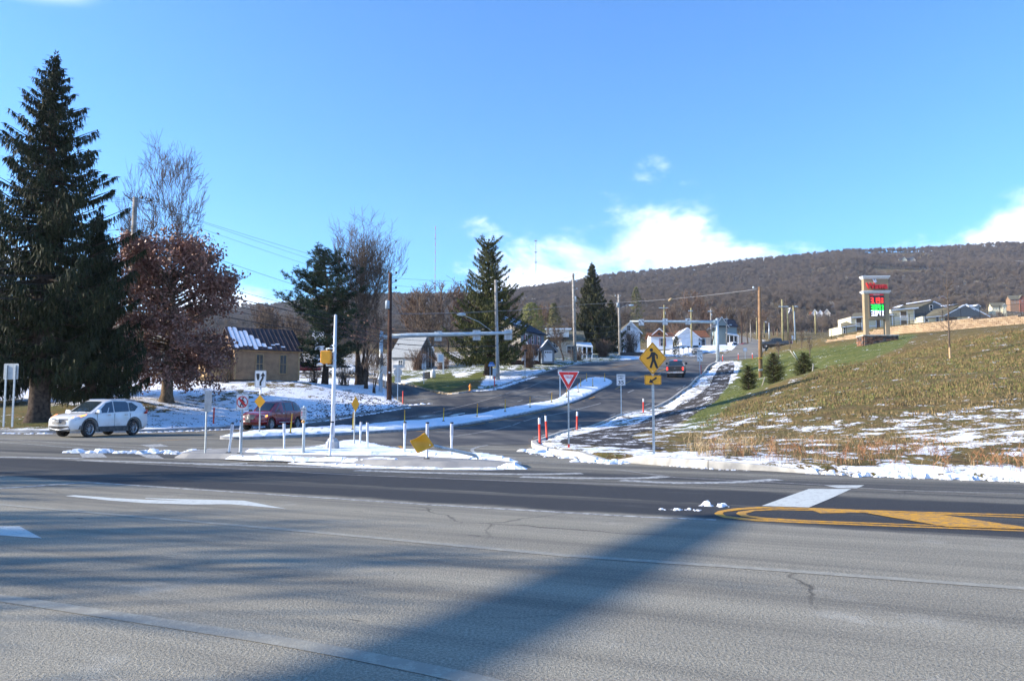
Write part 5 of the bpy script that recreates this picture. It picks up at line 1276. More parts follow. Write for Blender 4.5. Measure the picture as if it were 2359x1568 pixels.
# --- burgundy retro hatchback
body = [(-2.13,.40,.86,.60),(-2.08,.32,.95,.74),(-1.9,.26,1.0,.82),(-1.5,.24,1.02,.86),(-1.2,.24,1.02,.865),(-.7,.22,1.0,.84),(.4,.22,.97,.83),(.9,.23,.99,.845),(1.3,.24,1.0,.855),(1.55,.26,.96,.84),(1.85,.28,.88,.74),(2.05,.32,.82,.60),(2.15,.38,.74,.42)]
cabin = [(1.05,.62,.98,.60,.99),(.42,.80,.98,.60,1.48),(.15,.80,.98,.62,1.57),(-.7,.80,1.0,.62,1.60),(-1.45,.79,1.02,.60,1.53),(-1.78,.77,1.0,.58,1.38),(-2.05,.74,.98,.60,1.02)]
def pt_extra(t, part):
    for s_ in (1, -1):
        part('headlight', M_LENS, lambda m: m.add([(1.98+.02*math.cos(a)-.22*max(0,math.cos(a)), s_*(.60+.19*math.cos(a)), .76+.10*math.sin(a)) for a in np.linspace(0,6.28,13)[:-1]],[tuple(range(12))]))
        part('turn_signal', M_AMBER, lambda m: m.add([(1.80,s_*.765,.81),(1.70,s_*.825,.83),(1.70,s_*.83,.74),(1.82,s_*.765,.71)],[(0,1,2,3)]))
        part('mirror', M_BLACKP, lambda m: m.box((.78,.92*s_,1.05),(.11,.20,.14),taper=.8)); part('mirror_base', M_REDC, lambda m: m.box((.78,.85*s_,1.0),(.08,.12,.05)))
        part('chrome_strip', M_CHROME, lambda m: m.box((-.1,.865*s_,.42),(1.5,.02,.03)))
        for x in (.22,-.62): part('door_handle', M_CHROME, lambda m: m.box((x,.865*s_,.90),(.14,.03,.035)))
        for x in (.85,-.10,-.95): part('door_seam', M_BLACKP, lambda m: m.box((x,.838*s_,.70),(.012,.012,.50)))
        part('fog_light', M_LENS, lambda m: m.lathe([(.001,.0),(.055,.0),(.06,-.03)],10,c=(2.10,.42*s_,.42),axis='x'))
    part('grille', M_BLACKP, lambda m: m.add([(2.10,-.42,.84),(2.17,0,.86),(2.10,.42,.84),(2.19,.26,.58),(2.215,0,.57),(2.19,-.26,.58)],[(0,1,4,5),(1,2,3,4)]))
    for k_ in range(5): 
        z = .83-.055*k_; w = .38-.03*k_
        part('grille_bar', M_ALU, lambda m: m.tube([(2.125+.012*k_,-w,z),(2.19+.007*k_,0,z+.01),(2.125+.012*k_,w,z)],.009,4))
    part('bumper', M_REDC, lambda m: m.tube([(1.75,-.80,.46),(2.0,-.66,.46),(2.2,-.3,.46),(2.23,0,.46),(2.2,.3,.46),(2.0,.66,.46),(1.75,.80,.46)],.09,7))
    part('number_plate', M_BLACKP, lambda m: m.box((2.33,0,.52),(.02,.32,.18)))
pt_win = [([(.82,.10),(.42,.84),(.34,.92),(-.06,.95),(-.06,.10)],M_GLASSB),([(-.12,.10),(-.12,.95),(-.85,.94),(-.92,.12)],M_GLASSB),([(-.99,.12),(-.99,.92),(-1.35,.90),(-1.68,.45),(-1.60,.14)],M_GLASS)]
fp = at(627, 993, 45.5)
car('burgundy retro-styled car behind the keep-right sign, amber signal lit', 'car', (fp.x, fp.y, float(zt(fp.x, fp.y))+.02), R(253), body, cabin, [(1.32,.74),(1.32,-.74),(-1.30,.74),(-1.30,-.74)], M_REDC, 'hatchback', pt_win, wr=.325, hub=.20, spokes=7, arch=(M_REDC, .875), extra=pt_extra, zs=1.03)
# --- pickups
pb = [(-2.88,.60,1.14,.88),(-2.80,.50,1.22,.94),(-2.6,.45,1.25,.97),(-1.8,.42,1.25,.985),(-.9,.40,1.22,.98),(.6,.40,1.22,.985),(1.3,.42,1.24,.99),(1.9,.44,1.22,.985),(2.5,.46,1.18,.97),(2.78,.50,1.10,.92),(2.86,.60,1.0,.80)]
pc = [(1.32,.82,1.22,.80,1.23),(.62,.90,1.2,.70,1.80),(.3,.91,1.2,.72,1.86),(-.65,.91,1.2,.72,1.86),(-1.05,.91,1.2,.71,1.80),(-1.18,.91,1.2,.86,1.24)]
pw = [([(1.05,.1),(.62,.88),(.12,.93),(.12,.1)],M_GLASS),([(.05,.1),(.05,.93),(-.82,.92),(-.86,.1)],M_GLASS)]
def pick_extra(front, paint, lit):
    def f(t, part):
        part('bed_floor', M_BLACKP, lambda m: m.box((-2.02,0,1.268),(1.45,1.45,.02)))
        for s_ in (1, -1):
            part('bed_rail', paint, lambda m: m.box((-2.02,.90*s_,1.28),(1.6,.10,.07)))
            part('taillight', M_BRAKE if lit else M_LENSR, lambda m: m.box((-2.885,.85*s_,1.02),(.05,.15,.34)))
            part('mirror', M_BLACKP, lambda m: m.box((.92,1.10*s_,1.38),(.12,.24,.24)))
            part('headlight', M_LENS, lambda m: m.box((2.82,.72*s_,1.0),(.14,.32,.18)))
            for x in (.32,-.62): part('door_handle', M_BLACKP, lambda m: m.box((x,1.0*s_,1.10),(.2,.03,.04)))
            for x in (1.1,.08,-.92): part('door_seam', M_BLACKP, lambda m: m.box((x,.988*s_,.85),(.014,.012,.6)))
        part('tailgate', paint, lambda m: m.box((-2.905,0,.98),(.05,1.52,.50)))
        part('tailgate_edge', M_BLACKP, lambda m: m.box((-2.93,0,1.235),(.05,1.5,.03)))
        part('emblem', M_CHROME, lambda m: (m.box((-2.94,0,1.05),(.02,.17,.045)), m.box((-2.94,0,1.05),(.022,.06,.09))))
        part('rear_bumper', M_CHROME, lambda m: m.box((-3.0,0,.62),(.22,1.85,.20),taper=.97)); part('rear_bumper_step', M_BLACKP, lambda m: m.box((-3.02,0,.735),(.2,1.7,.03)))
        part('number_plate', M_PLATE, lambda m: m.box((-3.12,0,.63),(.02,.30,.15)))
        part('high_brake_light', M_BRAKE if lit else M_LENSR, lambda m: m.box((-1.12,0,1.84),(.05,.4,.035)))
        part('front_bumper', M_CHROME, lambda m: m.box((2.92,0,.62),(.18,1.9,.22))); part('grille', M_CHROME if front else M_BLACKP, lambda m: m.box((2.87,0,.93),(.10,1.1,.34))); part('grille_insert', M_BLACKP, lambda m: m.box((2.925,0,.93),(.02,1.0,.24)))
        part('hitch', M_BLACKP, lambda m: m.box((-2.95,0,.45),(.4,.12,.12))); part('underbody', M_BLACKP, lambda m: m.box((-.2,0,.42),(4.6,1.5,.18)))
    return f
wh4 = [(1.95,.82),(1.95,-.82),(-1.75,.82),(-1.75,-.82)]
def onroad(u, v, Y):
    p = P(u, v, Y); return Vector((p.x, p.y, float(zt(p.x, p.y))+.02))
f = onroad(1558, 857, 90)
tk = car('black pickup truck driving away uphill with red brake lights on', 'pickup truck', f, R(90-14.5), pb, pc, wh4, M_BLACKC, 'pickup_truck', pw, wr=.40, hub=.24, arch=(M_BLACKC, .995), extra=pick_extra(False, M_BLACKC, True), group=None)
tk.rotation_euler = (0, -math.atan(.11), R(90-14.5))
f = onroad(1603, 822, 190)
tk2 = car('pale silver pickup coming downhill, left of the mast arm post', 'pickup truck', f, R(-90-14), pb, pc, wh4, M_SILVC, 'pickup_truck', pw, wr=.40, hub=.24, arch=(M_BLACKP, .995), extra=pick_extra(True, M_SILVC, False))
tk2.rotation_euler = (0, math.atan(.08), R(-90-14))
f = pos(1787, 803, 150); car('black pickup standing on the side drive at the right of the crest', 'pickup truck', f, R(180-12), pb, pc, wh4, M_BLACKC, 'pickup_truck', pw, wr=.40, hub=.24, extra=pick_extra(False, M_BLACKC, False))
# --- white van far up the road
vb = [(-2.75,.5,1.5,.85),(-2.6,.4,1.6,.98),(0,.35,1.6,1.0),(1.3,.35,1.5,1.0),(1.9,.36,1.38,.98),(2.5,.4,1.2,.93),(2.72,.5,1.0,.82)]
vc = [(2.3,.85,1.28,.80,1.30),(1.45,.93,1.45,.78,2.22),(1.1,.95,1.5,.80,2.42),(-1,.95,1.5,.80,2.46),(-2.5,.95,1.5,.78,2.42),(-2.72,.93,1.5,.78,2.3)]
def van_extra(t, part):
    for s_ in (1, -1):
        part('headlight', M_LENS, lambda m: m.box((2.58,.75*s_,1.05),(.25,.2,.3))); part('mirror', M_BLACKP, lambda m: m.box((1.75,1.15*s_,1.6),(.1,.22,.34)))
    part('grille', M_BLACKP, lambda m: m.box((2.72,0,.85),(.08,1.1,.34))); part('front_bumper', M_BLACKP, lambda m: m.box((2.74,0,.5),(.12,1.8,.2)))
f = pos(1688, 799.5, 262); car('white delivery van parked at the left of the crest', 'van', f, R(-78), vb, vc, [(1.8,.85),(1.8,-.85),(-1.7,.85),(-1.7,-.85)], M_WHITEC, 'van', [([(1.9,.1),(1.35,.8),(.6,.8),(.6,.1)],M_GLASS)], wr=.36, hub=.2, extra=van_extra, rear=None, fine=False)
# --- sedans parked far away
sb = [(-2.35,.45,.85,.65),(-2.25,.3,.95,.82),(-1.6,.22,.98,.9),(0,.2,.93,.9),(1.2,.22,.92,.9),(1.9,.25,.84,.86),(2.25,.32,.70,.7)]
sc = [(1.25,.78,.90,.76,.91),(.45,.82,.92,.62,1.38),(.0,.82,.93,.63,1.43),(-.8,.82,.94,.62,1.42),(-1.35,.8,.95,.6,1.3),(-1.95,.76,.95,.7,.98)]
sw = [([(.95,.12),(.40,.88),(-.15,.92),(-.15,.1)],M_GLASS),([(-.22,.1),(-.22,.92),(-.85,.9),(-1.3,.5),(-1.2,.1)],M_GLASS)]
def sed_extra(t, part):
    for s_ in (1, -1):
        part('headlight', M_LENS, lambda m: m.box((2.08,.62*s_,.68),(.24,.26,.12))); part('taillight', M_LENSR, lambda m: m.box((-2.26,.6*s_,.82),(.1,.34,.12)))
SEDANS = [(1671,800,255,R(195),M_WHITEC,'white sedan parked beside the delivery van, left of it'),(1632,803,235,R(185),mat('car_grey', (.16, .18, .21), .3, coat=.5),'dark grey car parked behind the thin bare tree near the mast post'),
          (1594,802,240,R(20),M_WHITEC,'white car half hidden behind the board fence'),(1716,796,285,R(20),mat('car_red', (.45, .02, .03), .3, coat=.5),'red car behind the delivery van'),
          (375,888,98,R(10),M_SILVC,'pale car half hidden behind the oak trunk'),(437,888,98,R(200),mat('car_blue_dark', (.02, .045, .11), .3, coat=.5),'dark blue car parked left of the tan building'),(792,868,104,R(170),M_WHITEC,'white car parked beyond the snow, left of the mast arm post'),
          (703,868,112,R(15),M_REDC,'dark red car parked behind the dark pine')]
for u, v, Y, rz, m_, lab in SEDANS:
    car(lab, 'car', pos(u, v, Y), rz, sb, sc, [(1.4,.78),(1.4,-.78),(-1.4,.78),(-1.4,-.78)], m_, 'parked_car', sw, wr=.32, hub=.19, extra=sed_extra, fine=False)
# ------------------------------------------------------------------ signs, posts, poles, wires
M_GALV = mat('galvanised_steel', (.42, .46, .47), .45, metal=.55, var=.1, scale=9); M_GALVL = mat('galvanised_light', (.50, .58, .62), .5, metal=.3, var=.08, scale=3)
M_SIGNB = mat('sign_back_aluminium', (.42, .43, .43), .5, metal=.4, var=.08, scale=5); M_SW = mat('sign_white', (.70, .71, .72), .4, var=.03); M_SK = mat('sign_black', (.012, .012, .014), .5, var=.05)
M_SY = mat('sign_yellow', (.80, .36, .012), .4, var=.04, scale=3); M_SR = mat('sign_red', (.62, .020, .022), .4, var=.04); M_SB = mat('sign_blue', (.02, .16, .48), .4, var=.04)
M_ORP = mat('signal_orange', (.85, .36, .015), .45, var=.05); M_WPOLE = mat('pole_white', (.66, .67, .68), .4, metal=.2, var=.04, scale=2)
M_FLEXW = mat('flex_post_white', (.74, .75, .76), .5, var=.04); M_FLEXG = mat('flex_post_reflective', (.50, .52, .58), .35, var=.04); M_RUB = mat('rubber_base', (.03, .03, .032), .8, var=.1)
M_FLEXY = mat('flex_post_yellow', (.72, .45, .02), .5, var=.06); M_FLEXO = mat('flex_post_amber', (.60, .28, .02), .4, var=.05); M_FLEXR = mat('marker_red', (.68, .045, .02), .5, var=.05)
M_POLEG = mat('pole_wood_grey', (.34, .31, .27), .9, var=.2, scale=3, bump=.4, bscale=12); M_POLEB = mat('pole_wood_dark', (.075, .045, .035), .9, var=.2, scale=3, bump=.4, bscale=12)
M_POLEO = mat('pole_wood_orange', (.28, .17, .095), .9, var=.15, scale=3, bump=.4, bscale=12); M_POLEY = mat('pole_wood_olive', (.33, .29, .15), .9, var=.15, scale=3); M_WIRE = mat('wire_black', (.02, .02, .022), .6, var=.05); M_WIREG = mat('wire_grey', (.32, .32, .33), .5, var=.05)
M_CAN = mat('transformer_grey', (.38, .44, .48), .5, var=.06); M_CONCB = mat('concrete_base', (.44, .43, .42), .85, var=.08, scale=4, bump=.2)
def rrect(w, h, r, n=4):
    o = []
    for cx_, cz_, a0 in ((w/2-r, h/2-r, 0), (-w/2+r, h/2-r, 90), (-w/2+r, -h/2+r, 180), (w/2-r, -h/2+r, 270)):
        for k_ in range(n+1): a = R(a0+k_*90/n); o.append((cx_+r*math.cos(a), cz_+r*math.sin(a)))
    return o
def plate(parent, name, outline, z, m, y=0.0, th=.004, ang=0.0):
    mb = MB(); mb.prism(outline, -th/2, th/2); o = mb.build(name, m, parent); fix_normals(o.data); o.location = (0, y, z); o.rotation_euler = (0, ang, 0); return o
def flat(parent, name, outline, m, y, x=0, z=0, th=.003):
    mb = MB(); mb.prism([(a+x, b+z) for a, b in outline], y-th, y); o = mb.build(name, m, parent); fix_normals(o.data); return o
def letters(parent, txt, h, x, z, y, m, w=None, bold=.0):
    me_ = text_mesh(txt, h, w, .001, bold); me_.materials.append(m); o = bpy.data.objects.new('lettering', me_); COL.objects.link(o); o.parent = parent; o.location = (x, y, z); return o
def ring(parent, name, outline, t, m, y):
    """thin border inside an outline"""
    n = len(outline); cx_ = sum(p[0] for p in outline)/n; cz_ = sum(p[1] for p in outline)/n; V = []
    W = max(abs(p[0]-cx_) for p in outline); Hh = max(abs(p[1]-cz_) for p in outline)
    for e in (0, 1):
        for a, b in outline: V.append((cx_+(a-cx_)*(1-e*t/W), y, cz_+(b-cz_)*(1-e*t/Hh)))
    mb = MB(); mb.add(V, [(i, (i+1) % n, (i+1) % n+n, i+n) for i in range(n)]); return mb.build(name, m, parent)
def uchannel(parent, h, y=.02, m=None, w=.05, z0=0.0, holes=True):
    mb = MB(); mb.prism([(-w/2, y), (-w/2+.012, y+.03), (-w/4, y+.032), (-w/4+.004, y+.006), (w/4-.004, y+.006), (w/4, y+.032), (w/2-.012, y+.03), (w/2, y), (w/4, y), (-w/4, y)], z0, z0+h, axis='z'); o = mb.build('post', m or M_GALV, parent); fix_normals(o.data)
    if holes:
        hb = MB(); z = z0+.12
        while z < z0+h-.05: hb.box((0, y-.001, z), (.010, .003, .018)); z += .06
        hb.build('post_holes', M_SK, parent)['kind'] = 'stuff'
    return o
def spot(u, v, Y, dz=0.0):
    """root point for a thing whose foot is seen at (u, v) at depth Y"""
    return P(u, v, Y)
def flatY(v, z=0.0):  # depth of ground at height z seen on row v
    p = P(W0/2, v, 1.0); return (z-CH)/(p.z-CH)
def size(px, Y): return px/F0*Y
def bolts(parent, pts_, y, r=.012):
    for x, z in pts_:
        mb = MB(); mb.lathe([(.001, 0), (r, 0), (r, .006)], 8, axis='y', c=(x, y-.006, z)); mb.build('bolt', M_GALV, parent)
# blank sign on two posts
Y = 42.9; f = P(18, 983, Y); t = thing('traffic_sign', 'blank back of a wide sign on two posts at the far left kerb', 'sign', f, R(-6)); s_ = F0/Y
o = plate(t, 'panel', rrect(36.5/s_, 36.5/s_, .06), (983-856)/s_, M_SIGNB, y=.03)
for dx in (-11.0, 10.5):
    mb = MB(); mb.box((dx/s_, 0, 70.5/s_), (4.0/s_, .045, 141/s_)); mb.build('post', M_GALV, t)
# thin sign seen edge-on
Y = flatY(1043, .13); s_ = F0/Y; f = P(475, 1043, Y); t = thing('traffic_sign', 'green-grey post with a small sign seen edge-on, left end of the island', 'sign', f, R(84))
uchannel(t, 139/s_, m=M_GALV, w=.07); plate(t, 'panel', rrect(.42, 48/s_, .03), (1043-925)/s_, M_SIGNB, y=-.01)
# no pedestrians
def person_shapes(parent, m, s, y, flip=1):
    """walking figure pictogram, about 1 high"""
    def fl(nm, pl): flat(parent, nm, [(flip*a*s, b*s) for a, b in pl], m, y)
    flat(parent, 'pictogram_head', [(flip*(-.06+.085*math.cos(a))*s, (.40+.085*math.sin(a))*s) for a in np.linspace(0, 2*math.pi, 15)[:-1]], m, y)
    fl('pictogram_body', [(-.09,.27),(-.02,.31),(.10,.29),(.24,.16),(.25,-.02),(.19,-.03),(.18,.11),(.11,.17),(.12,-.05),(.26,-.45),(.19,-.49),(.15,-.47),(.04,-.17),(-.06,-.47),(-.16,-.46),(-.04,-.08),(-.05,.08),(-.14,.0),(-.28,-.05),(-.30,.01),(-.17,.08),(-.10,.20)])
Y = flatY(1046, .13); s_ = F0/Y; f = P(555, 1046, Y); t = thing('traffic_sign', 'no pedestrians sign, red ring and slash over a walking figure', 'sign', f, R(2)); uchannel(t, 108/s_)
o = plate(t, 'panel', rrect(29/s_, 38/s_, .035), (1046-927)/s_, M_SW); ring(o, 'border', rrect(27.5/s_, 36.5/s_, .03), .009, M_SK, -.003); person_shapes(o, M_SK, 23/s_, -.003, -1)
mb = MB(); R1 = 12.6/s_; V = []
for k_ in range(33):
    a = k_*2*math.pi/32
    for q in (R1, R1*.84): V.append((q*math.cos(a), -.008, 1.08*q*math.sin(a)))
mb.add(V, [(2*i, 2*i+2, 2*i+3, 2*i+1) for i in range(32)]); mb.build('red_ring', M_SR, o)
mb = MB(); c_ = R1*.66; mb.add([(-c_-.02, -.009, c_-.01), (-c_+.02, -.009, c_+.03), (c_+.02, -.009, -c_+.01), (c_-.02, -.009, -c_-.03)], [(0, 1, 2, 3)]); mb.build('red_slash', M_SR, o); bolts(t, [(0, (1046-911)/s_), (0, (1046-943)/s_)], -.01)
# keep right + yellow diamond on the median nose
Y = 36.0; s_ = F0/Y; f = P(597, 1000, Y); t = thing('traffic_sign', 'white keep-right sign above a plain yellow diamond, on the median tip', 'sign', f, R(-2))
mb = MB(); mb.tube([(0,.03,-.1),(0,.03,146/s_)], .034, 8); mb.build('post', M_GALV, t)
o = plate(t, 'keep_right_panel', rrect(26.5/s_, 39/s_, .05), (1000-873.5)/s_, M_SW, y=-.012); ring(o, 'border', rrect(25/s_, 37.5/s_, .045), .012, M_SK, -.003)
q = 1/s_; flat(o, 'island_symbol', [(a*q, b*q) for a, b in ((-10,12.5),(-2.5,12.5),(-2.3,5),(-3.2,.5),(-5.2,-3.5),(-6.6,-3.0),(-8.6,1),(-9.8,6))], M_SK, -.003)
flat(o, 'arrow_symbol', [(a*q, b*q) for a, b in ((5.5,15.5),(11,6.5),(7.6,7.0),(7.4,2),(5,-3),(2.2,-8),(2.2,-15.5),(-2,-15.5),(-2,-7),(.5,-2),(3,2.5),(3.5,6.8),(-.3,6.0))], M_SK, -.003)
o = plate(t, 'diamond_panel', [(0, 15.8/s_), (-13/s_, 0), (0, -15.8/s_), (13/s_, 0)], (1000-925)/s_, M_SY, y=-.012); bolts(t, [(0, (1000-912)/s_), (0, (1000-938.5)/s_)], -.018)
# push button post
Y = flatY(1046, .13); s_ = F0/Y; f = P(697.5, 1046, Y); t = thing('push_button_post', 'white pedestrian push-button post with instruction plate on the island', 'button post', f)
mb = MB(); mb.tube([(0,.06,-.05),(0,.06,108/s_)], 3.3/s_, 12); mb.lathe([(3.5/s_, 0), (2.6/s_, 2.5/s_), (.001, 4/s_)], 12, c=(0, .06, 107/s_)); mb.build('post', mat('post_pale', (.56, .62, .62), .45, var=.04), t)
o = plate(t, 'panel', rrect(13.2/s_, 28/s_, .018), (1046-953)/s_, M_SW); ring(o, 'border', rrect(12.6/s_, 27.2/s_, .016), .004, M_SK, -.003)
for z, h_, w_, txt in ((10.6, 1.5, 6, 'START CROSSING'), (8.6, 1.5, 6, 'WATCH FOR'), (6.8, 1.4, 5, 'VEHICLES'), (3.6, 1.5, 6, "DON'T START"), (1.6, 1.5, 6, 'FINISH'), (-.4, 1.4, 5, 'IF STARTED'), (-4.2, 1.7, 6, "DON'T CROSS"), (-8.8, 1.4, 9, 'TO CROSS PUSH')): letters(o, txt, h_/s_, (1.4 if w_ < 9 else 0)/s_, z/s_, -.004, M_SK, w_/s_)
for z, m_ in ((9.4, M_SK), (3.4, M_SR), (.4, M_SR), (-4.2, M_SR)): flat(o, 'symbol_box', rrect(2.2/s_, 2.6/s_, .002), m_, -.004, x=-4/s_, z=z/s_)
flat(o, 'arrow_symbol', [(a/s_, b/s_) for a, b in ((-4.5,-11.5),(3.5,-11.5),(3.5,-10.9),(5,-11.8),(3.5,-12.7),(3.5,-12.1),(-4.5,-12.1))], M_SK, -.004)
mb = MB(); mb.lathe([(3.4/s_, .06), (3.5/s_, -.02), (2.6/s_, -.045), (.001, -.045)], 14, axis='y', c=(-.8/s_, 0, 74.3/s_)); mb.build('push_button', M_ORP, t); mb = MB(); mb.lathe([(1.4/s_, -.046), (1.3/s_, -.052), (.001, -.052)], 10, axis='y', c=(-.8/s_, 0, 74.3/s_)); mb.build('button_cap', M_GALV, t)
# tall white pole with signal
Y = flatY(1036, .13)-.0; s_ = F0/Y; f = P(765.5, 1034, Y+.2); t = thing('signal_pole', 'tall white pole on a grey concrete base, carrying an orange pedestrian signal', 'signal pole', f)
mb = MB(); a = .82; b_ = .46; 
def frus(w, ch): return [(-w+ch,-w),(w-ch,-w),(w,-w+ch),(w,w-ch),(w-ch,w),(-w+ch,w),(-w,w-ch),(-w,-w+ch)]
w0, w1 = 15.5/s_, 8.5/s_; L0, L1 = frus(w0, .09), frus(w1, .07); h_ = 25/s_; hv = 7/s_
V = [(x, y, -.1) for x, y in L0]+[(x, y, hv*2.4) for x, y in frus(w0*.90, .085)]+[(x, y, h_) for x, y in L1]; mb.add(V, [(i, (i+1) % 8, (i+1) % 8+8, i+8) for i in range(8)]+[(i+8, (i+1) % 8+8, (i+1) % 8+16, i+16) for i in range(8)]+[tuple(range(16, 24))]); o = mb.build('concrete_base', M_CONCB, t); fix_normals(o.data)
H_ = 308/s_; tl = 2.0/s_
mb = MB(); mb.tube([(0,0,h_-.02),(tl*.3,0,H_*.4),(tl,0,H_)], [4.9/s_, 4.7/s_, 3.4/s_], 12); mb.lathe([(3.6/s_, H_), (3.2/s_, H_+1.6/s_), (1.2/s_, H_+4/s_), (.001, H_+4.2/s_)], 12, c=(tl, 0, 0)); mb.build('pole', M_WPOLE, t)
mb = MB(); mb.box((-18/s_, -.05, (1034-821.8)/s_), (23.5/s_, .16, 29/s_)); o = mb.build('signal_housing', M_ORP, t)
bv = o.modifiers.new('b', 'BEVEL'); bv.width = .035; bv.segments = 3
mb = MB(); mb.box((-18/s_, -.14, (1034-821.8)/s_), (20/s_, .02, 25/s_)); mb.build('housing_lid', M_ORP, t)
mb = MB(); mb.prism(rrect(24.5/s_, 31/s_, .06), .04, .09); o = mb.build('visor_rim', M_ORP, t); o.location = (-18.5/s_, 0, (1034-821.8)/s_)
for v_ in (802, 841):
    mb = MB(); z = (1034-v_)/s_; mb.tube([(-1/s_, 0, z), (-17/s_, 0, z)], 1.8/s_, 8); mb.tube([(-17/s_, 0, z+1/s_), (-17/s_, 0, z+(-6 if v_ < 820 else 6)/s_)], 2.2/s_, 8); mb.build('bracket', M_GALVL, t)
for v_ in (797, 812, 832, 846):
    mb = MB(); mb.lathe([(5.1/s_, 0), (5.1/s_, .05)], 12, c=(.9/s_, 0, (1034-v_)/s_)); mb.build('clamp_band', M_GALVL, t)
# edge-on diamond, fallen diamond
Y = flatY(1024, .13); s_ = F0/Y; f = P(817.5, 1024, Y); t = thing('traffic_sign', 'upright yellow diamond sign turned almost edge-on, behind the white pole', 'sign', f, R(62)); uchannel(t, 100/s_, m=M_GALV)
o = plate(t, 'panel', [(0, 18.5/s_), (-14/s_, 0), (0, -18.5/s_), (14/s_, 0)], (1024-931.5)/s_, M_SY, y=-.0)
Y = flatY(1058, .13); s_ = F0/Y; f = P(1101, 1058, Y); t = thing('traffic_sign', 'knocked-over yellow diamond sign on a bent perforated post', 'sign', f)
def L3(u, v, dY=0.0): return P(u, v, Y+dY)-f
mb = MB(); V = []
path = [L3(1103, 1057), L3(1096, 1049.5), L3(1085, 1046), L3(1060, 1040.5), L3(1030, 1034), L3(1000, 1027)]
for p in path:
    for dy, dz in ((-.02, .045), (-.035, 0), (-.02, -.035), (.02, -.035), (.03, .0), (.02, .045)): V.append((p.x, p.y+dy, p.z+dz))
n = len(path); mb.add(V, [(i*6+k_, i*6+(k_+1) % 6, (i+1)*6+(k_+1) % 6, (i+1)*6+k_) for i in range(n-1) for k_ in range(6)]+[(5,4,3,2,1,0)]); mb.build('post', M_GALV, t)
hb = MB()
for i in range(1, n-1):
    for q in range(7):
        p = path[i].lerp(path[i+1], q/7); hb.box((p.x, p.y-.034, p.z-.005), (.012, .006, .010))
hb.build('post_holes', M_SK, t)['kind'] = 'stuff'
def bent(u, v):  # the panel is buckled: a fold along its short diagonal
    return L3(u, v, 0)
c0, c1, c2, c3 = L3(943.3, 1014, -.12), L3(979, 994.4, .05), L3(1000.4, 1027, -.05), L3(962, 1044, -.02)
mb = MB(); G = []
N_ = 8
for i in range(N_+1):
    for j in range(N_+1):
        a, b_ = i/N_, j/N_; p = (c0*(1-a)+c1*a)*(1-b_)+(c3*(1-a)+c2*a)*b_
        bow = .10*math.sin(math.pi*a)*math.sin(math.pi*b_); p = p+Vector((0, bow-.04*abs(a-b_), 0))
        if (i in (0, N_)) and (j in (0, N_)): cc = (c0+c1+c2+c3)/4; p = p.lerp(cc, .05)
        # sides sag slightly inwards
        if j == 0: p.z -= .035*math.sin(math.pi*a)
        G.append(p)
mb.add(G, [(i*(N_+1)+j, (i+1)*(N_+1)+j, (i+1)*(N_+1)+j+1, i*(N_+1)+j+1) for i in range(N_) for j in range(N_)], 0, True); o = mb.build('panel', M_SY, t); so = o.modifiers.new('s', 'SOLIDIFY'); so.thickness = .006
for u, v in ((948.5, 1016), (991, 1025)): p = L3(u, v, -.05); mb = MB(); mb.lathe([(.001, -.02), (.014, -.02), (.014, 0)], 8, axis='y', c=tuple(p)); mb.build('bolt', M_GALV, t)
# yield
Y = flatY(1030.5, .15); s_ = F0/Y; f = P(1310.5, 1030.5, Y); t = thing('traffic_sign', 'red and white yield sign on a thin steel post', 'sign', f); uchannel(t, 132/s_)
def rtri(w, h, r):
    P3 = [Vector((-w/2, h/2)), Vector((0, -h/2)), Vector((w/2, h/2))]; o = []
    for i in range(3):
        a, b_, c = P3[i-1], P3[i], P3[(i+1) % 3]; d1 = (a-b_).normalized(); d2 = (c-b_).normalized()
        for k_ in range(5): tt = k_/4; q = b_+d1*r*(1-tt)**2+d2*r*tt**2; o.append((q.x, q.y))
    return o
zc_ = (1030.5-879.2)/s_; o = plate(t, 'panel', rtri(51.5/s_, 46.5/s_, .05), zc_, M_SW); flat(o, 'red_field', rtri(46/s_, 42/s_, .045), M_SR, -.003, z=.4/s_)
flat(o, 'white_field', rtri(24.5/s_, 22/s_, .03), M_SW, -.007, z=3.6/s_); letters(o, 'YIELD', 5.4/s_, 0, 9.6/s_, -.011, M_SR, 15.5/s_, .012); bolts(o, [(0, 18.5/s_), (0, -14.5/s_)], -.008)
mb = MB(); mb.box((0, .03, .05), (.06, .05, .10)); mb.build('post_sleeve', M_FLEXR, t)
# pedestrian crossing
Y = flatY(1044, .15); s_ = F0/Y; f = P(1506.7, 1044.5, Y); t = thing('traffic_sign', 'yellow pedestrian crossing diamond with a small arrow plaque below', 'sign', f); uchannel(t, 230/s_, w=.07)
def dia(w, h, r):
    P4 = [Vector((-w/2, 0)), Vector((0, -h/2)), Vector((w/2, 0)), Vector((0, h/2))]; o = []
    for i in range(4):
        a, b_, c = P4[i-1], P4[i], P4[(i+1) % 4]; d1 = (a-b_).normalized(); d2 = (c-b_).normalized()
        for k_ in range(5): tt = k_/4; q = b_+d1*r*(1-tt)**2+d2*r*tt**2; o.append((q.x, q.y))
    return o
o = plate(t, 'diamond_panel', dia(65/s_, 76.5/s_, .05), (1044.5-826.5)/s_, M_SY); ring(o, 'border', dia(62/s_, 73/s_, .045), 1.1/s_, M_SK, -.003); person_shapes(o, M_SK, 48/s_, -.004); bolts(o, [(0, 28/s_), (0, -30/s_)], -.004)
o = plate(t, 'arrow_plaque', rrect(38.5/s_, 22/s_, .03), (1044.5-876.5)/s_, M_SY); ring(o, 'border', rrect(37/s_, 20.6/s_, .028), .009, M_SK, -.003)
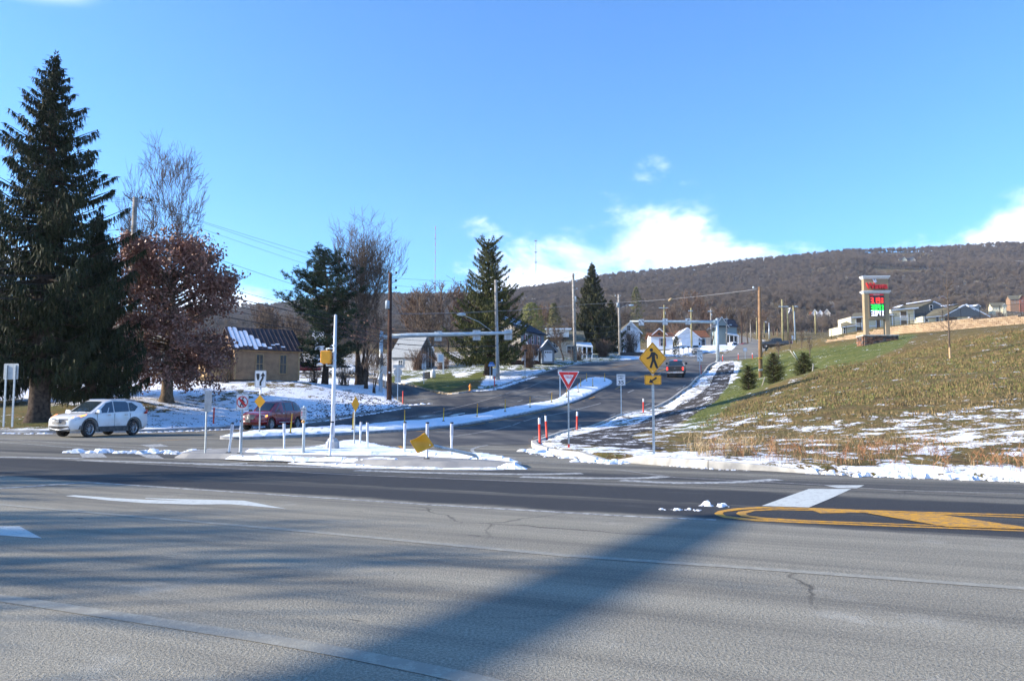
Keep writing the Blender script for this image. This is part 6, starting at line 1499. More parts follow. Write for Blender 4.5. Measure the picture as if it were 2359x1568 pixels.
flat(o, 'arrow_symbol', [(a/s_, b_/s_) for a, b_ in ((7.6,7.4),(9.3,3.2),(-1.0,-2.6),(1.4,-7.2),(-9.3,-6.4),(-5.8,2.6),(-3.0,-.2))], M_SK, -.004); bolts(o, [(0, 8.5/s_), (0, -8.5/s_)], -.004)
# speed limit 35
def speed_sign(u, vf, Y, u0, u1, v0, v1, num, label, rz=0):
    s_ = F0/Y; f = P(u, vf, Y); t = thing('traffic_sign', label, 'sign', f, rz); uchannel(t, (vf-v0)/s_, m=M_GALVL, w=.06, holes=False)
    w, h = (u1-u0)/s_, (v1-v0)/s_; o = plate(t, 'panel', rrect(w, h, .03), (vf-(v0+v1)/2)/s_, M_SW); ring(o, 'border', rrect(w*.94, h*.95, .03), w*.022, M_SK, -.003)
    letters(o, 'SPEED', h*.135, 0, h*.335, -.004, M_SK, w*.76, .02); letters(o, 'LIMIT', h*.135, 0, h*.13, -.004, M_SK, w*.60, .02); letters(o, num, h*.34, 0, -h*.22, -.004, M_SK, w*.66, .02)
speed_sign(1431.5, 966, 55, 1421, 1441.3, 862, 888, '35', 'speed limit 35 sign on the snowy verge right of the road')
speed_sign(976.3, 886, 80, 972.4, 982.8, 837, 850, '25', 'speed limit 25 sign in the green yard across')
def cross_arrows(o, s, x, z, m, y=-.004):
    for sg in (1, -1): flat(o, 'arrow_symbol', [(x+sg*a*s, z+sg*b_*s) for a, b_ in ((.05,.42),(.16,.42),(.20,.22),(.34,.10),(.40,.22),(.55,-.05),(.24,-.10),(.28,.02),(.12,.12))], m, y)
# begin centre lane sign
Y = 90; s_ = F0/Y; f = P(1613, 864, Y); t = thing('traffic_sign', 'begin center lane sign with crossing arrows beside the pickup', 'sign', f); uchannel(t, 50/s_, m=M_GALVL, w=.06, holes=False)
o = plate(t, 'begin_panel', rrect(12.8/s_, 5.6/s_, .02), (864-808.5)/s_, M_SW, y=-.004); letters(o, 'BEGIN', 3.8/s_, 0, 0, -.004, M_SK, 10.5/s_, .02)
o = plate(t, 'center_lane_panel', rrect(12.8/s_, 20/s_, .03), (864-822)/s_, M_SW, y=-.002); ring(o, 'border', rrect(12.2/s_, 19.2/s_, .03), .012, M_SK, -.003); letters(o, 'CENTER', 2.4/s_, 0, 7/s_, -.004, M_SK, 9.4/s_); letters(o, 'LANE', 2.4/s_, 0, 3.8/s_, -.004, M_SK, 6.2/s_); cross_arrows(o, 9.5/s_, 0, -2/s_, M_SK); letters(o, 'ONLY', 1.9/s_, 0, -7.8/s_, -.004, M_SK, 5.2/s_)
# small back plate on the median
Y = 68; s_ = F0/Y; f = P(1290.3, 920, Y); t = thing('traffic_sign', 'small sign seen from behind on the median, half hidden by the yield sign', 'sign', f); uchannel(t, 69/s_, m=M_GALVL, w=.09, holes=False); plate(t, 'panel', rrect(9.5/s_, 14/s_, .03), (920-858)/s_, M_SIGNB, y=-.02)
# stop sign back and other back
Y = 67; s_ = F0/Y; f = P(916, 922, Y); t = thing('traffic_sign', 'back of an octagonal stop sign with plates above and below it', 'sign', f); uchannel(t, 82/s_, m=M_GALVL, w=.07, y=-.05, holes=False)
plate(t, 'octagon_panel', [(10.3/s_*math.cos(R(22.5+45*i)), 10.3/s_*math.sin(R(22.5+45*i))) for i in range(8)], (922-857.5)/s_, M_SIGNB); plate(t, 'top_plate', rrect(22/s_, 7.5/s_, .02), (922-844)/s_, M_SIGNB); plate(t, 'lower_plate', rrect(14/s_, 13.5/s_, .02), (922-874.5)/s_, M_SIGNB)
Y = 70; s_ = F0/Y; f = P(887, 918, Y); t = thing('traffic_sign', 'grey back of a sign just right of the mast arm post', 'sign', f); uchannel(t, 76/s_, m=M_GALV, w=.05, holes=False); plate(t, 'panel', [(-6.5/s_, 10/s_), (6.5/s_, 10/s_), (7/s_, -5/s_), (0, -12/s_), (-7/s_, -5/s_)], (918-853)/s_, M_SIGNB)
# street name
Y = 76; s_ = F0/Y; f = P(1129, 894.5, Y); t = thing('street_sign', 'blue street name sign lettered WATER ST. in front of the yard spruce', 'street sign', f); uchannel(t, 51/s_, m=M_GALVL, w=.05, holes=False)
o = plate(t, 'name_blade', rrect(14.6/s_, 5.2/s_, .02), (894.5-841)/s_, M_SB, y=-.03); o.location.x = 3.2/s_; letters(o, 'WATER', 3.4/s_, -1.5/s_, 0, -.004, M_SW, 9/s_, .02); letters(o, 'St.', 2.0/s_, 4.8/s_, -.4/s_, -.004, M_SW, 2.6/s_)
o = plate(t, 'cross_blade', rrect(9/s_, 4.2/s_, .02), (894.5-836)/s_, M_SB, y=.03); o.location.x = 3/s_
Y = 83; s_ = F0/Y; f = P(1139, 866, Y); t = thing('utility_cabinet', 'grey metal cabinet on the lawn left of the pale utility pole', 'cabinet', (f.x, f.y, f.z-6/s_)); mb = MB(); mb.box((0, 0, 3/s_), (9/s_, .2, 6/s_)); mb.build('plinth', M_CONC2, t); mb = MB(); mb.box((0, 0, 15/s_), (8.4/s_, .35, 18/s_)); mb.build('housing', M_CAN, t); mb = MB(); mb.box((0, -.185, 15/s_), (7.4/s_, .02, 16/s_)); mb.build('door', M_CAN, t)
# hydrant
Y = 71; s_ = F0/Y; f = P(1083, 899.8, Y); t = thing('fire_hydrant', 'orange fire hydrant at the corner of the green yard', 'hydrant', f); q = 16.5/s_
M_HYD = mat('hydrant_orange', (.80, .27, .02), .5, var=.08)
mb = MB(); mb.lathe([(.20*q, 0), (.20*q, .05*q), (.15*q, .06*q), (.13*q, .55*q), (.17*q, .58*q), (.17*q, .66*q), (.13*q, .68*q), (.12*q, .84*q), (.05*q, .96*q), (.001, 1.0*q)], 14); mb.build('barrel', M_HYD, t)
for dx in (-1, 1): mb = MB(); mb.lathe([(.07*q, 0), (.07*q, .12*q*dx), (.001, .13*q*dx)], 8, axis='x', c=(.12*q*dx, 0, .60*q)); mb.build('side_nozzle', M_HYD, t)
mb = MB(); mb.lathe([(.09*q, 0), (.09*q, -.1*q), (.001, -.1*q)], 8, axis='y', c=(0, -.13*q, .5*q)); mb.build('front_nozzle', M_HYD, t)
# propane tank, stone wall stub, lawn sign
Y = 90; s_ = F0/Y; f = P(997.5, 870, Y); t = thing('propane_tank', 'upright white gas tank on the lawn beside the low stone wall', 'tank', (f.x, f.y, f.z)); r = 6/s_
mb = MB(); mb.lathe([(r*.8, 0), (r*.82, .1*r), (r, .3*r), (r, 2.3*r), (r*.8, 2.75*r), (r*.4, 2.95*r), (.001, 3*r)], 16); mb.build('vessel', M_WHITEC, t); mb = MB(); mb.lathe([(r*.35, 2.9*r), (r*.35, 3.3*r), (r*.3, 3.3*r), (.001, 3.2*r)], 10); mb.build('valve_collar', M_WHITEC, t)
M_STONES = [mat('stone_tan', (.34, .28, .21), .9, var=.2, scale=2), mat('stone_grey', (.27, .25, .23), .9, var=.2, scale=2), mat('stone_brown', (.25, .17, .12), .9, var=.2, scale=2)]
def block_wall(root, w, h, d, bw, bh, mats, seed, gap=.02, jit=.02, name='stone', zoff=0.0):
    rr = random.Random(seed); cache = []
    for k_ in range(6):
        mb = MB(); mb.box((0, 0, 0), ((bw-gap)*rr.uniform(.85, 1), d, bh-gap), taper=rr.uniform(.95, 1)); me_ = mb.mesh(name); me_.materials.append(mats[k_ % len(mats)]); cache.append(me_)
    r = 0; z = zoff
    while z < h-bh*.4:
        x = -w/2+(bw*.5 if r % 2 else bw*.25)
        while x < w/2-bw*.2:
            o = bpy.data.objects.new(name, rr.choice(cache)); COL.objects.link(o); o.parent = root; o.location = (x, rr.uniform(-jit, jit), z+bh/2); x += bw
        z += bh; r += 1
f = P(983, 870, 89); t = thing('stone_wall', 'short low stone wall left of the white gas tank', 'wall', (f.x, f.y, f.z-.1)); mb = MB(); mb.box((0, .05, .34), (.78, .3, .66)); mb.build('core', M_CONC2, t); block_wall(t, .85, .75, .4, .28, .12, M_STONES, 3)
Y = 96; s_ = F0/Y; f = P(1021, 858, Y); t = thing('lawn_sign', 'white sign board on a white post half hidden by the yard spruce', 'sign', (f.x, f.y, f.z)); mb = MB(); mb.box((0, 0, 20/s_), (3.4/s_, .15, 45/s_)); mb.build('post', M_SW, t)
mb = MB(); mb.box((-7/s_, 0, 34/s_), (14/s_, .16, 21/s_)); mb.build('frame', M_SW, t); mb = MB(); mb.box((-6/s_, -.09, 34/s_), (10/s_, .03, 15/s_)); mb.build('face', mat('sign_pale_blue', (.35, .5, .7), .4), t)
# flexible posts
def flex(label, u, vt, vb, Y, lean, kind, group, u_top=None, wpx=None):
    s_ = F0/Y; f = P(u, vb, Y); h = (vb-vt)/s_; t = thing({'w': 'delineator_post', 'y': 'median_marker_post', 'r': 'red_marker_post', 'rw': 'red_marker_post'}[kind], label, 'post', f, 0, group); t.rotation_euler = (random.uniform(-.02, .02), math.atan(lean/(vb-vt)), 0)
    if kind == 'w':
        r = .042; mb = MB(); mb.lathe([(.115, -.02), (.115, .015), (.06, .05), (.045, .055)], 12); mb.build('rubber_base', M_RUB, t)
        mb = MB(); mb.lathe([(r*.72, .03), (r*.72, h*.45), (r, h*.62), (r, h*.64)], 12); mb.build('tube', M_FLEXW, t)
        mb = MB(); mb.lathe([(r*1.0, h*.64), (r*1.03, h*.645), (r*1.03, h*.96), (r, h*.965)], 12); mb.build('reflective_sleeve', M_FLEXG if lean is not None else M_FLEXG, t); mb = MB(); mb.lathe([(r*1.04, h*.96), (r*1.04, h), (.001, h)], 12); mb.build('cap', M_RUB, t)
    elif kind == 'y':
        r = .030; mb = MB(); mb.lathe([(.09, -.02), (.09, .012), (.04, .03)], 10); mb.build('rubber_base', M_RUB, t)
        mb = MB(); mb.box((0, 0, h*.30), (r*2, .02, h*.6)); mb.build('strip', M_FLEXY, t); mb = MB(); mb.box((0, -.001, h*.80), (r*1.9, .026, h*.40)); mb.build('reflective_strip', M_FLEXO, t)
    else:
        r = .045 if vb-vt > 45 else .05; mb = MB(); mb.lathe([(r, -.1), (r, h*(.72 if kind == 'rw' else 1.0)), (r*.8, h*(.72 if kind == 'rw' else 1.0))], 10); mb.build('tube', M_FLEXR, t)
        if kind == 'rw': mb = MB(); mb.lathe([(r*1.02, h*.72), (r*1.02, h*.96)], 10); mb.build('white_band', M_FLEXW, t)
        mb = MB(); mb.lathe([(r*1.04, h*.955), (r*1.04, h*1.01), (.001, h*1.01)], 10); mb.build('cap', M_RUB if kind == 'rw' else M_FLEXR, t)
    return t
GW = 'white flexible posts round the traffic island'
for u, vt, vb, ln, lab in ((527,974,1045,7,'white flexible post leaning right, left of the no pedestrians sign'),(552.5,969,1046,1.5,'white flexible post touching the no pedestrians sign post'),(654.6,973,1038,-1.5,'white flexible post left of the push-button post'),
        (759,971,1054,5,'white flexible post leaning in front of the tall white pole'),(829,970,1028,2,'white flexible post just right of the edge-on diamond sign'),(846.5,971,1035,-1,'second white flexible post right of the edge-on diamond sign'),
        (931.5,972,1046,.5,'white flexible post left of the knocked-over yellow sign'),(983.5,973,1059,.5,'white flexible post behind the knocked-over yellow sign'),(1039.7,973,1055,.5,'white flexible post crossed by the bent sign post')):
    flex(lab, u, vt, vb, flatY(vb, .10 if vb < 1056 else .10), ln, 'w', GW)
GY_ = 'yellow marker posts along the snowy median'
YM = [(669,953,996,3,'yellow marker post in front of the burgundy car, leaning right'),(813,949,988,0,'yellow marker post behind the edge-on diamond sign'),(932,944,974,0,'yellow marker post above the white post left of the fallen sign'),(1021.5,939,969,1,'first yellow marker post right of the fallen sign'),(1099,930,959,1,'yellow marker post left of the stepped middle of the median, below the mast arm sign'),
      (1163.5,920,947,.5,'yellow marker post beneath the mast arm tip'),(1221,913,937,0,'yellow marker post two to the left of the yield sign'),(1270.5,903,925,1,'yellow marker post next left of the yield sign post'),(1305.5,895,914,0,'yellow marker post hidden behind the yield sign tip'),(1332,883,902,-1,'yellow marker post next right of the yield sign'),
      (1337.5,871,889,0,'yellow marker post on the bare concrete patch of the median end'),(1351.5,859,877,0,'yellow marker post at the left back corner of the median end'),(1365.5,871,889,0,'yellow marker post in the middle of the wide median end'),(1393,859,877,0,'yellow marker post at the far right end of the median')]
for u, vt, vb, ln, lab in YM:
    p = hit(u, vb, .24); flex(lab, u, vt, vb, p.y, ln, 'y', GY_)
GR = 'red marker posts along the road edge'
for u, vt, vb, ln, k_, lab in ((1243.5,960,1020,-1,'rw','nearest red and white marker post, left of the yield sign'),(1260,955,1009,-3,'rw','red and white marker post leaning left, second from the corner'),(1329,946,989,1,'rw','red and white marker post right of the yield sign post'),(1482,916,950,.5,'rw','red and white marker post left of the pedestrian crossing post'),
        (491.5,939,976,1,'r','plain red marker post on the snow bank left of the no pedestrians sign'),(928,901,927,0,'r','plain red marker post at the corner right of the dark brown pole'),(1139.5,867,891,-.5,'r','plain red marker post at the foot of the pale utility pole'),(1615,841,862,0,'r','red marker post beside the begin center lane sign'),
        (1665,815.5,831,0,'rw','red marker post next right of the mast post'),(1701,812,827,0,'rw','red marker post between mast post and orange utility pole'),(1733.5,812,826,0,'rw','red marker post left of the orange utility pole')):
    p = hit(u, vb, .1); flex(lab, u, vt, vb, p.y, ln, k_, GR)
# ---- mast arms
def mast(label, uf, vf, Y, vtop, wpole, arm, signs, armw, facing, rz=0, lab2=None):
    s_ = F0/Y; f = P(uf, vf, Y); t = thing('mast_arm', label, 'mast arm', f)
    mb = MB(); h = (vf-vtop)/s_; mb.tube([(0,0,.06),(0,0,h)], [wpole/2/s_, wpole/2/s_*.86], 14); mb.build('pole', M_GALVL, t); mb = MB(); mb.lathe([(wpole*.9/s_, -.15), (wpole*.9/s_, .06), (.001, .06)], 12); mb.build('base_plate', M_CONCB, t)
    for k_ in range(4): mb = MB(); a = R(45+90*k_); mb.lathe([(.05, 0), (.05, .18), (.001, .18)], 6, c=(math.cos(a)*wpole*.72/s_, math.sin(a)*wpole*.72/s_, .05)); mb.build('anchor_bolt', M_GALV, t)
    mb = MB(); mb.lathe([(wpole*.48/s_, h), (wpole*.3/s_, h+.12), (.001, h+.14)], 12); mb.build('pole_cap', M_GALVL, t)
    pts_ = [((u-uf)/s_, 0, (vf-v)/s_) for u, v in arm]; n = len(pts_)
    mb = MB(); mb.tube(pts_, [(armw[0]+(armw[1]-armw[0])*i/(n-1))/2/s_ for i in range(n)], 12); mb.build('arm', M_GALVL, t)
    mb = MB(); q = pts_[0]; mb.box((q[0], 0, q[2]), (3/s_, wpole*1.1/s_, 9/s_)); mb.build('arm_flange', M_GALVL, t)
    e = pts_[-1]; mb = MB(); d = 1 if pts_[-1][0] > 0 else -1; mb.lathe([(armw[1]*.62/s_, -.05*d), (armw[1]*.62/s_, .05*d), (.001, .05*d)], 10, axis='x', c=e); mb.build('arm_end_cap', M_GALVL, t)
    for (u0, u1, v0, v1, kd) in signs:
        w, h2 = (u1-u0)/s_, (v1-v0)/s_; x, z = ((u0+u1)/2-uf)/s_, (vf-(v0+v1)/2)/s_
        yy = (.14 if facing < 0 else -.14)
        o = plate(t, 'lane_sign', rrect(w, h2, .05), z, M_SIGNB if kd == 'back' else M_SW, y=yy); o.location.x = x
        if kd == 'back':
            for sx in (-.3, .3): mb = MB(); mb.box((sx*w, -.03, 0), (.035, .03, h2*.96)); mb.build('stiffener', M_SW, o)
        else:
            ring(o, 'border', rrect(w*.95, h2*.95, .05), .02, M_SK, -.003); letters(o, 'ONLY', h2*.17, 0, -h2*.34, -.004, M_SK, w*.66, .02)
            if kd == 'cross': cross_arrows(o, h2*.72, 0, h2*.10, M_SK)
            if kd == 'up': flat(o, 'arrow_symbol', [(a*h2, b_*h2) for a, b_ in ((-.04,-.14),(.04,-.14),(.04,.20),(.12,.18),(0,.42),(-.12,.18),(-.04,.20))], M_SK, -.004)
            if kd == 'right': flat(o, 'arrow_symbol', [(a*h2, b_*h2) for a, b_ in ((-.20,-.14),(-.12,-.14),(-.10,.04),(-.02,.16),(.10,.20),(.08,.10),(.30,.26),(.12,.42),(.11,.31),(-.06,.26),(-.17,.12))], M_SK, -.004)
    return t
mast('long galvanised mast arm from the left carrying three sign backs', 876.5, 914, 74, 765, 9.6, [(880,776),(940,772),(1030,770),(1110,768),(1177,766)], [(998.5,1016.7,761.5,785,'back'),(1087.5,1106,759.5,783,'back'),(1160.5,1179.3,757.5,782,'back')], (12, 7), -1)
mast('mast arm from the right over the uphill lanes with three ONLY signs', 1654, 834, 110, 734, 8.2, [(1648,741),(1600,740.5),(1540,740),(1500,739.5),(1453,739.5)], [(1472,1484.3,734.6,749.4,'cross'),(1527,1539.4,733.2,748,'up'),(1579.8,1592.3,732.6,747.3,'right')], (7.5, 4), 1)
# the arm whose shadow falls across the foreground stands left of the picture
A_, B_ = hit(890, 1566), hit(1640, 1200); sh = 10.2/math.tan(SUN_EL); d_ = (B_-A_).normalized(); t = thing('mast_arm', 'mast arm beyond the left picture edge that throws the diagonal shadow on the road', 'mast arm', (A_.x-sh-d_.x*4, A_.y-SUN_K*sh-d_.y*4, 0))
mb = MB(); mb.tube([(0,0,0),(0,0,10.7)], [.24,.2], 12); mb.build('pole', M_GALVL, t)
mb = MB(); e_ = (B_-A_).length+4.6; mb.tube([(0,0,10.1),(d_.x*e_*.5,d_.y*e_*.5,10.2),(d_.x*e_,d_.y*e_,10.2)], [.28,.24,.20], 12); mb.build('arm', M_GALVL, t)
# far road signs
def small_sign(label, u, vf, Y, u0, u1, v0, v1, m=M_SW, txt=None):
    s_ = F0/Y; f = P(u, vf, Y); t = thing('traffic_sign', label, 'sign', f); mb = MB(); mb.box((0, .03, (vf-v0)/2/s_), (.06, .04, (vf-v0)/s_)); mb.build('post', M_GALVL, t); o = plate(t, 'panel', rrect((u1-u0)/s_, (v1-v0)/s_, .03), (vf-(v0+v1)/2)/s_, m)
    ring(o, 'border', rrect((u1-u0)/s_*.94, (v1-v0)/s_*.93, .03), .03, M_SK, -.003)
    for i, tx in enumerate(txt or []): letters(o, tx, (v1-v0)/s_*.24, 0, (v1-v0)/s_*(.22-.42*i), -.004, M_SK, (u1-u0)/s_*.6)
small_sign('small white sign standing in the road edge left of the orange pole', 1717, 828, 118, 1713, 1722.5, 800, 809)
small_sign('tiny white sign far up the road right of the orange pole', 1826.5, 806, 150, 1824, 1829.5, 772, 782)
# ---- utility poles
def upole(label, uf, vf, Y, ut, vt, wb, wt_, m, extras=(), name='utility_pole'):
    s_ = F0/Y; f = P(uf, vf, Y); h = P(uf, vt, Y).z-f.z; x = P(ut, vt, Y).x-f.x; t = thing(name, label, 'utility pole', f)
    mb = MB(); mb.tube([(0,0,-.5),(x*.5,0,h*.5),(x,0,h)], [wb/2/s_, (wb+wt_)/4/s_, wt_/2/s_], 10); mb.build('pole', m, t)
    def q(u, v): return Vector(((u-uf)/s_, -.0, P(uf, v, Y).z-f.z))
    for e in extras:
        k_ = e[0]
        if k_ == 'ins':  # insulator bracket from (u,v) out by du
            p = q(e[1], e[2]); b_ = p+Vector((e[3]/s_, 0, abs(e[3])*.35/s_)); mb = MB(); mb.tube([p, b_], .025, 5); mb.build('insulator_arm', M_GALV, t); mb = MB(); mb.lathe([(.07, 0), (.11, .05), (.06, .1), (.10, .15), (.04, .2)], 8, c=tuple(b_)); mb.build('insulator', M_GALVL if len(e) < 5 else M_SK, t)
        if k_ == 'can': p = q(e[1], e[2]); mb = MB(); r = e[3]/2/s_; hh = e[4]/s_; mb.lathe([(r*.9, -hh/2), (r, -hh/2), (r, hh/2), (r*.8, hh/2+.08), (.001, hh/2+.1)], 12, c=(p.x, -.1, p.z)); mb.build('transformer', M_CAN, t)
        if k_ == 'arm': p = q(e[1], e[2]); mb = MB(); mb.box((p.x, -.15, p.z), (e[3]/s_, .1, 1.6/s_)); mb.build('crossarm', e[4] if len(e) > 4 else m, t)
        if k_ == 'box': p = q(e[1], e[2]); mb = MB(); mb.box((p.x, -.15, p.z), (e[3]/s_, .12, e[4]/s_)); mb.build(e[5], e[6], t)
        if k_ == 'lamp':
            p = q(e[1], e[2]); g = q(e[3], e[4]); mb = MB(); mb.tube([p, (p+g)*.5+Vector((0, 0, .3)), g], .04, 5); mb.build('lamp_arm', M_GALV, t); mb = MB(); mb.lathe([(.02, -.5), (.16, -.25), (.2, .1), (.12, .45), (.02, .5)], 8, axis='x', c=tuple(g)); mb.build('lamp_head', M_GALVL, t)
    return t
upole('tall grey utility pole beside the rusty oak at the left', 291.5, 922, 54, 311.5, 455, 15, 10.5, M_POLEG, [('ins', 311, 470, 18, 1), ('ins', 311, 470, -18, 1), ('ins', 311.5, 458, -2, 1), ('box', 294, 862, 3.5, 70, 'cable_guard', M_GALV), ('box', 300, 893, 3.5, 4.5, 'red_tag', M_SR), ('box', 300, 888, 3.5, 3.0, 'yellow_tag', M_FLEXY), ('box', 301.5, 700, 5, 110, 'riser_conduit', M_CAN)])
upole('dark brown utility pole right of the left mast arm post', 896.5, 922, 68, 899, 628, 12, 8, M_POLEB, [('ins', 899, 634, 10, 1), ('ins', 899, 652, 10, 1), ('ins', 899, 668, 10, 1), ('can', 890.5, 703, 10.5, 17), ('box', 897, 858, 4, 4, 'white_tag', M_SW)])
upole('pale utility pole in front of the yard spruce', 1147, 879.5, 83.5, 1142, 645, 10, 7, M_POLEG, [('ins', 1143, 651, 12), ('ins', 1143, 674, 12), ('ins', 1144, 698, 12), ('box', 1145, 800, 2, 120, 'riser_conduit', M_CAN), ('lamp', 1143, 770, 1062, 724)])
upole('tall pale utility pole left of the dense conical spruce', 1325.5, 833.5, 110, 1320, 630, 8.5, 6, M_POLEG, [('ins', 1321, 634, 9), ('ins', 1321, 652, 9), ('ins', 1321, 669, 9), ('can', 1326.5, 690, 4.5, 12)])
upole('pale utility pole right of the dense conical spruce', 1428.5, 818, 145, 1425, 678, 6.5, 4.5, M_POLEG, [('ins', 1425, 684, 6), ('ins', 1425, 684, -6), ('can', 1424, 703, 5, 9), ('lamp', 1427, 712, 1455, 703)])
upole('greenish utility pole behind the straight-ahead ONLY sign', 1530.5, 812, 165, 1530, 703, 5, 3.6, M_POLEY, [('arm', 1530, 709, 22, M_GALVL), ('can', 1534, 722, 2, 5)])
upole('greenish utility pole behind the turn arrow ONLY sign', 1593.5, 806, 195, 1592, 709, 4.6, 3.2, M_POLEY, [('arm', 1592, 716, 10, M_GALVL)])
upole('thin grey utility pole left of the mast post', 1639.5, 799, 240, 1637, 712, 4, 2.6, M_POLEG, [('arm', 1637, 717, 10, M_GALVL), ('can', 1641, 725, 2.5, 4)])
upole('brown utility pole beside the delivery van', 1674.5, 797, 260, 1674, 730, 3.6, 2.6, M_POLEG, [('arm', 1674, 735, 9, M_GALVL), ('lamp', 1674, 752, 1684, 748)])
upole('orange-brown utility pole standing at the foot of the grass slope', 1752.5, 872, 76, 1749, 661, 9.5, 6.5, M_POLEO, [('box', 1751.5, 825, 9.8, 2, 'yellow_band', M_FLEXY), ('box', 1752, 852, 9.8, 3.5, 'paper_tag', M_SW), ('ins', 1749, 667, -8)])
upole('olive utility pole, left one of the pair on the ridge', 1803.5, 793, 175, 1801.5, 690, 5, 3.8, M_POLEY, [('arm', 1807, 706, 46*.5, M_GALVL), ('ins', 1801.5, 696, 4)])
upole('olive utility pole, right one of the pair on the ridge', 1816.5, 789, 175, 1813, 704, 4.8, 3.6, M_POLEY, [])
upole('olive pole with a pale pole beside it right of the ridge pair', 1833.5, 784, 185, 1827, 704, 4, 3, M_POLEY, [('box', 1831, 750, 2.2, 66, 'pale_pole', M_GALVL), ('lamp', 1828, 710, 1836, 706)])
upole('olive pole far off left of the price sign', 1879, 767, 230, 1877.5, 716, 3.4, 3, M_POLEY, [])
for u, vt, vb, Yp, m_, lab in ((1709,720,792,300,M_POLEB,'leaning brown pole far up the road right of the mast post'),(1729.5,734,789,320,M_POLEG,'thin dark pole far up the road, left of the orange pole'),(1743.5,732,788,330,M_POLEY,'thin olive pole far up the road touching the orange pole, left side'),(1761,736,787,340,M_POLEY,'thin olive pole far up the road, right of the orange pole'),(1782,752,787,345,M_POLEB,'short brown pole at the crest of the road'),(1791,757,787,340,M_POLEO,'short reddish pole at the crest of the road'),(1772,743,788,330,M_GALV,'slim green-grey lamp pole at the crest of the road')):
    upole(lab, u, vb, Yp, u-.5, vt, 3, 2.2, m_)
# ---- wires
def wire(label, pts_, sag=1.0, r=.012, m=None, group='overhead wires strung between the utility poles'):
    P3 = [P(*p) for p in pts_]; mb = MB(); V = []
    for a, b in zip(P3[:-1], P3[1:]):
        for k_ in range(13):
            tt = k_/12; q = a.lerp(b, tt); q.z -= sag*4*tt*(1-tt)*((b-a).length/45)
            if V and k_ == 0: continue
            V.append(q)
    c = V[0].copy(); mb.tube([v-c for v in V], r, 4, cap=False); o = mb.build('overhead_wire', m or M_WIRE); o.location = c; tag(o, label, 'wire', group); return o
def wires(lab, sets): 
    for i, (l, pts_, r, sg) in enumerate(sets): wire(l, pts_, sg, r)
wires('', [
 ('topmost thin wire in the sky, over the rusty oak', [(-40,418,42),(329,466,54),(905,640,68),(1153,650,83.5)], .010, .25),
 ('second thin wire in the sky, just below the topmost one', [(-40,435,42),(311,458,54),(905,657,68),(1154,673,83.5)], .010, .25),
 ('third thin wire in the sky, lowest of the three', [(-40,440,42),(293,466,54),(905,673,68),(1155,697,83.5)], .010, .25),
 ('thin cable crossing the spruces at mid height', [(-40,532,42),(309,527,54),(898,722,68),(1144,716,83.5)], .014, .5),
 ('thin black cable below the mid-height one, left of the grey pole', [(-40,598,42),(307,600,54),(897,752,68),(1144,760,83.5)], .016, .6),
 ('thick black communication cable, upper of the bundle', [(-40,634,42),(305,625,54),(896,762,68),(1145,752,83.5)], .030, .5),
 ('thick black communication cable, second of the bundle', [(-40,650,42),(304,646,54),(896,772,68),(1145,765,83.5)], .022, .6),
 ('thin black communication cable, third of the bundle', [(-40,664,42),(304,662,54),(896,779,68),(1145,782,83.5)], .018, .6),
 ('thickest black cable, lowest of the bundle', [(-40,685,42),(303,685,54),(896,790,68),(1146,796,83.5)], .034, .5),
 ('black cable dipping from dark brown pole to the pale pole, lower', [(896,800,68),(1146,806,83.5)], .02, 1.0),
 ('wire from the pale pole to the tall pole, top', [(1153,650,83.5),(1329,634,110),(1431,683,145)], .012, .5),
 ('wire from the pale pole to the tall pole, second', [(1154,673,83.5),(1329,651,110),(1431,690,145)], .012, .5),
 ('wire from the pale pole to the tall pole, third', [(1155,697,83.5),(1329,668,110)], .012, .6),
 ('cable from the pale pole past the grey house gable', [(1144,752,83.5),(1323,742,110),(1427,748,145),(1530,760,165)], .022, .6),
 ('cable sagging over the grey house roof, lower', [(1144,766,83.5),(1323,760,110),(1427,757,145),(1593,765,195)], .022, .8),
 ('cable sagging over the grey house, lowest', [(1145,782,83.5),(1324,775,110),(1427,766,145),(1637,760,240)], .018, .9),
 ('wire along the far poles over the overhead signs', [(1431,684,145),(1541,710,165),(1597,716,195),(1642,717,240),(1678,735,260)], .014, .5),
])
wire('long pale wire crossing to the top of the orange-brown pole', [(897,722,68),(1143,716,83.5),(1321,702,110),(1426,696,112),(1745,666,76)], .25, .018, M_WIREG)
Y = 90; f = P(1545, 690, 92); t = thing('wire_marker', 'small tawny bundle hanging on the long pale wire', 'wire marker', f); mb = MB(); mb.tube([(-.25,0,-.15),(0,0,0),(.25,0,.12)], [.1, .2, .12], 7); mb.build('wrap', M_WEEDT, t); mb = MB(); mb.tube([(.2,0,.05),(.32,0,.2)], .03, 5); mb.build('clip', M_WIRE, t)
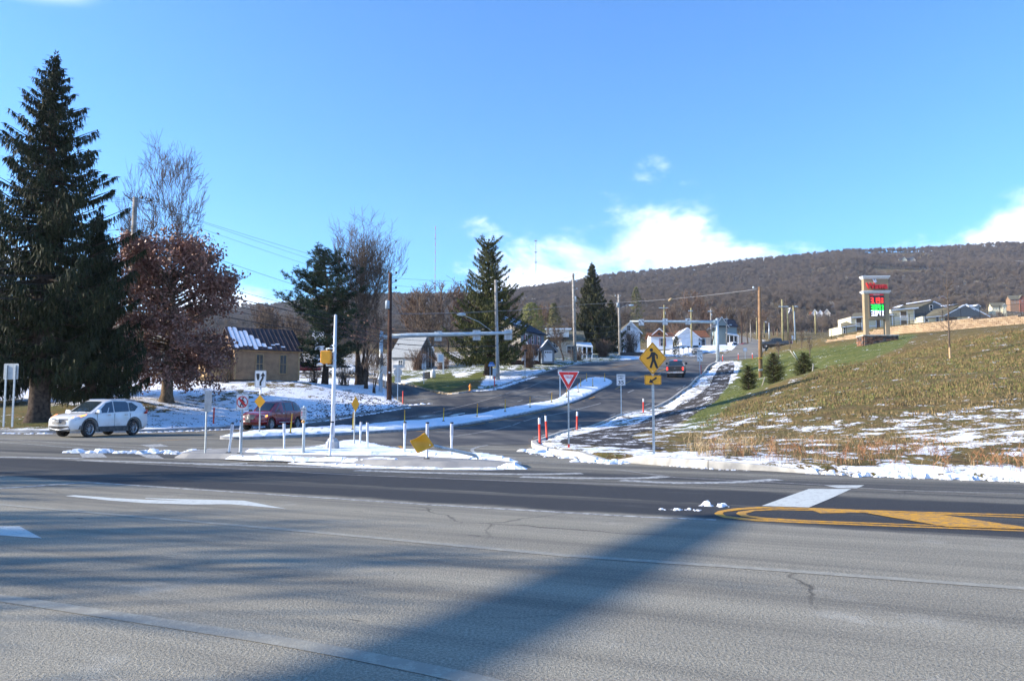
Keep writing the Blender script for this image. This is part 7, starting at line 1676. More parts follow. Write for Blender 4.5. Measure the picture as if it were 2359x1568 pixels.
# ---- stakes and saplings on the slope
def stake(label, u0, v0, u1, v1, Y, m=None):
    a, b = P(u0, v0, Y), P(u1, v1, Y); t = MB(); d = b-a; t.tube([-d*.1, d], [.045, .04], 5); o = t.build('wooden_stake', m or mat('stake_wood', (.42, .38, .32), .9, var=.15)); o.location = a; tag(o, label, 'stake', 'stakes on the hill slope')
stake('wooden stake leaning beside the right-hand young fir', 1868, 891, 1873.5, 839, 57); stake('leaning grey stake, left one of the crossed pair', 1839.6, 834, 1820, 807, 72); stake('leaning grey stake, right one of the crossed pair', 1842.5, 835, 1827.5, 809, 72, M_GALV)
stake('short pale stake behind the tallest young fir', 1788, 832, 1788.5, 816, 74); stake('short stake between the orange pole and the tallest young fir', 1756, 888, 1762, 868, 62)
def sapling(label, uf, vf, Y, vt, w, seed, wrap=True):
    s_ = F0/Y; f = P(uf, vf, Y); h = (vf-vt)/s_; t = thing('young_tree', label, 'tree', f); rr = random.Random(seed); a, b = MB(), MB()
    a.tube([(0,0,-.2),(0,0,h*.35),(.03,0,h*.7),(0,0,h)], [.055,.05,.03,.012], 7); 
    for i in range(46):
        z = h*rr.uniform(.32, .95); l = w/2/s_*(1-abs(z/h-.5)*.9)*rr.uniform(.6, 1.1); an = rr.uniform(0, 6.28); d = Vector((math.cos(an), math.sin(an), 0)); p0 = Vector((0,0,z)); p1 = p0+d*l*.55+Vector((0,0,l*.45)); p2 = p0+d*l+Vector((0,0,l*1.1)); b.tube([p0,p1,p2],[.014,.010,.006],3,cap=False)
        for k_ in range(2): g = rr.uniform(.3,.9); q = p1.lerp(p2, g); b.tube([q, q+Vector((rr.gauss(0,.12),rr.gauss(0,.12),.2))],[.007,.005],3,cap=False)
    a.build('trunk', M_TWIG, t); b.build('crown', M_TWIG, t)
    if wrap: c = MB(); c.lathe([(.07,0),(.065,h*.13),(.055,h*.16)],8); c.build('trunk_wrap', mat('trunk_wrap', (.55,.36,.20), .8), t)
sapling('tall young leafless tree with a tan wrapped trunk on the hill crest', 2189, 830, 50, 640, 44, 1)
for i, (u, v, Yp, vt) in enumerate(((1866, 824, 80, 775), (1847, 806, 100, 765), (1820, 800, 110, 768), (1794, 822, 84, 790))):
    sapling(['thin sapling nearest to the price sign, left of it', 'thin sapling left of the price sign, behind another', 'thin sapling on the brown knoll right of the ridge poles', 'thin sapling behind the tallest young fir'][i], u, v, Yp, vt, 16, 10+i, False)
# ---- mailboxes by the road
for u, vf, Yp, w, lab in ((1553,822,158,9,'black mailbox on a bent post left of the silver pickup'),(1574,813,175,6,'small mailbox behind the black pickup'),(1586,811,180,6,'small mailbox at the snowy verge near the far poles'),(1359.5,833,112,6,'dark mailbox on a post before the tawny bush')):
    s_ = F0/Yp; f = P(u, vf, Yp); t = thing('mailbox', lab, 'mailbox', f); mb = MB(); mb.box((0,0,.5),(.1,.1,1.1)); mb.build('post', M_SK, t); mb = MB(); mb.prism([(-.25,0),(.25,0),(.25,.2),(.18,.3),(-.18,.3),(-.25,.2)],-.3,.3); o = mb.build('box', M_SK, t); o.location = (0,0,1.02)
# post with a lamp-like reflector right of the yard
Y = 88; s_ = F0/Y; f = P(1209.5, 876, Y); t = thing('lamp_post', 'slim dark post with a small box on top, on the snow before the porch', 'post', f); mb = MB(); mb.tube([(0,0,0),(0,0,68/s_)],.035,6); mb.build('post', M_GALV, t); mb = MB(); mb.box((2/s_,0,69/s_),(7/s_,.2,5/s_)); mb.build('box', M_SK, t)
# ------------------------------------------------------------------ buildings
M_TANW = mat('clapboard_tan', (.34, .215, .125), .8, var=.10, scale=2.0, dirt=(.25, .16, .10)); M_TANTR = mat('trim_tan', (.40, .27, .14), .8, var=.08); M_ROOFD = mat('metal_roof_dark', (.035, .022, .026), .6, var=.25, scale=1.0)
M_WIN = mat('window_glass', (.025, .03, .035), .25, var=.3, scale=1.2, spec=.35); M_WTR = mat('trim_white', (.74, .75, .76), .6, var=.05); M_WALLW = mat('siding_white', (.70, .72, .75), .7, var=.05, scale=1.0)
M_SIDG = mat('siding_grey_blue', (.17, .20, .235), .75, var=.08, scale=1.0); M_SIDT = mat('siding_beige', (.46, .41, .34), .75, var=.06, scale=1.0); M_SHING = mat('shingles_dark', (.045, .055, .075), .85, var=.3, scale=3)
M_SHINB = mat('shingles_brown', (.20, .085, .045), .85, var=.15, scale=2); M_SHING2 = mat('shingles_olive', (.15, .14, .10), .85, var=.15, scale=2); M_BRICK = mat('brick_red', (.30, .12, .08), .85, var=.15, scale=4); M_REDS = mat('shutter_red', (.26, .02, .025), .6)
M_CREAM = mat('siding_cream', (.66, .60, .42), .75, var=.05); M_SLATE = mat('siding_slate', (.15, .165, .17), .75, var=.06); M_GDOOR = mat('garage_door_white', (.62, .66, .72), .5, var=.04)
M_SNOWR = M_SNOW
def wallbox(parent, name, x0, x1, y0, y1, z0, z1, m):
    mb = MB(); mb.box(((x0+x1)/2, (y0+y1)/2, (z0+z1)/2), (x1-x0, y1-y0, z1-z0)); return mb.build(name, m, parent)
def gable_x(parent, x0, x1, y0, y1, z1, rise, mroof, mgable, ov=.35, th=.14, snow=None):
    """ridge along x; gable walls at both ends"""
    ym = (y0+y1)/2
    for xx, s_ in ((x0, -1), (x1, 1)):
        mb = MB(); mb.prism([(y0, z1), (y1, z1), (ym, z1+rise)], xx-(.02 if s_ > 0 else -.0), xx+(.0 if s_ > 0 else .02), axis='x'); mb.build('gable', mgable, parent)
    for sg, yy in ((-1, y0), (1, y1)):
        run = abs(ym-y0); k_ = (run+ov)/run; ye = ym+sg*run*k_; ze = z1+rise-rise*k_
        n = Vector((0, sg*rise, run)).normalized()*th
        mb = MB(); A = [(x0-ov, ym, z1+rise+.01), (x1+ov, ym, z1+rise+.01), (x1+ov, ye, ze+.01), (x0-ov, ye, ze+.01)]
        V = A+[(a+n.x, b+n.y, c+n.z) for a, b, c in A]; mb.add(V, [(0,1,2,3),(7,6,5,4),(0,4,5,1),(1,5,6,2),(2,6,7,3),(3,7,4,0)]); o = mb.build('roof', mroof, parent); fix_normals(o.data)
        if snow and sg < 0: snow(parent, (x0-ov, x1+ov), ym, z1+rise, ye, ze, n)
def gable_y(parent, x0, x1, y0, y1, z1, rise, mroof, mgable, ov=.35, th=.14, trim=None):
    xm = (x0+x1)/2
    for yy in (y0, y1-.02):
        mb = MB(); mb.prism([(x0, z1), (x1, z1), (xm, z1+rise)], yy, yy+.02, axis='y'); mb.build('gable', mgable, parent)
    for sg in (-1, 1):
        run = (x1-x0)/2; k_ = (run+ov)/run; xe = xm+sg*run*k_; ze = z1+rise-rise*k_; n = Vector((sg*rise, 0, run)).normalized()*th
        mb = MB(); A = [(xm, y0-ov, z1+rise+.01), (xm, y1+ov, z1+rise+.01), (xe, y1+ov, ze+.01), (xe, y0-ov, ze+.01)]
        V = A+[(a+n.x, b, c+n.z) for a, b, c in A]; mb.add(V, [(0,1,2,3),(7,6,5,4),(0,4,5,1),(1,5,6,2),(2,6,7,3),(3,7,4,0)]); o = mb.build('roof', mroof, parent); fix_normals(o.data)
        if trim:
            mb = MB(); A = [(xm, y0-ov-.02, z1+rise+.02), (xe, y0-ov-.02, ze+.02)]; mb.add([(xm, y0-ov-.03, z1+rise-.16), (xe, y0-ov-.03, ze-.16), (xe, y0-ov-.03, ze+th), (xm, y0-ov-.03, z1+rise+th+.02)], [(0,1,2,3)]); mb.build('rake_trim', trim, parent)
def win_y(parent, x, z, w, h, y, m=None, fr=None, shut=None, panes=(2, 2), deep=.04):
    """window on a wall facing -y at depth y: frame > panes"""
    fr = fr or M_WTR; b_ = .07; y -= .035
    mb = MB(); mb.box((x, y-.02, z+h/2+b_/2), (w+2*b_, .05, b_)); mb.box((x, y-.03, z-h/2-b_/2), (w+2*b_+.06, .08, b_)); mb.box((x-w/2-b_/2, y-.02, z), (b_, .05, h)); mb.box((x+w/2+b_/2, y-.02, z), (b_, .05, h))
    for i in range(1, panes[0]): mb.box((x-w/2+w*i/panes[0], y-.012, z), (.03, .03, h))
    for i in range(1, panes[1]): mb.box((x, y-.014, z-h/2+h*i/panes[1]), (w, .035, .04))
    o = mb.build('window', fr, parent); c = MB(); 
    me_ = None
    for i in range(panes[0]):
        for j in range(panes[1]):
            pw, ph = w/panes[0], h/panes[1]; c = MB(); c.quad((x-w/2+pw*i, y-.006, z-h/2+ph*j), (x-w/2+pw*(i+1), y-.006, z-h/2+ph*j), (x-w/2+pw*(i+1), y-.006, z-h/2+ph*(j+1)), (x-w/2+pw*i, y-.006, z-h/2+ph*(j+1))); c.build('pane', m or M_WIN, o)
    if shut:
        for s_ in (-1, 1): mb = MB(); mb.box((x+s_*(w/2+.17), y-.03, z), (.17, .04, h+.1)); mb.build('shutter', shut, parent)
def win_x(parent, y, z, w, h, x, sgn=1, fr=None, shut=None, m=None):
    fr = fr or M_WTR; mb = MB(); b_ = .07
    mb.box((x+sgn*.02, y, z+h/2+b_/2), (.05, w+2*b_, b_)); mb.box((x+sgn*.02, y, z-h/2-b_/2), (.06, w+2*b_, b_)); mb.box((x+sgn*.02, y-w/2-b_/2, z), (.05, b_, h)); mb.box((x+sgn*.02, y+w/2+b_/2, z), (.05, b_, h)); mb.box((x+sgn*.014, y, z), (.035, w, .04)); o = mb.build('window', fr, parent)
    for j in (0, 1): c = MB(); c.quad((x+sgn*.006, y-w/2, z-h/2+h/2*j), (x+sgn*.006, y+w/2, z-h/2+h/2*j), (x+sgn*.006, y+w/2, z-h/2+h/2*(j+1)), (x+sgn*.006, y-w/2, z-h/2+h/2*(j+1))); c.build('pane', m or M_WIN, o)
    if shut:
        for s_ in (-1, 1): mb = MB(); mb.box((x+sgn*.03, y+s_*(w/2+.17), z), (.04, .36, h+.1)); mb.build('shutter', shut, parent)
def siding(parent, x0, x1, z0, z1, y, m, step=.2, name='siding_boards', stuff=True):
    mb = MB(); z = z0
    while z < z1-.02:
        h = min(step, z1-z); mb.add([(x0, y-.028, z), (x1, y-.028, z), (x1, y-.006, z+h), (x0, y-.006, z+h), (x0, y, z), (x1, y, z)], [(0,1,2,3),(0,4,5,1)]); z += step
    o = mb.build(name, m, parent); o['kind'] = 'stuff'; return o
def siding_x(parent, y0, y1, z0, z1, x, sgn, m, step=.2):
    mb = MB(); z = z0
    while z < z1-.02:
        h = min(step, z1-z); mb.add([(x+sgn*.028, y0, z), (x+sgn*.028, y1, z), (x+sgn*.006, y1, z+h), (x+sgn*.006, y0, z+h)], [(0,1,2,3)]); z += step
    o = mb.build('siding_boards', m, parent); o['kind'] = 'stuff'; return o
# -- tan wooden building behind the snow bank
Y = 70; s_ = F0/Y; f = P(539, 881, Y); t = thing('wooden_building', 'tan clapboard building with a dark seamed metal roof half under snow', 'building', f, R(31))
W_, D_, Hh = 150/s_*1.0, 7.0, 80/s_
wallbox(t, 'wall', .02, W_, .02, D_, .28, Hh, M_TANW); siding(t, 0, W_, .28, Hh-.22, 0, M_TANW, .14); siding_x(t, 0, D_, .28, Hh, 0, -1, M_TANW, .14)
for x in (0, W_): mb = MB(); mb.box((x+(.05 if x == 0 else -.05), -.04, (Hh+.28)/2), (.14, .05, Hh-.28)); mb.build('corner_board', M_TANTR, t)
mb = MB(); mb.box((W_/2, -.06, Hh-.12), (W_+.3, .10, .24)); mb.build('eave_board', M_TANTR, t)
mb = MB(); mb.box((W_*.76, .2, .14), (.55, .4, .5)); mb.build('foundation_pier', M_BRICK, t); mb = MB(); mb.box((W_/2, D_/2, .1), (W_-.2, D_-.3, .5)); mb.build('crawl_space', M_SK, t)
# lean-to on the left side
wallbox(t, 'side_wall', -2.0, -.0, 1.0, D_-.4, .3, Hh*.72, mat('boards_weathered_tan', (.40, .27, .14), .85, var=.2, scale=1.5))
mb = MB(); 
for i in range(9): mb.box((-2.02+i*.235, .985, Hh*.38), (.02, .03, Hh*.66))
mb.build('batten', M_POLEB, t)
mb = MB(); mb.add([(-2.25, .7, Hh*.70), (.0, .7, Hh*.98), (.0, D_, Hh*.98), (-2.25, D_, Hh*.70)], [(0,1,2,3)]); o = mb.build('lean_to_roof', M_ROOFD, t); so = o.modifiers.new('s', 'SOLIDIFY'); so.thickness = .08
rise = 2.1
def shed_snow(parent, xr, ym, zt_, ye, ze, n):
    rr = random.Random(4)
    for i in range(int((xr[1]-xr[0])/.42)):
        x = xr[0]+.2+i*.42; mb = MB(); V = [(x-.015, ym, zt_), (x+.015, ym, zt_), (x+.015, ye, ze), (x-.015, ye, ze)]; n1, n2 = n*1.0, n*1.5
        mb.add([(a+n1.x, b+n1.y, c+n1.z) for a, b, c in V]+[(a+n2.x, b+n2.y, c+n2.z) for a, b, c in V], [(4,5,6,7),(0,4,7,3),(1,2,6,5),(3,7,6,2)]); mb.build('roof_seam', M_ROOFD, parent)
    i = 0; x = xr[0]+.22
    while x < xr[1]-1.9:
        fr = (x-xr[0])/(xr[1]-xr[0]); lo = rr.uniform(.0, .14) if fr < .45 else rr.uniform(.05, .25); hi = 1.0 if fr < .16 else max(lo+.05, .95-(fr-.16)*2.0+rr.uniform(-.16, .12))
        m_ = 14; V = []
        for k_ in range(m_+1):
            g = 1-(lo+(hi-lo)*k_/m_); w0_ = rr.uniform(.0, .02) if 0 < k_ < m_ else .10; w1_ = rr.uniform(.0, .02) if 0 < k_ < m_ else .10
            for xx in (x+w0_-.02, x+.41-w1_): V.append((xx, ym+(ye-ym)*g+n.y*1.3, zt_+(ze-zt_)*g+n.z*1.3))
        mb = MB(); mb.add(V, [(2*k_, 2*k_+2, 2*k_+3, 2*k_+1) for k_ in range(m_)]); o = mb.build('roof_snow', M_SNOW, parent); x += .42
gable_x(t, 0, W_, 0, D_, Hh, rise, M_ROOFD, M_TANW, ov=.28, snow=shed_snow, th=.08)
for x in (.375, .74): win_y(t, W_*x, Hh*.56, .56, 1.65, 0, fr=M_TANTR, panes=(2, 2))
# -- white barn with grey roof right of the mast post
Y = 108; s_ = F0/Y; f = P(900, 856, Y); t = thing('barn', 'low white barn with a grey roof and a dark weathered gable', 'building', f, R(-16)); W_ = 62/s_; Hh = 34/s_
M_BARNW = mat('barn_white_peeling', (.60, .61, .62), .8, var=.12, scale=1.5, dirt=(.40, .38, .35)); M_BARNG = mat('barn_grey_boards', (.13, .105, .085), .9, var=.3, scale=2); M_BARNR = mat('barn_roof_grey', (.36, .37, .36), .8, var=.08)
wallbox(t, 'wall', 0, W_-.05, 0, 7, -.3, Hh, M_BARNW); wallbox(t, 'end_wall', W_-.05, W_, 0, 7, -.3, Hh, M_BARNG); gable_x(t, 0, W_, 0, 7, Hh, 2.9, M_BARNR, M_BARNG, ov=.25); win_y(t, W_*.4, Hh*.55, .6, .8, 0)
mb = MB(); mb.box((W_+.02, 3.0, 1.4), (.04, 1.4, 2.4)); mb.build('barn_door', M_BARNW, t)
for yy in (1.8, 4.4, 5.6): mb = MB(); mb.box((W_+.02, yy, 1.8), (.03, .12, 3.4)); mb.build('wall_board', M_BARNW, t)
# -- grey two-storey house
Y = 104; s_ = F0/Y; f = P(1268, 832, Y); t = thing('grey_house', 'two-storey grey house with red shutters, dark roof and a white garage door', 'house', (f.x, f.y, f.z-.3), R(4))
q = lambda px: px/s_
x0, x1 = -q(28), q(-4); 
# main block: long gable side lit from the left. In local axes the gable end faces left and to the camera
def HX(u): return (u-1268)/s_
def HZ(v): return (832-v)/s_+.3
MB.DEF = Matrix.Translation((HX(1202), 1.6, 0)) @ Matrix.Rotation(R(58), 4, 'Z')
Hg = HZ(758)
wallbox(t, 'wall', 0, 7.2, 0, 8.4, -1, Hg, M_SIDG); siding(t, 0, 7.2, 1.2, Hg, 0, M_SIDG, .18); wallbox(t, 'end_wall', -.05, 0, 0, 8.4, -1, Hg, M_SIDT); siding_x(t, 0, 8.4, 1.0, Hg, -.05, -1, M_SIDT, .18)
def house_snow(parent, xr, ym, zt_, ye, ze, n):
    rr = random.Random(9)
    for i in range(9):
        g0 = rr.uniform(.03, .8); g1 = g0+rr.uniform(.03, .09); x0_ = xr[0]+rr.uniform(0, 2.5); x1_ = x0_+rr.uniform(2, 5.4); x1_ = min(x1_, xr[1]); mb = MB(); L_2 = lambda x, g: (x, ym+(ye-ym)*g+n.y*1.2, zt_+(ze-zt_)*g+n.z*1.2)
        mb.add([L_2(x0_, g0), L_2(x1_, g0+.02), L_2(x1_-.3, g1), L_2(x0_+.4, g1-.01)], [(0, 1, 2, 3)]); mb.build('roof_snow', M_SNOW, parent)
gable_x(t, 0, 7.2, 0, 8.4, Hg, 2.3, M_SHING, M_SIDT, ov=.35, snow=house_snow)
for x in (1.5, 3.4, 5.3): win_y(t, x, Hg-1.05, .62, 1.15, 0, shut=M_REDS, panes=(1, 2))
MB.DEF = None
wallbox(t, 'left_wall', HX(1085), HX(1165), 5, 9, -1, HZ(800), M_SIDG); siding(t, HX(1085), HX(1165), -.5, HZ(800), 5, M_SIDG, .18)
for u in (1100, 1128, 1152): win_y(t, HX(u), HZ(812), .7, 1.1, 5, shut=M_REDS, panes=(2, 2))
# porch roof with small gable
mb = MB(); mb.add([(HX(1152), 1.0, HZ(806)), (HX(1196), 1.0, HZ(805)), (HX(1213), 2.9, HZ(783)), (HX(1165), 2.9, HZ(783))], [(0,1,2,3)]); o = mb.build('porch_roof', mat('shingles_grey', (.11, .11, .105), .85, var=.2), t); so = o.modifiers.new('s', 'SOLIDIFY'); so.thickness = .12
mb = MB(); mb.prism([(HX(1196), HZ(806)), (HX(1225), HZ(806)), (HX(1213), HZ(786))], .6, 2.9); mb.build('porch_gable', M_SIDG, t)
mb = MB(); mb.add([(HX(1213), .45, HZ(784)), (HX(1227), .45, HZ(809)), (HX(1227), 3, HZ(809)), (HX(1213), 3, HZ(784))], [(0,1,2,3)]); o = mb.build('porch_roof', M_WTR, t); so = o.modifiers.new('s', 'SOLIDIFY'); so.thickness = .1
wallbox(t, 'porch_floor', HX(1175), HX(1245), .6, 3, 0, HZ(829), M_POLEB); mb = MB(); mb.box((HX(1222), .55, HZ(824)), (q(38), .06, q(11))); mb.build('porch_railing', M_GDOOR, t)
for u in (1203, 1216, 1229, 1241): mb = MB(); mb.box((HX(u), .6, HZ(817)), (.10, .10, q(28))); mb.build('porch_post', M_WTR, t)
wallbox(t, 'porch_screen', HX(1196), HX(1241), 2.9, 2.97, HZ(829), HZ(806), M_SK)
# garage wing
wallbox(t, 'garage_wall', HX(1247), HX(1276), -.6, 6, 0, HZ(803), M_SIDG); siding(t, HX(1247), HX(1276), .0, HZ(803), -.6, M_SIDG, .18); gable_y(t, HX(1247), HX(1276), -.6, 6, HZ(803), q(17), M_SHING, M_SIDG, ov=.4, trim=M_SIDG)
mb = MB(); mb.add([(HX(1262)-.05, -.9, HZ(785.5)), (HX(1242), -.9, HZ(809)), (HX(1242), 5, HZ(809)), (HX(1262)-.05, 5, HZ(785.5))], [(0,3,2,1)]); o = mb.build('roof_snow', M_SNOW, t); o.location = (0, -.1, .22)
gx0, gx1 = HX(1252), HX(1271); mb = MB(); mb.box(((gx0+gx1)/2, -.63, HZ(829)/2+HZ(808)/2-.1), (gx1-gx0, .05, q(25))); gd = mb.build('garage_door', M_GDOOR, t)
for i in range(4): mb = MB(); mb.box((gx0+(gx1-gx0)*(.17+.22*i), -.665, HZ(812)), (.16, .02, .2)); mb.build('pane', M_WIN, gd)
# foundation of the left wing under the spruce
wallbox(t, 'lower_wall', HX(1050), HX(1150), 3.1, 8, -1.5, HZ(830), mat('siding_grey_light', (.30, .32, .33), .8, var=.05)); siding(t, HX(1050), HX(1150), -1.5, HZ(830), 3.08, MATS['siding_grey_light'], .2)
# -- beige house behind, small porch
Y = 135; s_ = F0/Y; f = P(1300, 826, Y); t = thing('beige_house', 'beige house with snowy roof behind the thin leafless tree', 'house', (f.x, f.y, f.z-.5)); q = lambda px: px/s_
wallbox(t, 'wall', -q(42), q(44), 0, 8, 0, q(50), M_SIDT); gable_x(t, -q(42), q(44), 0, 8, q(50), q(24), M_SHING2, M_SIDT, ov=.4); wallbox(t, 'upper_wall', -q(40), q(10), -1, 2, q(56), q(72), M_WALLW)
mb = MB(); mb.box((-q(15), -1.2, q(73)), (q(60), 2.4, .2)); mb.build('roof_snow', M_SNOW, t); win_y(t, q(-20), q(40), .8, 1.2, 0); win_y(t, q(16), q(28), 1.4, 1.2, 0)
mb = MB(); mb.add([(q(26), -3.2, q(34)), (q(62), -3.2, q(31)), (q(62), 0, q(44)), (q(26), 0, q(46))], [(0,1,2,3)]); o = mb.build('porch_roof', M_WTR, t); so = o.modifiers.new('s', 'SOLIDIFY'); so.thickness = .15
for u in (28, 38, 48, 60): mb = MB(); mb.box((q(u), -3.0, q(16)), (.2, .2, q(32))); mb.build('porch_post', M_WTR, t)
# -- white house behind the dark spruce
Y = 170; s_ = F0/Y; f = P(1455, 810, Y); t = thing('white_house', 'white two-storey house with a grey roof right of the dense conical spruce', 'house', (f.x, f.y, f.z-.3)); q = lambda px: px/s_
wallbox(t, 'wall', -q(24), q(20), 0, 8, 0, q(50), M_WALLW); gable_y(t, -q(24), q(20), 0, 8, q(50), q(22), M_SHING2, M_WALLW, ov=.5, trim=M_WTR); win_y(t, -q(6), q(36), .9, 1.4, 0); win_y(t, q(8), q(16), .9, 1.4, 0); win_y(t, -q(6), q(58), .7, 1.0, 0)
for i in range(14): mb = MB(); mb.box((q(-2+i*1.4), -2, q(7)), (.05, .05, q(9))); mb.build('railing_bar', M_WTR, t)
mb = MB(); mb.box((q(7), -2, q(12)), (q(20), .07, .08)); mb.build('railing_rail', M_WTR, t); wallbox(t, 'deck', -q(4), q(18), -2, 0, 0, q(2.5), M_WTR)
# dark board fence
Y = 142; s_ = F0/Y; f = P(1429, 829, Y); t = thing('board_fence', 'dark board fence below the white house', 'fence', (f.x, f.y, f.z)); q = lambda px: px/s_; me_ = None
for i in range(26):
    if me_ is None: mb = MB(); mb.box((0, 0, q(9)), (q(1.95), .04, q(18))); me_ = mb.mesh('board'); me_.materials.append(M_SK)
    o = bpy.data.objects.new('board', me_); COL.objects.link(o); o.parent = t; o.location = (q(1+i*2), random.uniform(-.02, .02)-.10*i*.1, 0)
# -- white ranch with red shutters
Y = 196; s_ = F0/Y; f = P(1528, 808, Y); t = thing('ranch_house', 'small white ranch house with brown roof and red shutters', 'house', (f.x, f.y, f.z), R(-3)); q = lambda px: px/s_
wallbox(t, 'wall', -q(28), q(22), 0, 8, q(4), q(34), M_WALLW); wallbox(t, 'foundation', -q(27.5), q(21.5), .05, 8, -1, q(4), M_STONES[1]); gable_x(t, -q(28), q(22), 0, 8, q(34), q(10), M_SHINB, M_WALLW, ov=.5)
win_y(t, q(-1), q(20), 1.1, 1.9, 0, shut=M_REDS, panes=(2, 2))
mb = MB(); mb.prism([(-q(24), q(36)), (q(10), q(36)), (-q(8), q(50))], 1.0, 6); mb.build('dormer_gable', M_SHINB, t)
for a, b in (((-q(26), q(35)), (-q(8), q(51))), ((q(12), q(35)), (-q(8), q(51)))):
    mb = MB(); mb.prism([a, (a[0], a[1]+.3), (b[0], b[1]+.3), b], .5, .75); mb.build('rake_trim', M_WTR, t)
mb = MB(); mb.box((-q(8), .9, q(40)), (.5, .1, .6)); mb.build('attic_vent', M_WIN, t)
# -- big white gabled house with long brown roof
Y = 235; s_ = F0/Y; f = P(1590, 804, Y); t = thing('white_gabled_house', 'bright white gabled building with a long brown roof beyond the arborvitae', 'house', (f.x, f.y, f.z)); q = lambda px: px/s_
wallbox(t, 'wall', -q(20), q(20), 0, 10, -1, q(26), M_WALLW); gable_y(t, -q(34), q(22), 0, 10, q(26), q(23), M_SNOW, M_WALLW, ov=.6, trim=M_WTR); wallbox(t, 'rear_wing_wall', q(0), q(55), 10, 20, 0, q(36), M_WALLW); gable_x(t, -q(5), q(58), 10, 20, q(36), q(17), M_SHINB, M_WALLW, ov=.8)
win_x(t, 3, q(15), 1.2, 1.6, q(20), 1); win_x(t, 6.5, q(15), 1.2, 1.6, q(20), 1); wallbox(t, 'side_wing', q(20), q(34), 4, 10, -1, q(22), M_WALLW); win_y(t, q(26), q(12), 1.2, 1.6, 4); win_y(t, q(48), q(20), 1.4, 2.6, 10)
# wooden fence in front of it
Y = 225; s_ = F0/Y; f = P(1565, 807, Y); t = thing('wooden_fence', 'weathered plank fence in front of the bright white gabled building', 'fence', (f.x, f.y, f.z)); q = lambda px: px/s_; me_ = None
for i in range(40):
    if me_ is None: mb = MB(); mb.box((0, 0, q(6)), (q(1.1), .04, q(12))); me_ = mb.mesh('plank'); me_.materials.append(mat('plank_weathered', (.30, .26, .22), .9, var=.2))
    o = bpy.data.objects.new('plank', me_); COL.objects.link(o); o.parent = t; o.location = (q(1+i*1.2), .1*i, random.uniform(-.05, .05))
# -- green-grey house by the van
Y = 285; s_ = F0/Y; f = P(1672, 797, Y); t = thing('green_grey_house', 'green-grey house with porch behind the mast post', 'house', (f.x, f.y, f.z)); q = lambda px: px/s_; M_SIDGG = mat('siding_green_grey', (.22, .28, .29), .75, var=.06)
wallbox(t, 'wall', -q(18), q(26), 0, 9, 0, q(46), M_SIDGG); gable_x(t, -q(18), q(26), 0, 9, q(46), q(18), M_SHING, M_SIDGG, ov=.5); gable_y(t, -q(26), q(2), -2, 9, q(46), q(20), M_SHING, M_SIDGG, ov=.5, trim=M_WTR)
mb = MB(); mb.add([(q(0), -3, q(26)), (q(26), -3, q(22)), (q(26), 0, q(28)), (q(0), 0, q(32))], [(0,1,2,3)]); o = mb.build('porch_roof', M_WTR, t); so = o.modifiers.new('s', 'SOLIDIFY'); so.thickness = .2; wallbox(t, 'porch_wall', q(1), q(25), -.1, -.04, q(3), q(22), M_SK)
for x in (4, 14, 24): mb = MB(); mb.box((q(x), -2.9, q(11)), (.2, .2, q(22))); mb.build('porch_post', M_WTR, t)
mb = MB(); mb.box((q(13), -2.9, q(6)), (q(24), .1, .15)); mb.build('porch_railing', M_WTR, t)
# -- price sign
Y = 86; s_ = F0/Y; f = P(2025, 797, Y); t = thing('price_sign', 'tall tan fuel price sign on a stone base, red lettering and lit prices', 'sign', (f.x, f.y, f.z-.4), R(-3)); q = lambda px: px/s_
M_PST = mat('stucco_tan', (.37, .28, .175), .8, var=.05, scale=2); M_PSTD = mat('stucco_tan_dark', (.31, .235, .15), .8, var=.05)
X = lambda u: (u-2025)/s_
Z = lambda v: (797-v)/s_+.4
dp = .62
for a, b in ((1995.6, 2004), (2042, 2051.6)): wallbox(t, 'leg', X(a), X(b), 0, dp, Z(774), Z(735), M_PST)
wallbox(t, 'lower_body', X(1995.6), X(2051.6), 0, dp, Z(735), Z(674.4), M_PST); wallbox(t, 'upper_body', X(1995.6), X(2051.6), 0, dp, Z(668.6), Z(640.4), M_PST)
wallbox(t, 'recess_panel', X(2005), X(2042.5), -.03, 0, Z(733), Z(675), M_PSTD)
def cap(z0, z1):
    mb = MB(); a, b = X(1995.6), X(2051.6); e0, e1 = .03, .18; V = [(a-e0,-e0,z0),(b+e0,-e0,z0),(b+e0,dp+e0,z0),(a-e0,dp+e0,z0),(a-e1,-e1,z0+(z1-z0)*.75),(b+e1,-e1,z0+(z1-z0)*.75),(b+e1,dp+e1,z0+(z1-z0)*.75),(a-e1,dp+e1,z0+(z1-z0)*.75),(a-e1,-e1,z1),(b+e1,-e1,z1),(b+e1,dp+e1,z1),(a-e1,dp+e1,z1)]
    mb.add(V, [(0,3,2,1),(0,1,5,4),(1,2,6,5),(2,3,7,6),(3,0,4,7),(4,5,9,8),(5,6,10,9),(6,7,11,10),(7,4,8,11),(8,9,10,11)]); o = mb.build('cornice', M_WTR, t); fix_normals(o.data)
cap(Z(640.4), Z(633.5)); cap(Z(674.4), Z(668.4))
me_ = text_mesh('Wawa', q(14.2), q(48.5), .12, .035); me_.materials.append(M_SR); o = bpy.data.objects.new('lettering', me_); COL.objects.link(o); o.parent = t; o.location = (X(2023.6), -.16, Z(657.2))
goose = [(-3.5,5.5),(-1.2,1.5),(0,3.0),(.8,6.5),(3.2,2.5),(3.0,.2),(5.5,-1.4),(3.0,-1.6),(1.5,-3.0),(-1.8,-3.0),(-2.6,-.8),(-5.8,5.2)]
mb = MB(); mb.prism([(a/s_, b/s_) for a, b in goose], -.08, 0); o = mb.build('goose_emblem', mat('emblem_pale', (.55, .60, .68), .5), t); o.location = (X(2021), -.02, Z(646.5)); fix_normals(o.data)
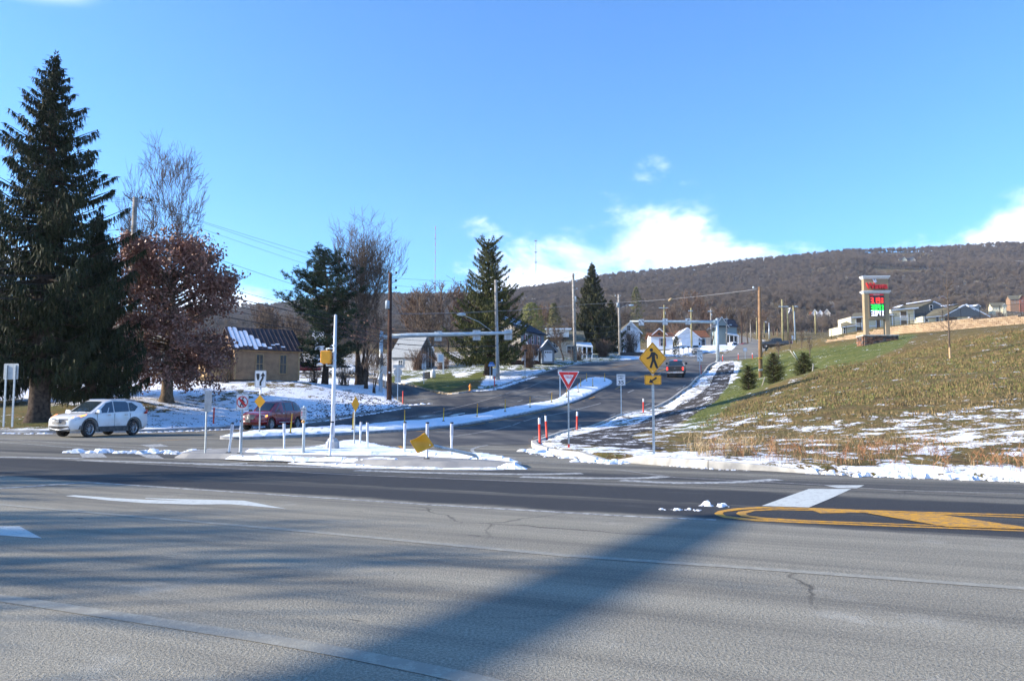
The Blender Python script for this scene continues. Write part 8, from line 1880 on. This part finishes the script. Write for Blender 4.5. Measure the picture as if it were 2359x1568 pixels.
wallbox(t, 'display', X(2007.3), X(2039.3), -.10, -.03, Z(727.3), Z(675.6), mat('display_black', (.01, .01, .012), .3))
M_LR = mat('led_red', (.8, .02, .02), .4, emit=((1, .03, .02), 1.4)); M_LG = mat('led_green', (.02, .7, .05), .4, emit=((.02, 1, .08), 1.2)); M_LW = mat('led_white', (.7, .7, .8), .4, emit=((.85, .85, 1), .9))
SEG = {'0': 'abcdef', '1': 'bc', '2': 'abged', '3': 'abgcd', '4': 'fgbc', '5': 'afgcd', '6': 'afgedc', '7': 'abc', '8': 'abcdefg', '9': 'abcdfg'}
def seg_digit(ch, cx_, cz_, w, h, th, m):
    mb = MB(); hw, hh = w/2-th/2, h/2-th/2
    S_ = {'a': (0, hh, w, th), 'g': (0, 0, w, th), 'd': (0, -hh, w, th), 'f': (-hw, hh/2, th, h/2), 'b': (hw, hh/2, th, h/2), 'e': (-hw, -hh/2, th, h/2), 'c': (hw, -hh/2, th, h/2)}
    for k_ in SEG[ch]: a, b, c, d = S_[k_]; mb.box((cx_+a, -.115, cz_+b), (c, .02+.001*ord(k_)/100, d))
    mb.build('price_digit', m, t)
for txt, v, m_ in (('3199', 691, M_LR), ('3899', 707.8, M_LG), ('3849', 722.3-1.6, M_LW)):
    hpx = 13.4 if v < 715 else 12.4
    for i, ch in enumerate(txt[:3]): seg_digit(ch, X(2012.2+i*(6.9 if i < 2 else 7.1)+(1.2 if i > 0 else 0)), Z(v), q(5.6), q(hpx), q(1.7), m_)
    seg_digit(txt[3], X(2035.5), Z(v-3.0), q(3.2), q(5.6), q(1.0), m_); seg_digit('0', X(2035.5), Z(v+3.4), q(3.2), q(5.0), q(1.0), m_)
    mb = MB(); mb.box((X(2016.3), -.12, Z(v+hpx/2-1.0)), (q(1.7), .02, q(1.7))); mb.build('decimal_point', m_, t)
for v0, v1, m_, txt in ((675.8, 679.6, M_SR, 'REGULAR'), (698.2, 700.6, mat('strip_green', (.02, .22, .09), .4), 'PREMIUM'), (714.4, 717.0, mat('strip_blue', (.03, .20, .55), .4), 'DIESEL')):
    wallbox(t, 'grade_strip', X(2007.5), X(2039), -.116, -.10, Z(v1), Z(v0), m_); letters(t, txt, q((v1-v0)*.6), X(2023), Z((v0+v1)/2), -.119, M_SW, q(14))
wallbox(t, 'base_cap', X(1984), X(2064.5), -.75, dp+.75, Z(774.4), Z(771.8), M_CONC)
M_LEDG = [mat('ledgestone_brown', (.20, .11, .075), .9, var=.25, scale=3), mat('ledgestone_grey', (.14, .12, .11), .9, var=.25, scale=3), mat('ledgestone_rust', (.27, .14, .09), .9, var=.25, scale=3), mat('ledgestone_dark', (.075, .065, .065), .9, var=.25, scale=3)]
wallbox(t, 'base_core', X(1988), X(2062.5), -.55, dp+.55, Z(804), Z(774.4), M_LEDG[1])
rr = random.Random(5); 
for row in range(8):
    z0 = Z(774.4)-(row+1)*q(3.6); x = X(1987)
    while x < X(2063):
        w = min(rr.uniform(q(5), q(13)), X(2063.7)-x); mb = MB(); mb.box((x+w/2, -.60-rr.uniform(0, .05), z0+q(1.8)), (w-.015, .12, q(3.6)-.015)); mb.build('stone', rr.choice(M_LEDG), t); x += w
    y = -.5
    while y < dp+.5: w = rr.uniform(.3, .6); mb = MB(); mb.box((X(1987)-.02-rr.uniform(0, .04), y+w/2, z0+q(1.8)), (.12, w-.015, q(3.6)-.015)); mb.build('stone', rr.choice(M_LEDG), t); y += w
# -- retaining wall of tan blocks
WT = [(1903,783,112),(1925,779,111),(1958,770,109),(2004,762,106),(2053,752,104),(2152,739,98),(2250,733,93),(2359,726,88),(2520,718,82)]
WB = [(1903,787),(1925,790),(1984,800),(2004,800),(2064,792),(2174,768),(2284,762),(2359,760),(2520,756)]
M_RW = [mat('block_tan', (.42, .30, .19), .9, var=.12, scale=1.2), mat('block_tan_pale', (.47, .345, .23), .9, var=.12, scale=1.2), mat('block_tan_dark', (.35, .25, .165), .9, var=.12, scale=1.2)]
t = thing('retaining_wall', 'long stepped retaining wall of tan blocks behind the price sign', 'wall', tuple(P(2050, 760, 104)))
org = P(2050, 760, 104); bw, bh = .46, .21; blocks = []; cache = []
for k_ in range(9): mb = MB(); rr = random.Random(k_); mb.box((0, 0, 0), (bw-.03, .34+rr.uniform(-.03, .03), bh-.025), taper=1); me_ = mb.mesh('block'); me_.materials.append(M_RW[k_ % 3]); cache.append(me_)
WTp = [P(*w) for w in WT]; seglen = [0]
for a, b in zip(WTp[:-1], WTp[1:]): seglen.append(seglen[-1]+math.hypot(b.x-a.x, b.y-a.y))
L_ = seglen[-1]; xs_ = [p.x for p in WTp]; ys_ = [p.y for p in WTp]; zs_ = [p.z for p in WTp]; zb_ = [P(u, v, w[2]).z for (u, v), w in zip(WB, WT)]
stf = MB(); cnt_ = 0; rows = []
for i in range(int(L_/bw)):
    for half in (0, 1): pass
    s0 = i*bw+bw/2
    for j in range(-20, 70):
        ss = s0+(bw/2 if j % 2 else 0); 
        if ss > L_: continue
        x = np.interp(ss, seglen, xs_); y = np.interp(ss, seglen, ys_); top = np.interp(ss, seglen, zs_); bot = np.interp(ss, seglen, zb_)-.9; z = 7+j*bh
        if z+bh > top+.05 or z < bot: continue
        x2 = np.interp(ss+.2, seglen, xs_); y2 = np.interp(ss+.2, seglen, ys_); a = math.atan2(y2-y, x2-x) if ss+.2 < L_ else -.6
        blocks.append((x, y+random.uniform(-.03, .03)+(z-bot)*.05, z+bh/2, a))
blocks.sort(key=lambda b: b[1])
vis_ = [b for b in blocks if proj(b[0], b[1], b[2])[0] < 2380]; 
for i, b in enumerate(vis_[:300]):
    o = bpy.data.objects.new('block', cache[i*7 % 9]); COL.objects.link(o); o.parent = t; o.location = (b[0]-org.x, b[1]-org.y, b[2]-org.z); o.rotation_euler = (0, 0, b[3])
ids = set(id(b) for b in vis_[:300]); stf = [MB(), MB(), MB()]
for i, b in enumerate([b for b in blocks if id(b) not in ids]): stf[i*7 % 3].box((b[0]-org.x, b[1]-org.y, b[2]-org.z), (bw-.03, .34, bh-.025), rz=b[3])
big = MB()
for k_ in range(3):
    off_ = len(big.v); big.v += stf[k_].v; big.f += [tuple(i+off_ for i in f_) for f_ in stf[k_].f]; big.m += [k_]*len(stf[k_].f); big.sm += [False]*len(stf[k_].f)
o = big.build('blocks', M_RW, t); o['kind'] = 'stuff'
mb = MB(); V = []
for a, zb in zip(WTp, zb_): V += [(a.x-org.x, a.y-org.y+.22, zb-1-org.z), (a.x-org.x, a.y-org.y+.22, a.z-.32-org.z)]
mb.add(V, [(2*i, 2*i+2, 2*i+3, 2*i+1) for i in range(len(WTp)-1)]); mb.build('backing', mat('block_joint', (.16, .12, .08), .95), t)
# railing / fence along the wall top
t = thing('metal_fence', 'thin black metal fence along the top of the tan block wall', 'fence', tuple(P(2050, 752, 104))); org = P(2050, 752, 104)
for ss in np.arange(1, L_, 2.4):
    x = np.interp(ss, seglen, xs_); y = np.interp(ss, seglen, ys_)+.5; z = np.interp(ss, seglen, zs_); mb = MB(); mb.box((0,0,.7),(.05,.05,1.5)); o = mb.build('fence_post', M_SK, t); o.location = (x-org.x, y-org.y, z-org.z-.1)
for hz in (.35, 1.35):
    mb = MB(); mb.tube([(a.x-org.x, a.y+.5-org.y, a.z+hz-org.z) for a in WTp], .02, 4); mb.build('rail', M_SK, t)
# -- apartment buildings behind the wall
Y = 150; s_ = F0/Y; f = P(2120, 765, Y); t = thing('apartment_building', 'large cream apartment building with olive roofs and white trim behind the wall', 'building', (f.x, f.y, f.z-2)); q = lambda px: px/s_
X = lambda u: (u-2120)/s_
Z = lambda v: (765-v)/s_+2
M_ROOFO = mat('shingles_olive_brown', (.17, .15, .10), .85, var=.08, scale=1)
wallbox(t, 'wall', X(2054), X(2108), 0, 6, 0, Z(712), M_CREAM); wallbox(t, 'end_wall', X(2108), X(2205), 2.0, 6.5, 0, Z(712), M_SLATE)
mb = MB(); mb.prism([(X(2108), Z(714)), (X(2226), Z(730)), (X(2226), Z(725)), (X(2165), Z(692))], 1.9, 2.0); mb.build('gable', M_SLATE, t)
mb = MB(); mb.add([(X(2050), -.8, Z(714)), (X(2113), -.8, Z(708)), (X(2165), 1.6, Z(690)), (X(2100), 1.6, Z(700))], [(0,1,2,3)]); o = mb.build('roof', M_ROOFO, t); so = o.modifiers.new('s', 'SOLIDIFY'); so.thickness = .25
mb = MB(); mb.add([(X(2050), -.95, Z(716.5)), (X(2113), -.95, Z(711)), (X(2113), -.95, Z(708)), (X(2050), -.95, Z(713.5))], [(0,1,2,3)]); mb.build('fascia', M_WTR, t)
for a, b in (((2113, 710), (2165, 690.5)), ((2165, 690.5), (2232, 722))):
    mb = MB(); mb.add([(X(a[0]), 1.5, Z(a[1]+2)), (X(b[0]), 1.5, Z(b[1]+2.2)), (X(b[0]), 1.5, Z(b[1]-.4)), (X(a[0]), 1.5, Z(a[1]-1))], [(0,1,2,3)]); mb.build('rake_trim', M_WTR, t)
mb = MB(); mb.add([(X(2051), -.9, Z(714.2)), (X(2068), -.9, Z(712.6)), (X(2086), .4, Z(705)), (X(2076), .4, Z(706))], [(0,1,2,3)]); o = mb.build('roof_snow', M_SNOW, t); o.location.z = .35; o.location.y = -.1
mb = MB(); mb.add([(X(2098), 1.3, Z(701.5)), (X(2155), 1.3, Z(692.5)), (X(2160), 1.7, Z(690)), (X(2100), 1.7, Z(699))], [(0,1,2,3)]); o = mb.build('roof_snow', M_SNOW, t); o.location.z = .3
for u0, u1, v0, v1 in ((2075, 2089, 717, 732), (2075, 2089, 738, 752)): wallbox(t, 'balcony_recess', X(u0), X(u1), -.06, -.0, Z(v1), Z(v0), mat('recess_brown', (.16, .12, .09), .9)); 
for u in (2055, 2074, 2090, 2106): wallbox(t, 'corner_trim', X(u), X(u+1.8), -.09, -.06, 0, Z(714), M_WTR)
for v in (731.5, 735.5): wallbox(t, 'band_trim', X(2054), X(2108), -.12, -.09, Z(v+1), Z(v-.6), M_WTR)
for i in range(9): mb = MB(); mb.box((X(2075.6+i*1.65), -.16, Z(729)), (.05, .05, q(5.5))); mb.build('baluster', M_WTR, t)
for u in (2060, 2065): mb = MB(); mb.box((X(u), -.08, Z(723.5)), (.14, .04, .3)); mb.build('vent', M_SK, t)
win_y(t, X(2160), Z(706), .5, 1.1, 1.9, panes=(1, 2))
# front lower block
wallbox(t, 'front_wall', X(2108), X(2152), -3, 0, 0, Z(732), M_CREAM); wallbox(t, 'front_gable_wall', X(2152), X(2210), -3, 0, 0, Z(731), M_CREAM); wallbox(t, 'porch_recess', X(2158), X(2186), -3.06, -3, 0, Z(735), MATS['recess_brown'])
mb = MB(); mb.prism([(X(2150), Z(734)), (X(2252), Z(734)), (X(2202), Z(706))], -3.3, -3.2); mb.build('gable', M_SLATE, t)
mb = MB(); mb.add([(X(2106), -3.7, Z(735)), (X(2152), -3.7, Z(731)), (X(2203), -1.5, Z(705)), (X(2150), -.5, Z(713))], [(0,1,2,3)]); o = mb.build('roof', M_ROOFO, t); so = o.modifiers.new('s', 'SOLIDIFY'); so.thickness = .2
mb = MB(); mb.add([(X(2106), -3.8, Z(737)), (X(2152), -3.8, Z(733)), (X(2152), -3.8, Z(731)), (X(2106), -3.8, Z(735))], [(0,1,2,3)]); mb.build('fascia', M_WTR, t)
for a, b in (((2150, 732), (2203, 704.5)), ((2203, 704.5), (2256, 733))):
    mb = MB(); mb.add([(X(a[0]), -3.8, Z(a[1]+2)), (X(b[0]), -3.8, Z(b[1]+2.4)), (X(b[0]), -3.8, Z(b[1]-.4)), (X(a[0]), -3.8, Z(a[1]-.4))], [(0,1,2,3)]); mb.build('rake_trim', M_WTR, t)
mb = MB(); mb.add([(X(2158), -2.0, Z(711)), (X(2196), -1.3, Z(705.5)), (X(2203), -1.4, Z(703.6)), (X(2160), -1.4, Z(708.5))], [(0,1,2,3)]); o = mb.build('roof_snow', M_SNOW, t); o.location.z = .25
for u in (2110, 2150): wallbox(t, 'corner_trim', X(u), X(u+1.8), -3.1, -3.06, 0, Z(733), M_WTR)
win_y(t, X(2141), Z(739), .5, .9, -3, panes=(1, 2)); win_y(t, X(2117), Z(741), .4, .5, -3, panes=(1, 1))
Y = 150; f = P(1980, 790, Y); t = thing('apartment_building', 'cream apartment building with balconies seen through the legs of the price sign', 'building', (f.x, f.y, f.z-2)); s_ = F0/Y
X = lambda u: (u-1980)/s_
Z = lambda v: (790-v)/s_+2
wallbox(t, 'wall', X(1962), X(2054), 0, 6, 0, Z(729), M_CREAM); wallbox(t, 'low_wall', X(1935), X(1962), -1, 5, 0, Z(752), M_CREAM)
mb = MB(); mb.add([(X(1958), -.8, Z(731)), (X(2056), -.8, Z(724)), (X(2056), 3, Z(712)), (X(1985), 3, Z(716))], [(0,1,2,3)]); o = mb.build('roof', M_ROOFO, t); so = o.modifiers.new('s', 'SOLIDIFY'); so.thickness = .25
mb = MB(); mb.add([(X(1930), -1.8, Z(755)), (X(1963), -1.8, Z(750)), (X(1963), 2, Z(737)), (X(1948), 2, Z(742))], [(0,1,2,3)]); o = mb.build('roof', M_ROOFO, t); so = o.modifiers.new('s', 'SOLIDIFY'); so.thickness = .25
mb = MB(); mb.add([(X(1958), -.95, Z(733.5)), (X(2056), -.95, Z(726.5)), (X(2056), -.95, Z(724)), (X(1958), -.95, Z(731))], [(0,1,2,3)]); mb.build('fascia', M_WTR, t)
mb = MB(); mb.add([(X(1930), -1.9, Z(757)), (X(1963), -1.9, Z(752)), (X(1963), -1.9, Z(750)), (X(1930), -1.9, Z(755))], [(0,1,2,3)]); mb.build('fascia', M_WTR, t)
for u0, u1, v0, v1 in ((1974, 1986, 733, 747), (1974, 1986, 753, 770), (2021, 2029, 735, 765)): wallbox(t, 'balcony_recess', X(u0), X(u1), -.06, 0, Z(v1), Z(v0), MATS['recess_brown'])
for u in (1962, 1972.5, 1986, 2019, 2029): wallbox(t, 'corner_trim', X(u), X(u+1.6), -.09, -.06, 0, Z(731), M_WTR)
wallbox(t, 'band_trim', X(1962), X(2018), -.12, -.09, Z(751.5), Z(749.5), M_WTR)
for i in range(7): mb = MB(); mb.box((X(1974.8+i*1.7), -.16, Z(745)), (.05, .05, 5/s_)); mb.build('baluster', M_WTR, t)
win_y(t, X(1941), Z(762), .3, 1.2, -1, panes=(1, 2))
# -- far houses on the wooded slope
def far_house(label, u, v, Y, wpx, hpx, rpx, mw, mr, gy=True, rz=0.0, wings=(), snow=True, name='hillside_house'):
    s_ = F0/Y; f = P(u, v, Y); t = thing(name, label, 'house', (f.x, f.y, min(f.z, float(zt(f.x, f.y))+6)), rz); q = lambda px: px/s_; D_ = q(wpx)*.7
    wallbox(t, 'wall', -q(wpx/2), q(wpx/2), 0, D_, -q(4)-7, q(hpx), mw)
    if gy: gable_y(t, -q(wpx/2), q(wpx/2), 0, D_, q(hpx), q(rpx), mr, mw, ov=.6, trim=M_WTR if snow else None)
    else: gable_x(t, -q(wpx/2), q(wpx/2), 0, D_, q(hpx), q(rpx), mr, mw, ov=.6)
    n = max(1, int(wpx/6))
    for i in range(n):
        for j in range(max(1, int(hpx/6))): win_y(t, q(-wpx/2+wpx*(i+.5)/n), q(hpx*(j+.5)/max(1, int(hpx/6))), q(1.6), q(2.0), 0, panes=(1, 1))
    for (du, dv, w2, h2, r2, m2, mr2) in wings:
        x0, x1 = q(du-w2/2), q(du+w2/2); z0 = q(-dv); wallbox(t, 'wing_wall', x0, x1, -q(2), D_*.8, z0-q(4)-6, z0+q(h2), m2); gable_y(t, x0, x1, -q(2), D_*.8, z0+q(h2), q(r2), mr2, m2, ov=.5, trim=M_WTR if snow else None)
        win_y(t, (x0+x1)/2, z0+q(h2*.55), q(1.8), q(2), -q(2), panes=(1, 1))
    return t
M_STT = mat('stone_house', (.42, .36, .29), .85, var=.1)
far_house('white and brick house group with pointed white gables on the wooded slope', 1888, 730, 620, 40, 5, 9, M_BRICK, M_SHINB, False, R(-20), ((-10, 0, 12, 10, 8, M_WALLW, M_SHING), (2, 0, 12, 8, 8, M_WALLW, M_SHINB), (16, 2, 14, 10, 9, M_SIDT, M_SHINB), (-14, 6, 12, 5, 6, M_BRICK, M_SHING)))
far_house('brown stone house with blue-grey roof above the pointed white gables', 1912, 714, 680, 26, 10, 9, M_SIDT, M_SHING, True, R(-25), ((6, 0, 14, 10, 8, M_SIDG, M_SNOW),))
far_house('white house with a hip roof on the slope above the ridge poles', 1812, 728, 640, 24, 9, 8, M_WALLW, M_SHING2, False, R(15), ((9, -2, 8, 8, 9, M_SIDG, M_SNOW),))
far_house('house with a small white gable in the wood above the olive roofs', 2172, 697, 760, 24, 7, 9, M_BRICK, M_SHING, True, 0, ((-10, -1, 18, 4, 4, M_SIDT, M_SHING2),))
far_house('white flat-fronted house right of the olive roofed apartments', 2245, 719, 560, 34, 14, 4, M_WALLW, M_SNOW, False, R(20), ((9, 0, 14, 15, 3, M_SIDGG, M_SNOW),))
far_house('cream house with olive roof at the right, partly behind the slope', 2302, 716, 560, 30, 11, 9, M_CREAM, M_SHING2, False, R(-12), ((10, 0, 8, 12, 4, M_CREAM, M_SHING2),))
far_house('brown timber house at the right picture edge', 2346, 700, 600, 34, 12, 9, mat('timber_brown', (.30, .19, .12), .8, var=.1), M_SHING2, False, R(-12), ((8, 0, 12, 13, 8, M_BRICK, M_SHING2),), snow=False)
far_house('dark grey roofed house low between slope and olive roofs', 2262, 737, 430, 40, 4, 10, M_BRICK, M_SLATE, False, R(-10), (), snow=False)
far_house('pale yellow gabled mansion high on the wooded ridge', 2092, 590, 1180, 34, 3, 10, M_CREAM, M_SHING, False, R(-8), ((-9, 0, 12, 6, 8, M_CREAM, M_SHING), (10, 0, 12, 6, 8, M_STT, M_SHING)), snow=False)
far_house('flat blue-grey house with snow on its roof at the right end of the ridge', 2342, 584, 1150, 26, 3, 3, M_SIDG, M_SNOW, False, R(-5))
far_house('pale roofed house glimpsed between poles beyond the green-grey house', 1760, 731, 520, 14, 4, 4, M_SIDGG, M_SNOW, False, R(10))
far_house('grey roofed house in the wood left of the mast signs', 745, 790, 210, 40, 18, 10, M_WALLW, M_SNOW, False, R(8), snow=False)
far_house('small pale house seen between the trunks behind the barn', 975, 812, 200, 30, 9, 6, M_WALLW, M_SNOW, False, R(-8), snow=False)
far_house('low white house behind the tallest spruce and the oak', 330, 872, 125, 70, 16, 10, M_WALLW, M_SHING2, False, 0, snow=False)
# -- radio masts on the ridge
def radio(label, u, vb, vt, Y, w, seed):
    s_ = F0/Y; f = P(u, vb, Y); t = thing('radio_mast', label, 'radio mast', f); h = (vb-vt)/s_; n = 16
    for i in range(n):
        mb = MB(); mb.tube([(0,0,h*i/n),(0,0,h*(i+1)/n)], w, 4); mb.build('section', mat('mast_red', (.45,.14,.12), .7) if i % 2 and seed else mat('mast_grey', (.30,.33,.40), .7), t)
    for z in ((.97,.68,.42) if not seed else (.8,)): mb = MB(); mb.box((0,0,h*z),(w*8,w*2,w*2)); mb.build('antenna', MATS['mast_grey'], t)
radio('tallest slender red and grey radio mast on the ridge, left one', 1002, 670, 517, 1500, .55, 1); radio('grey radio mast with antennas on the ridge, right of the yard spruce', 1234.5, 642, 550, 1450, .7, 0); radio('short faint radio mast just left of the grey antenna mast', 1205, 655, 625, 1500, .4, 1)
HOUSE_GAPS += [(1888,620,20),(1912,680,14),(1812,640,14),(2165,760,14),(2245,560,16),(2302,560,14),(2346,600,16),(2262,430,12),(2092,1180,8),(2338,1150,8),(1760,520,10)]
# ------------------------------------------------------------------ air
def haze():
    mb = MB(); mb.box((0, 700, 150), (3560, 1590, 380)); o = mb.build('haze', None); m = bpy.data.materials.new('air'); m.use_nodes = True; nt = m.node_tree; nt.nodes.clear()
    out = nt.nodes.new('ShaderNodeOutputMaterial'); v = nt.nodes.new('ShaderNodeVolumePrincipled'); v.inputs['Color'].default_value = (.82, .88, 1, 1); v.inputs['Density'].default_value = .00009; v.inputs['Anisotropy'].default_value = .2
    nt.links.new(v.outputs[0], out.inputs['Volume']); o.data.materials.append(m); tag(o, kind='stuff'); return o
haze_box = haze()
far_wood()
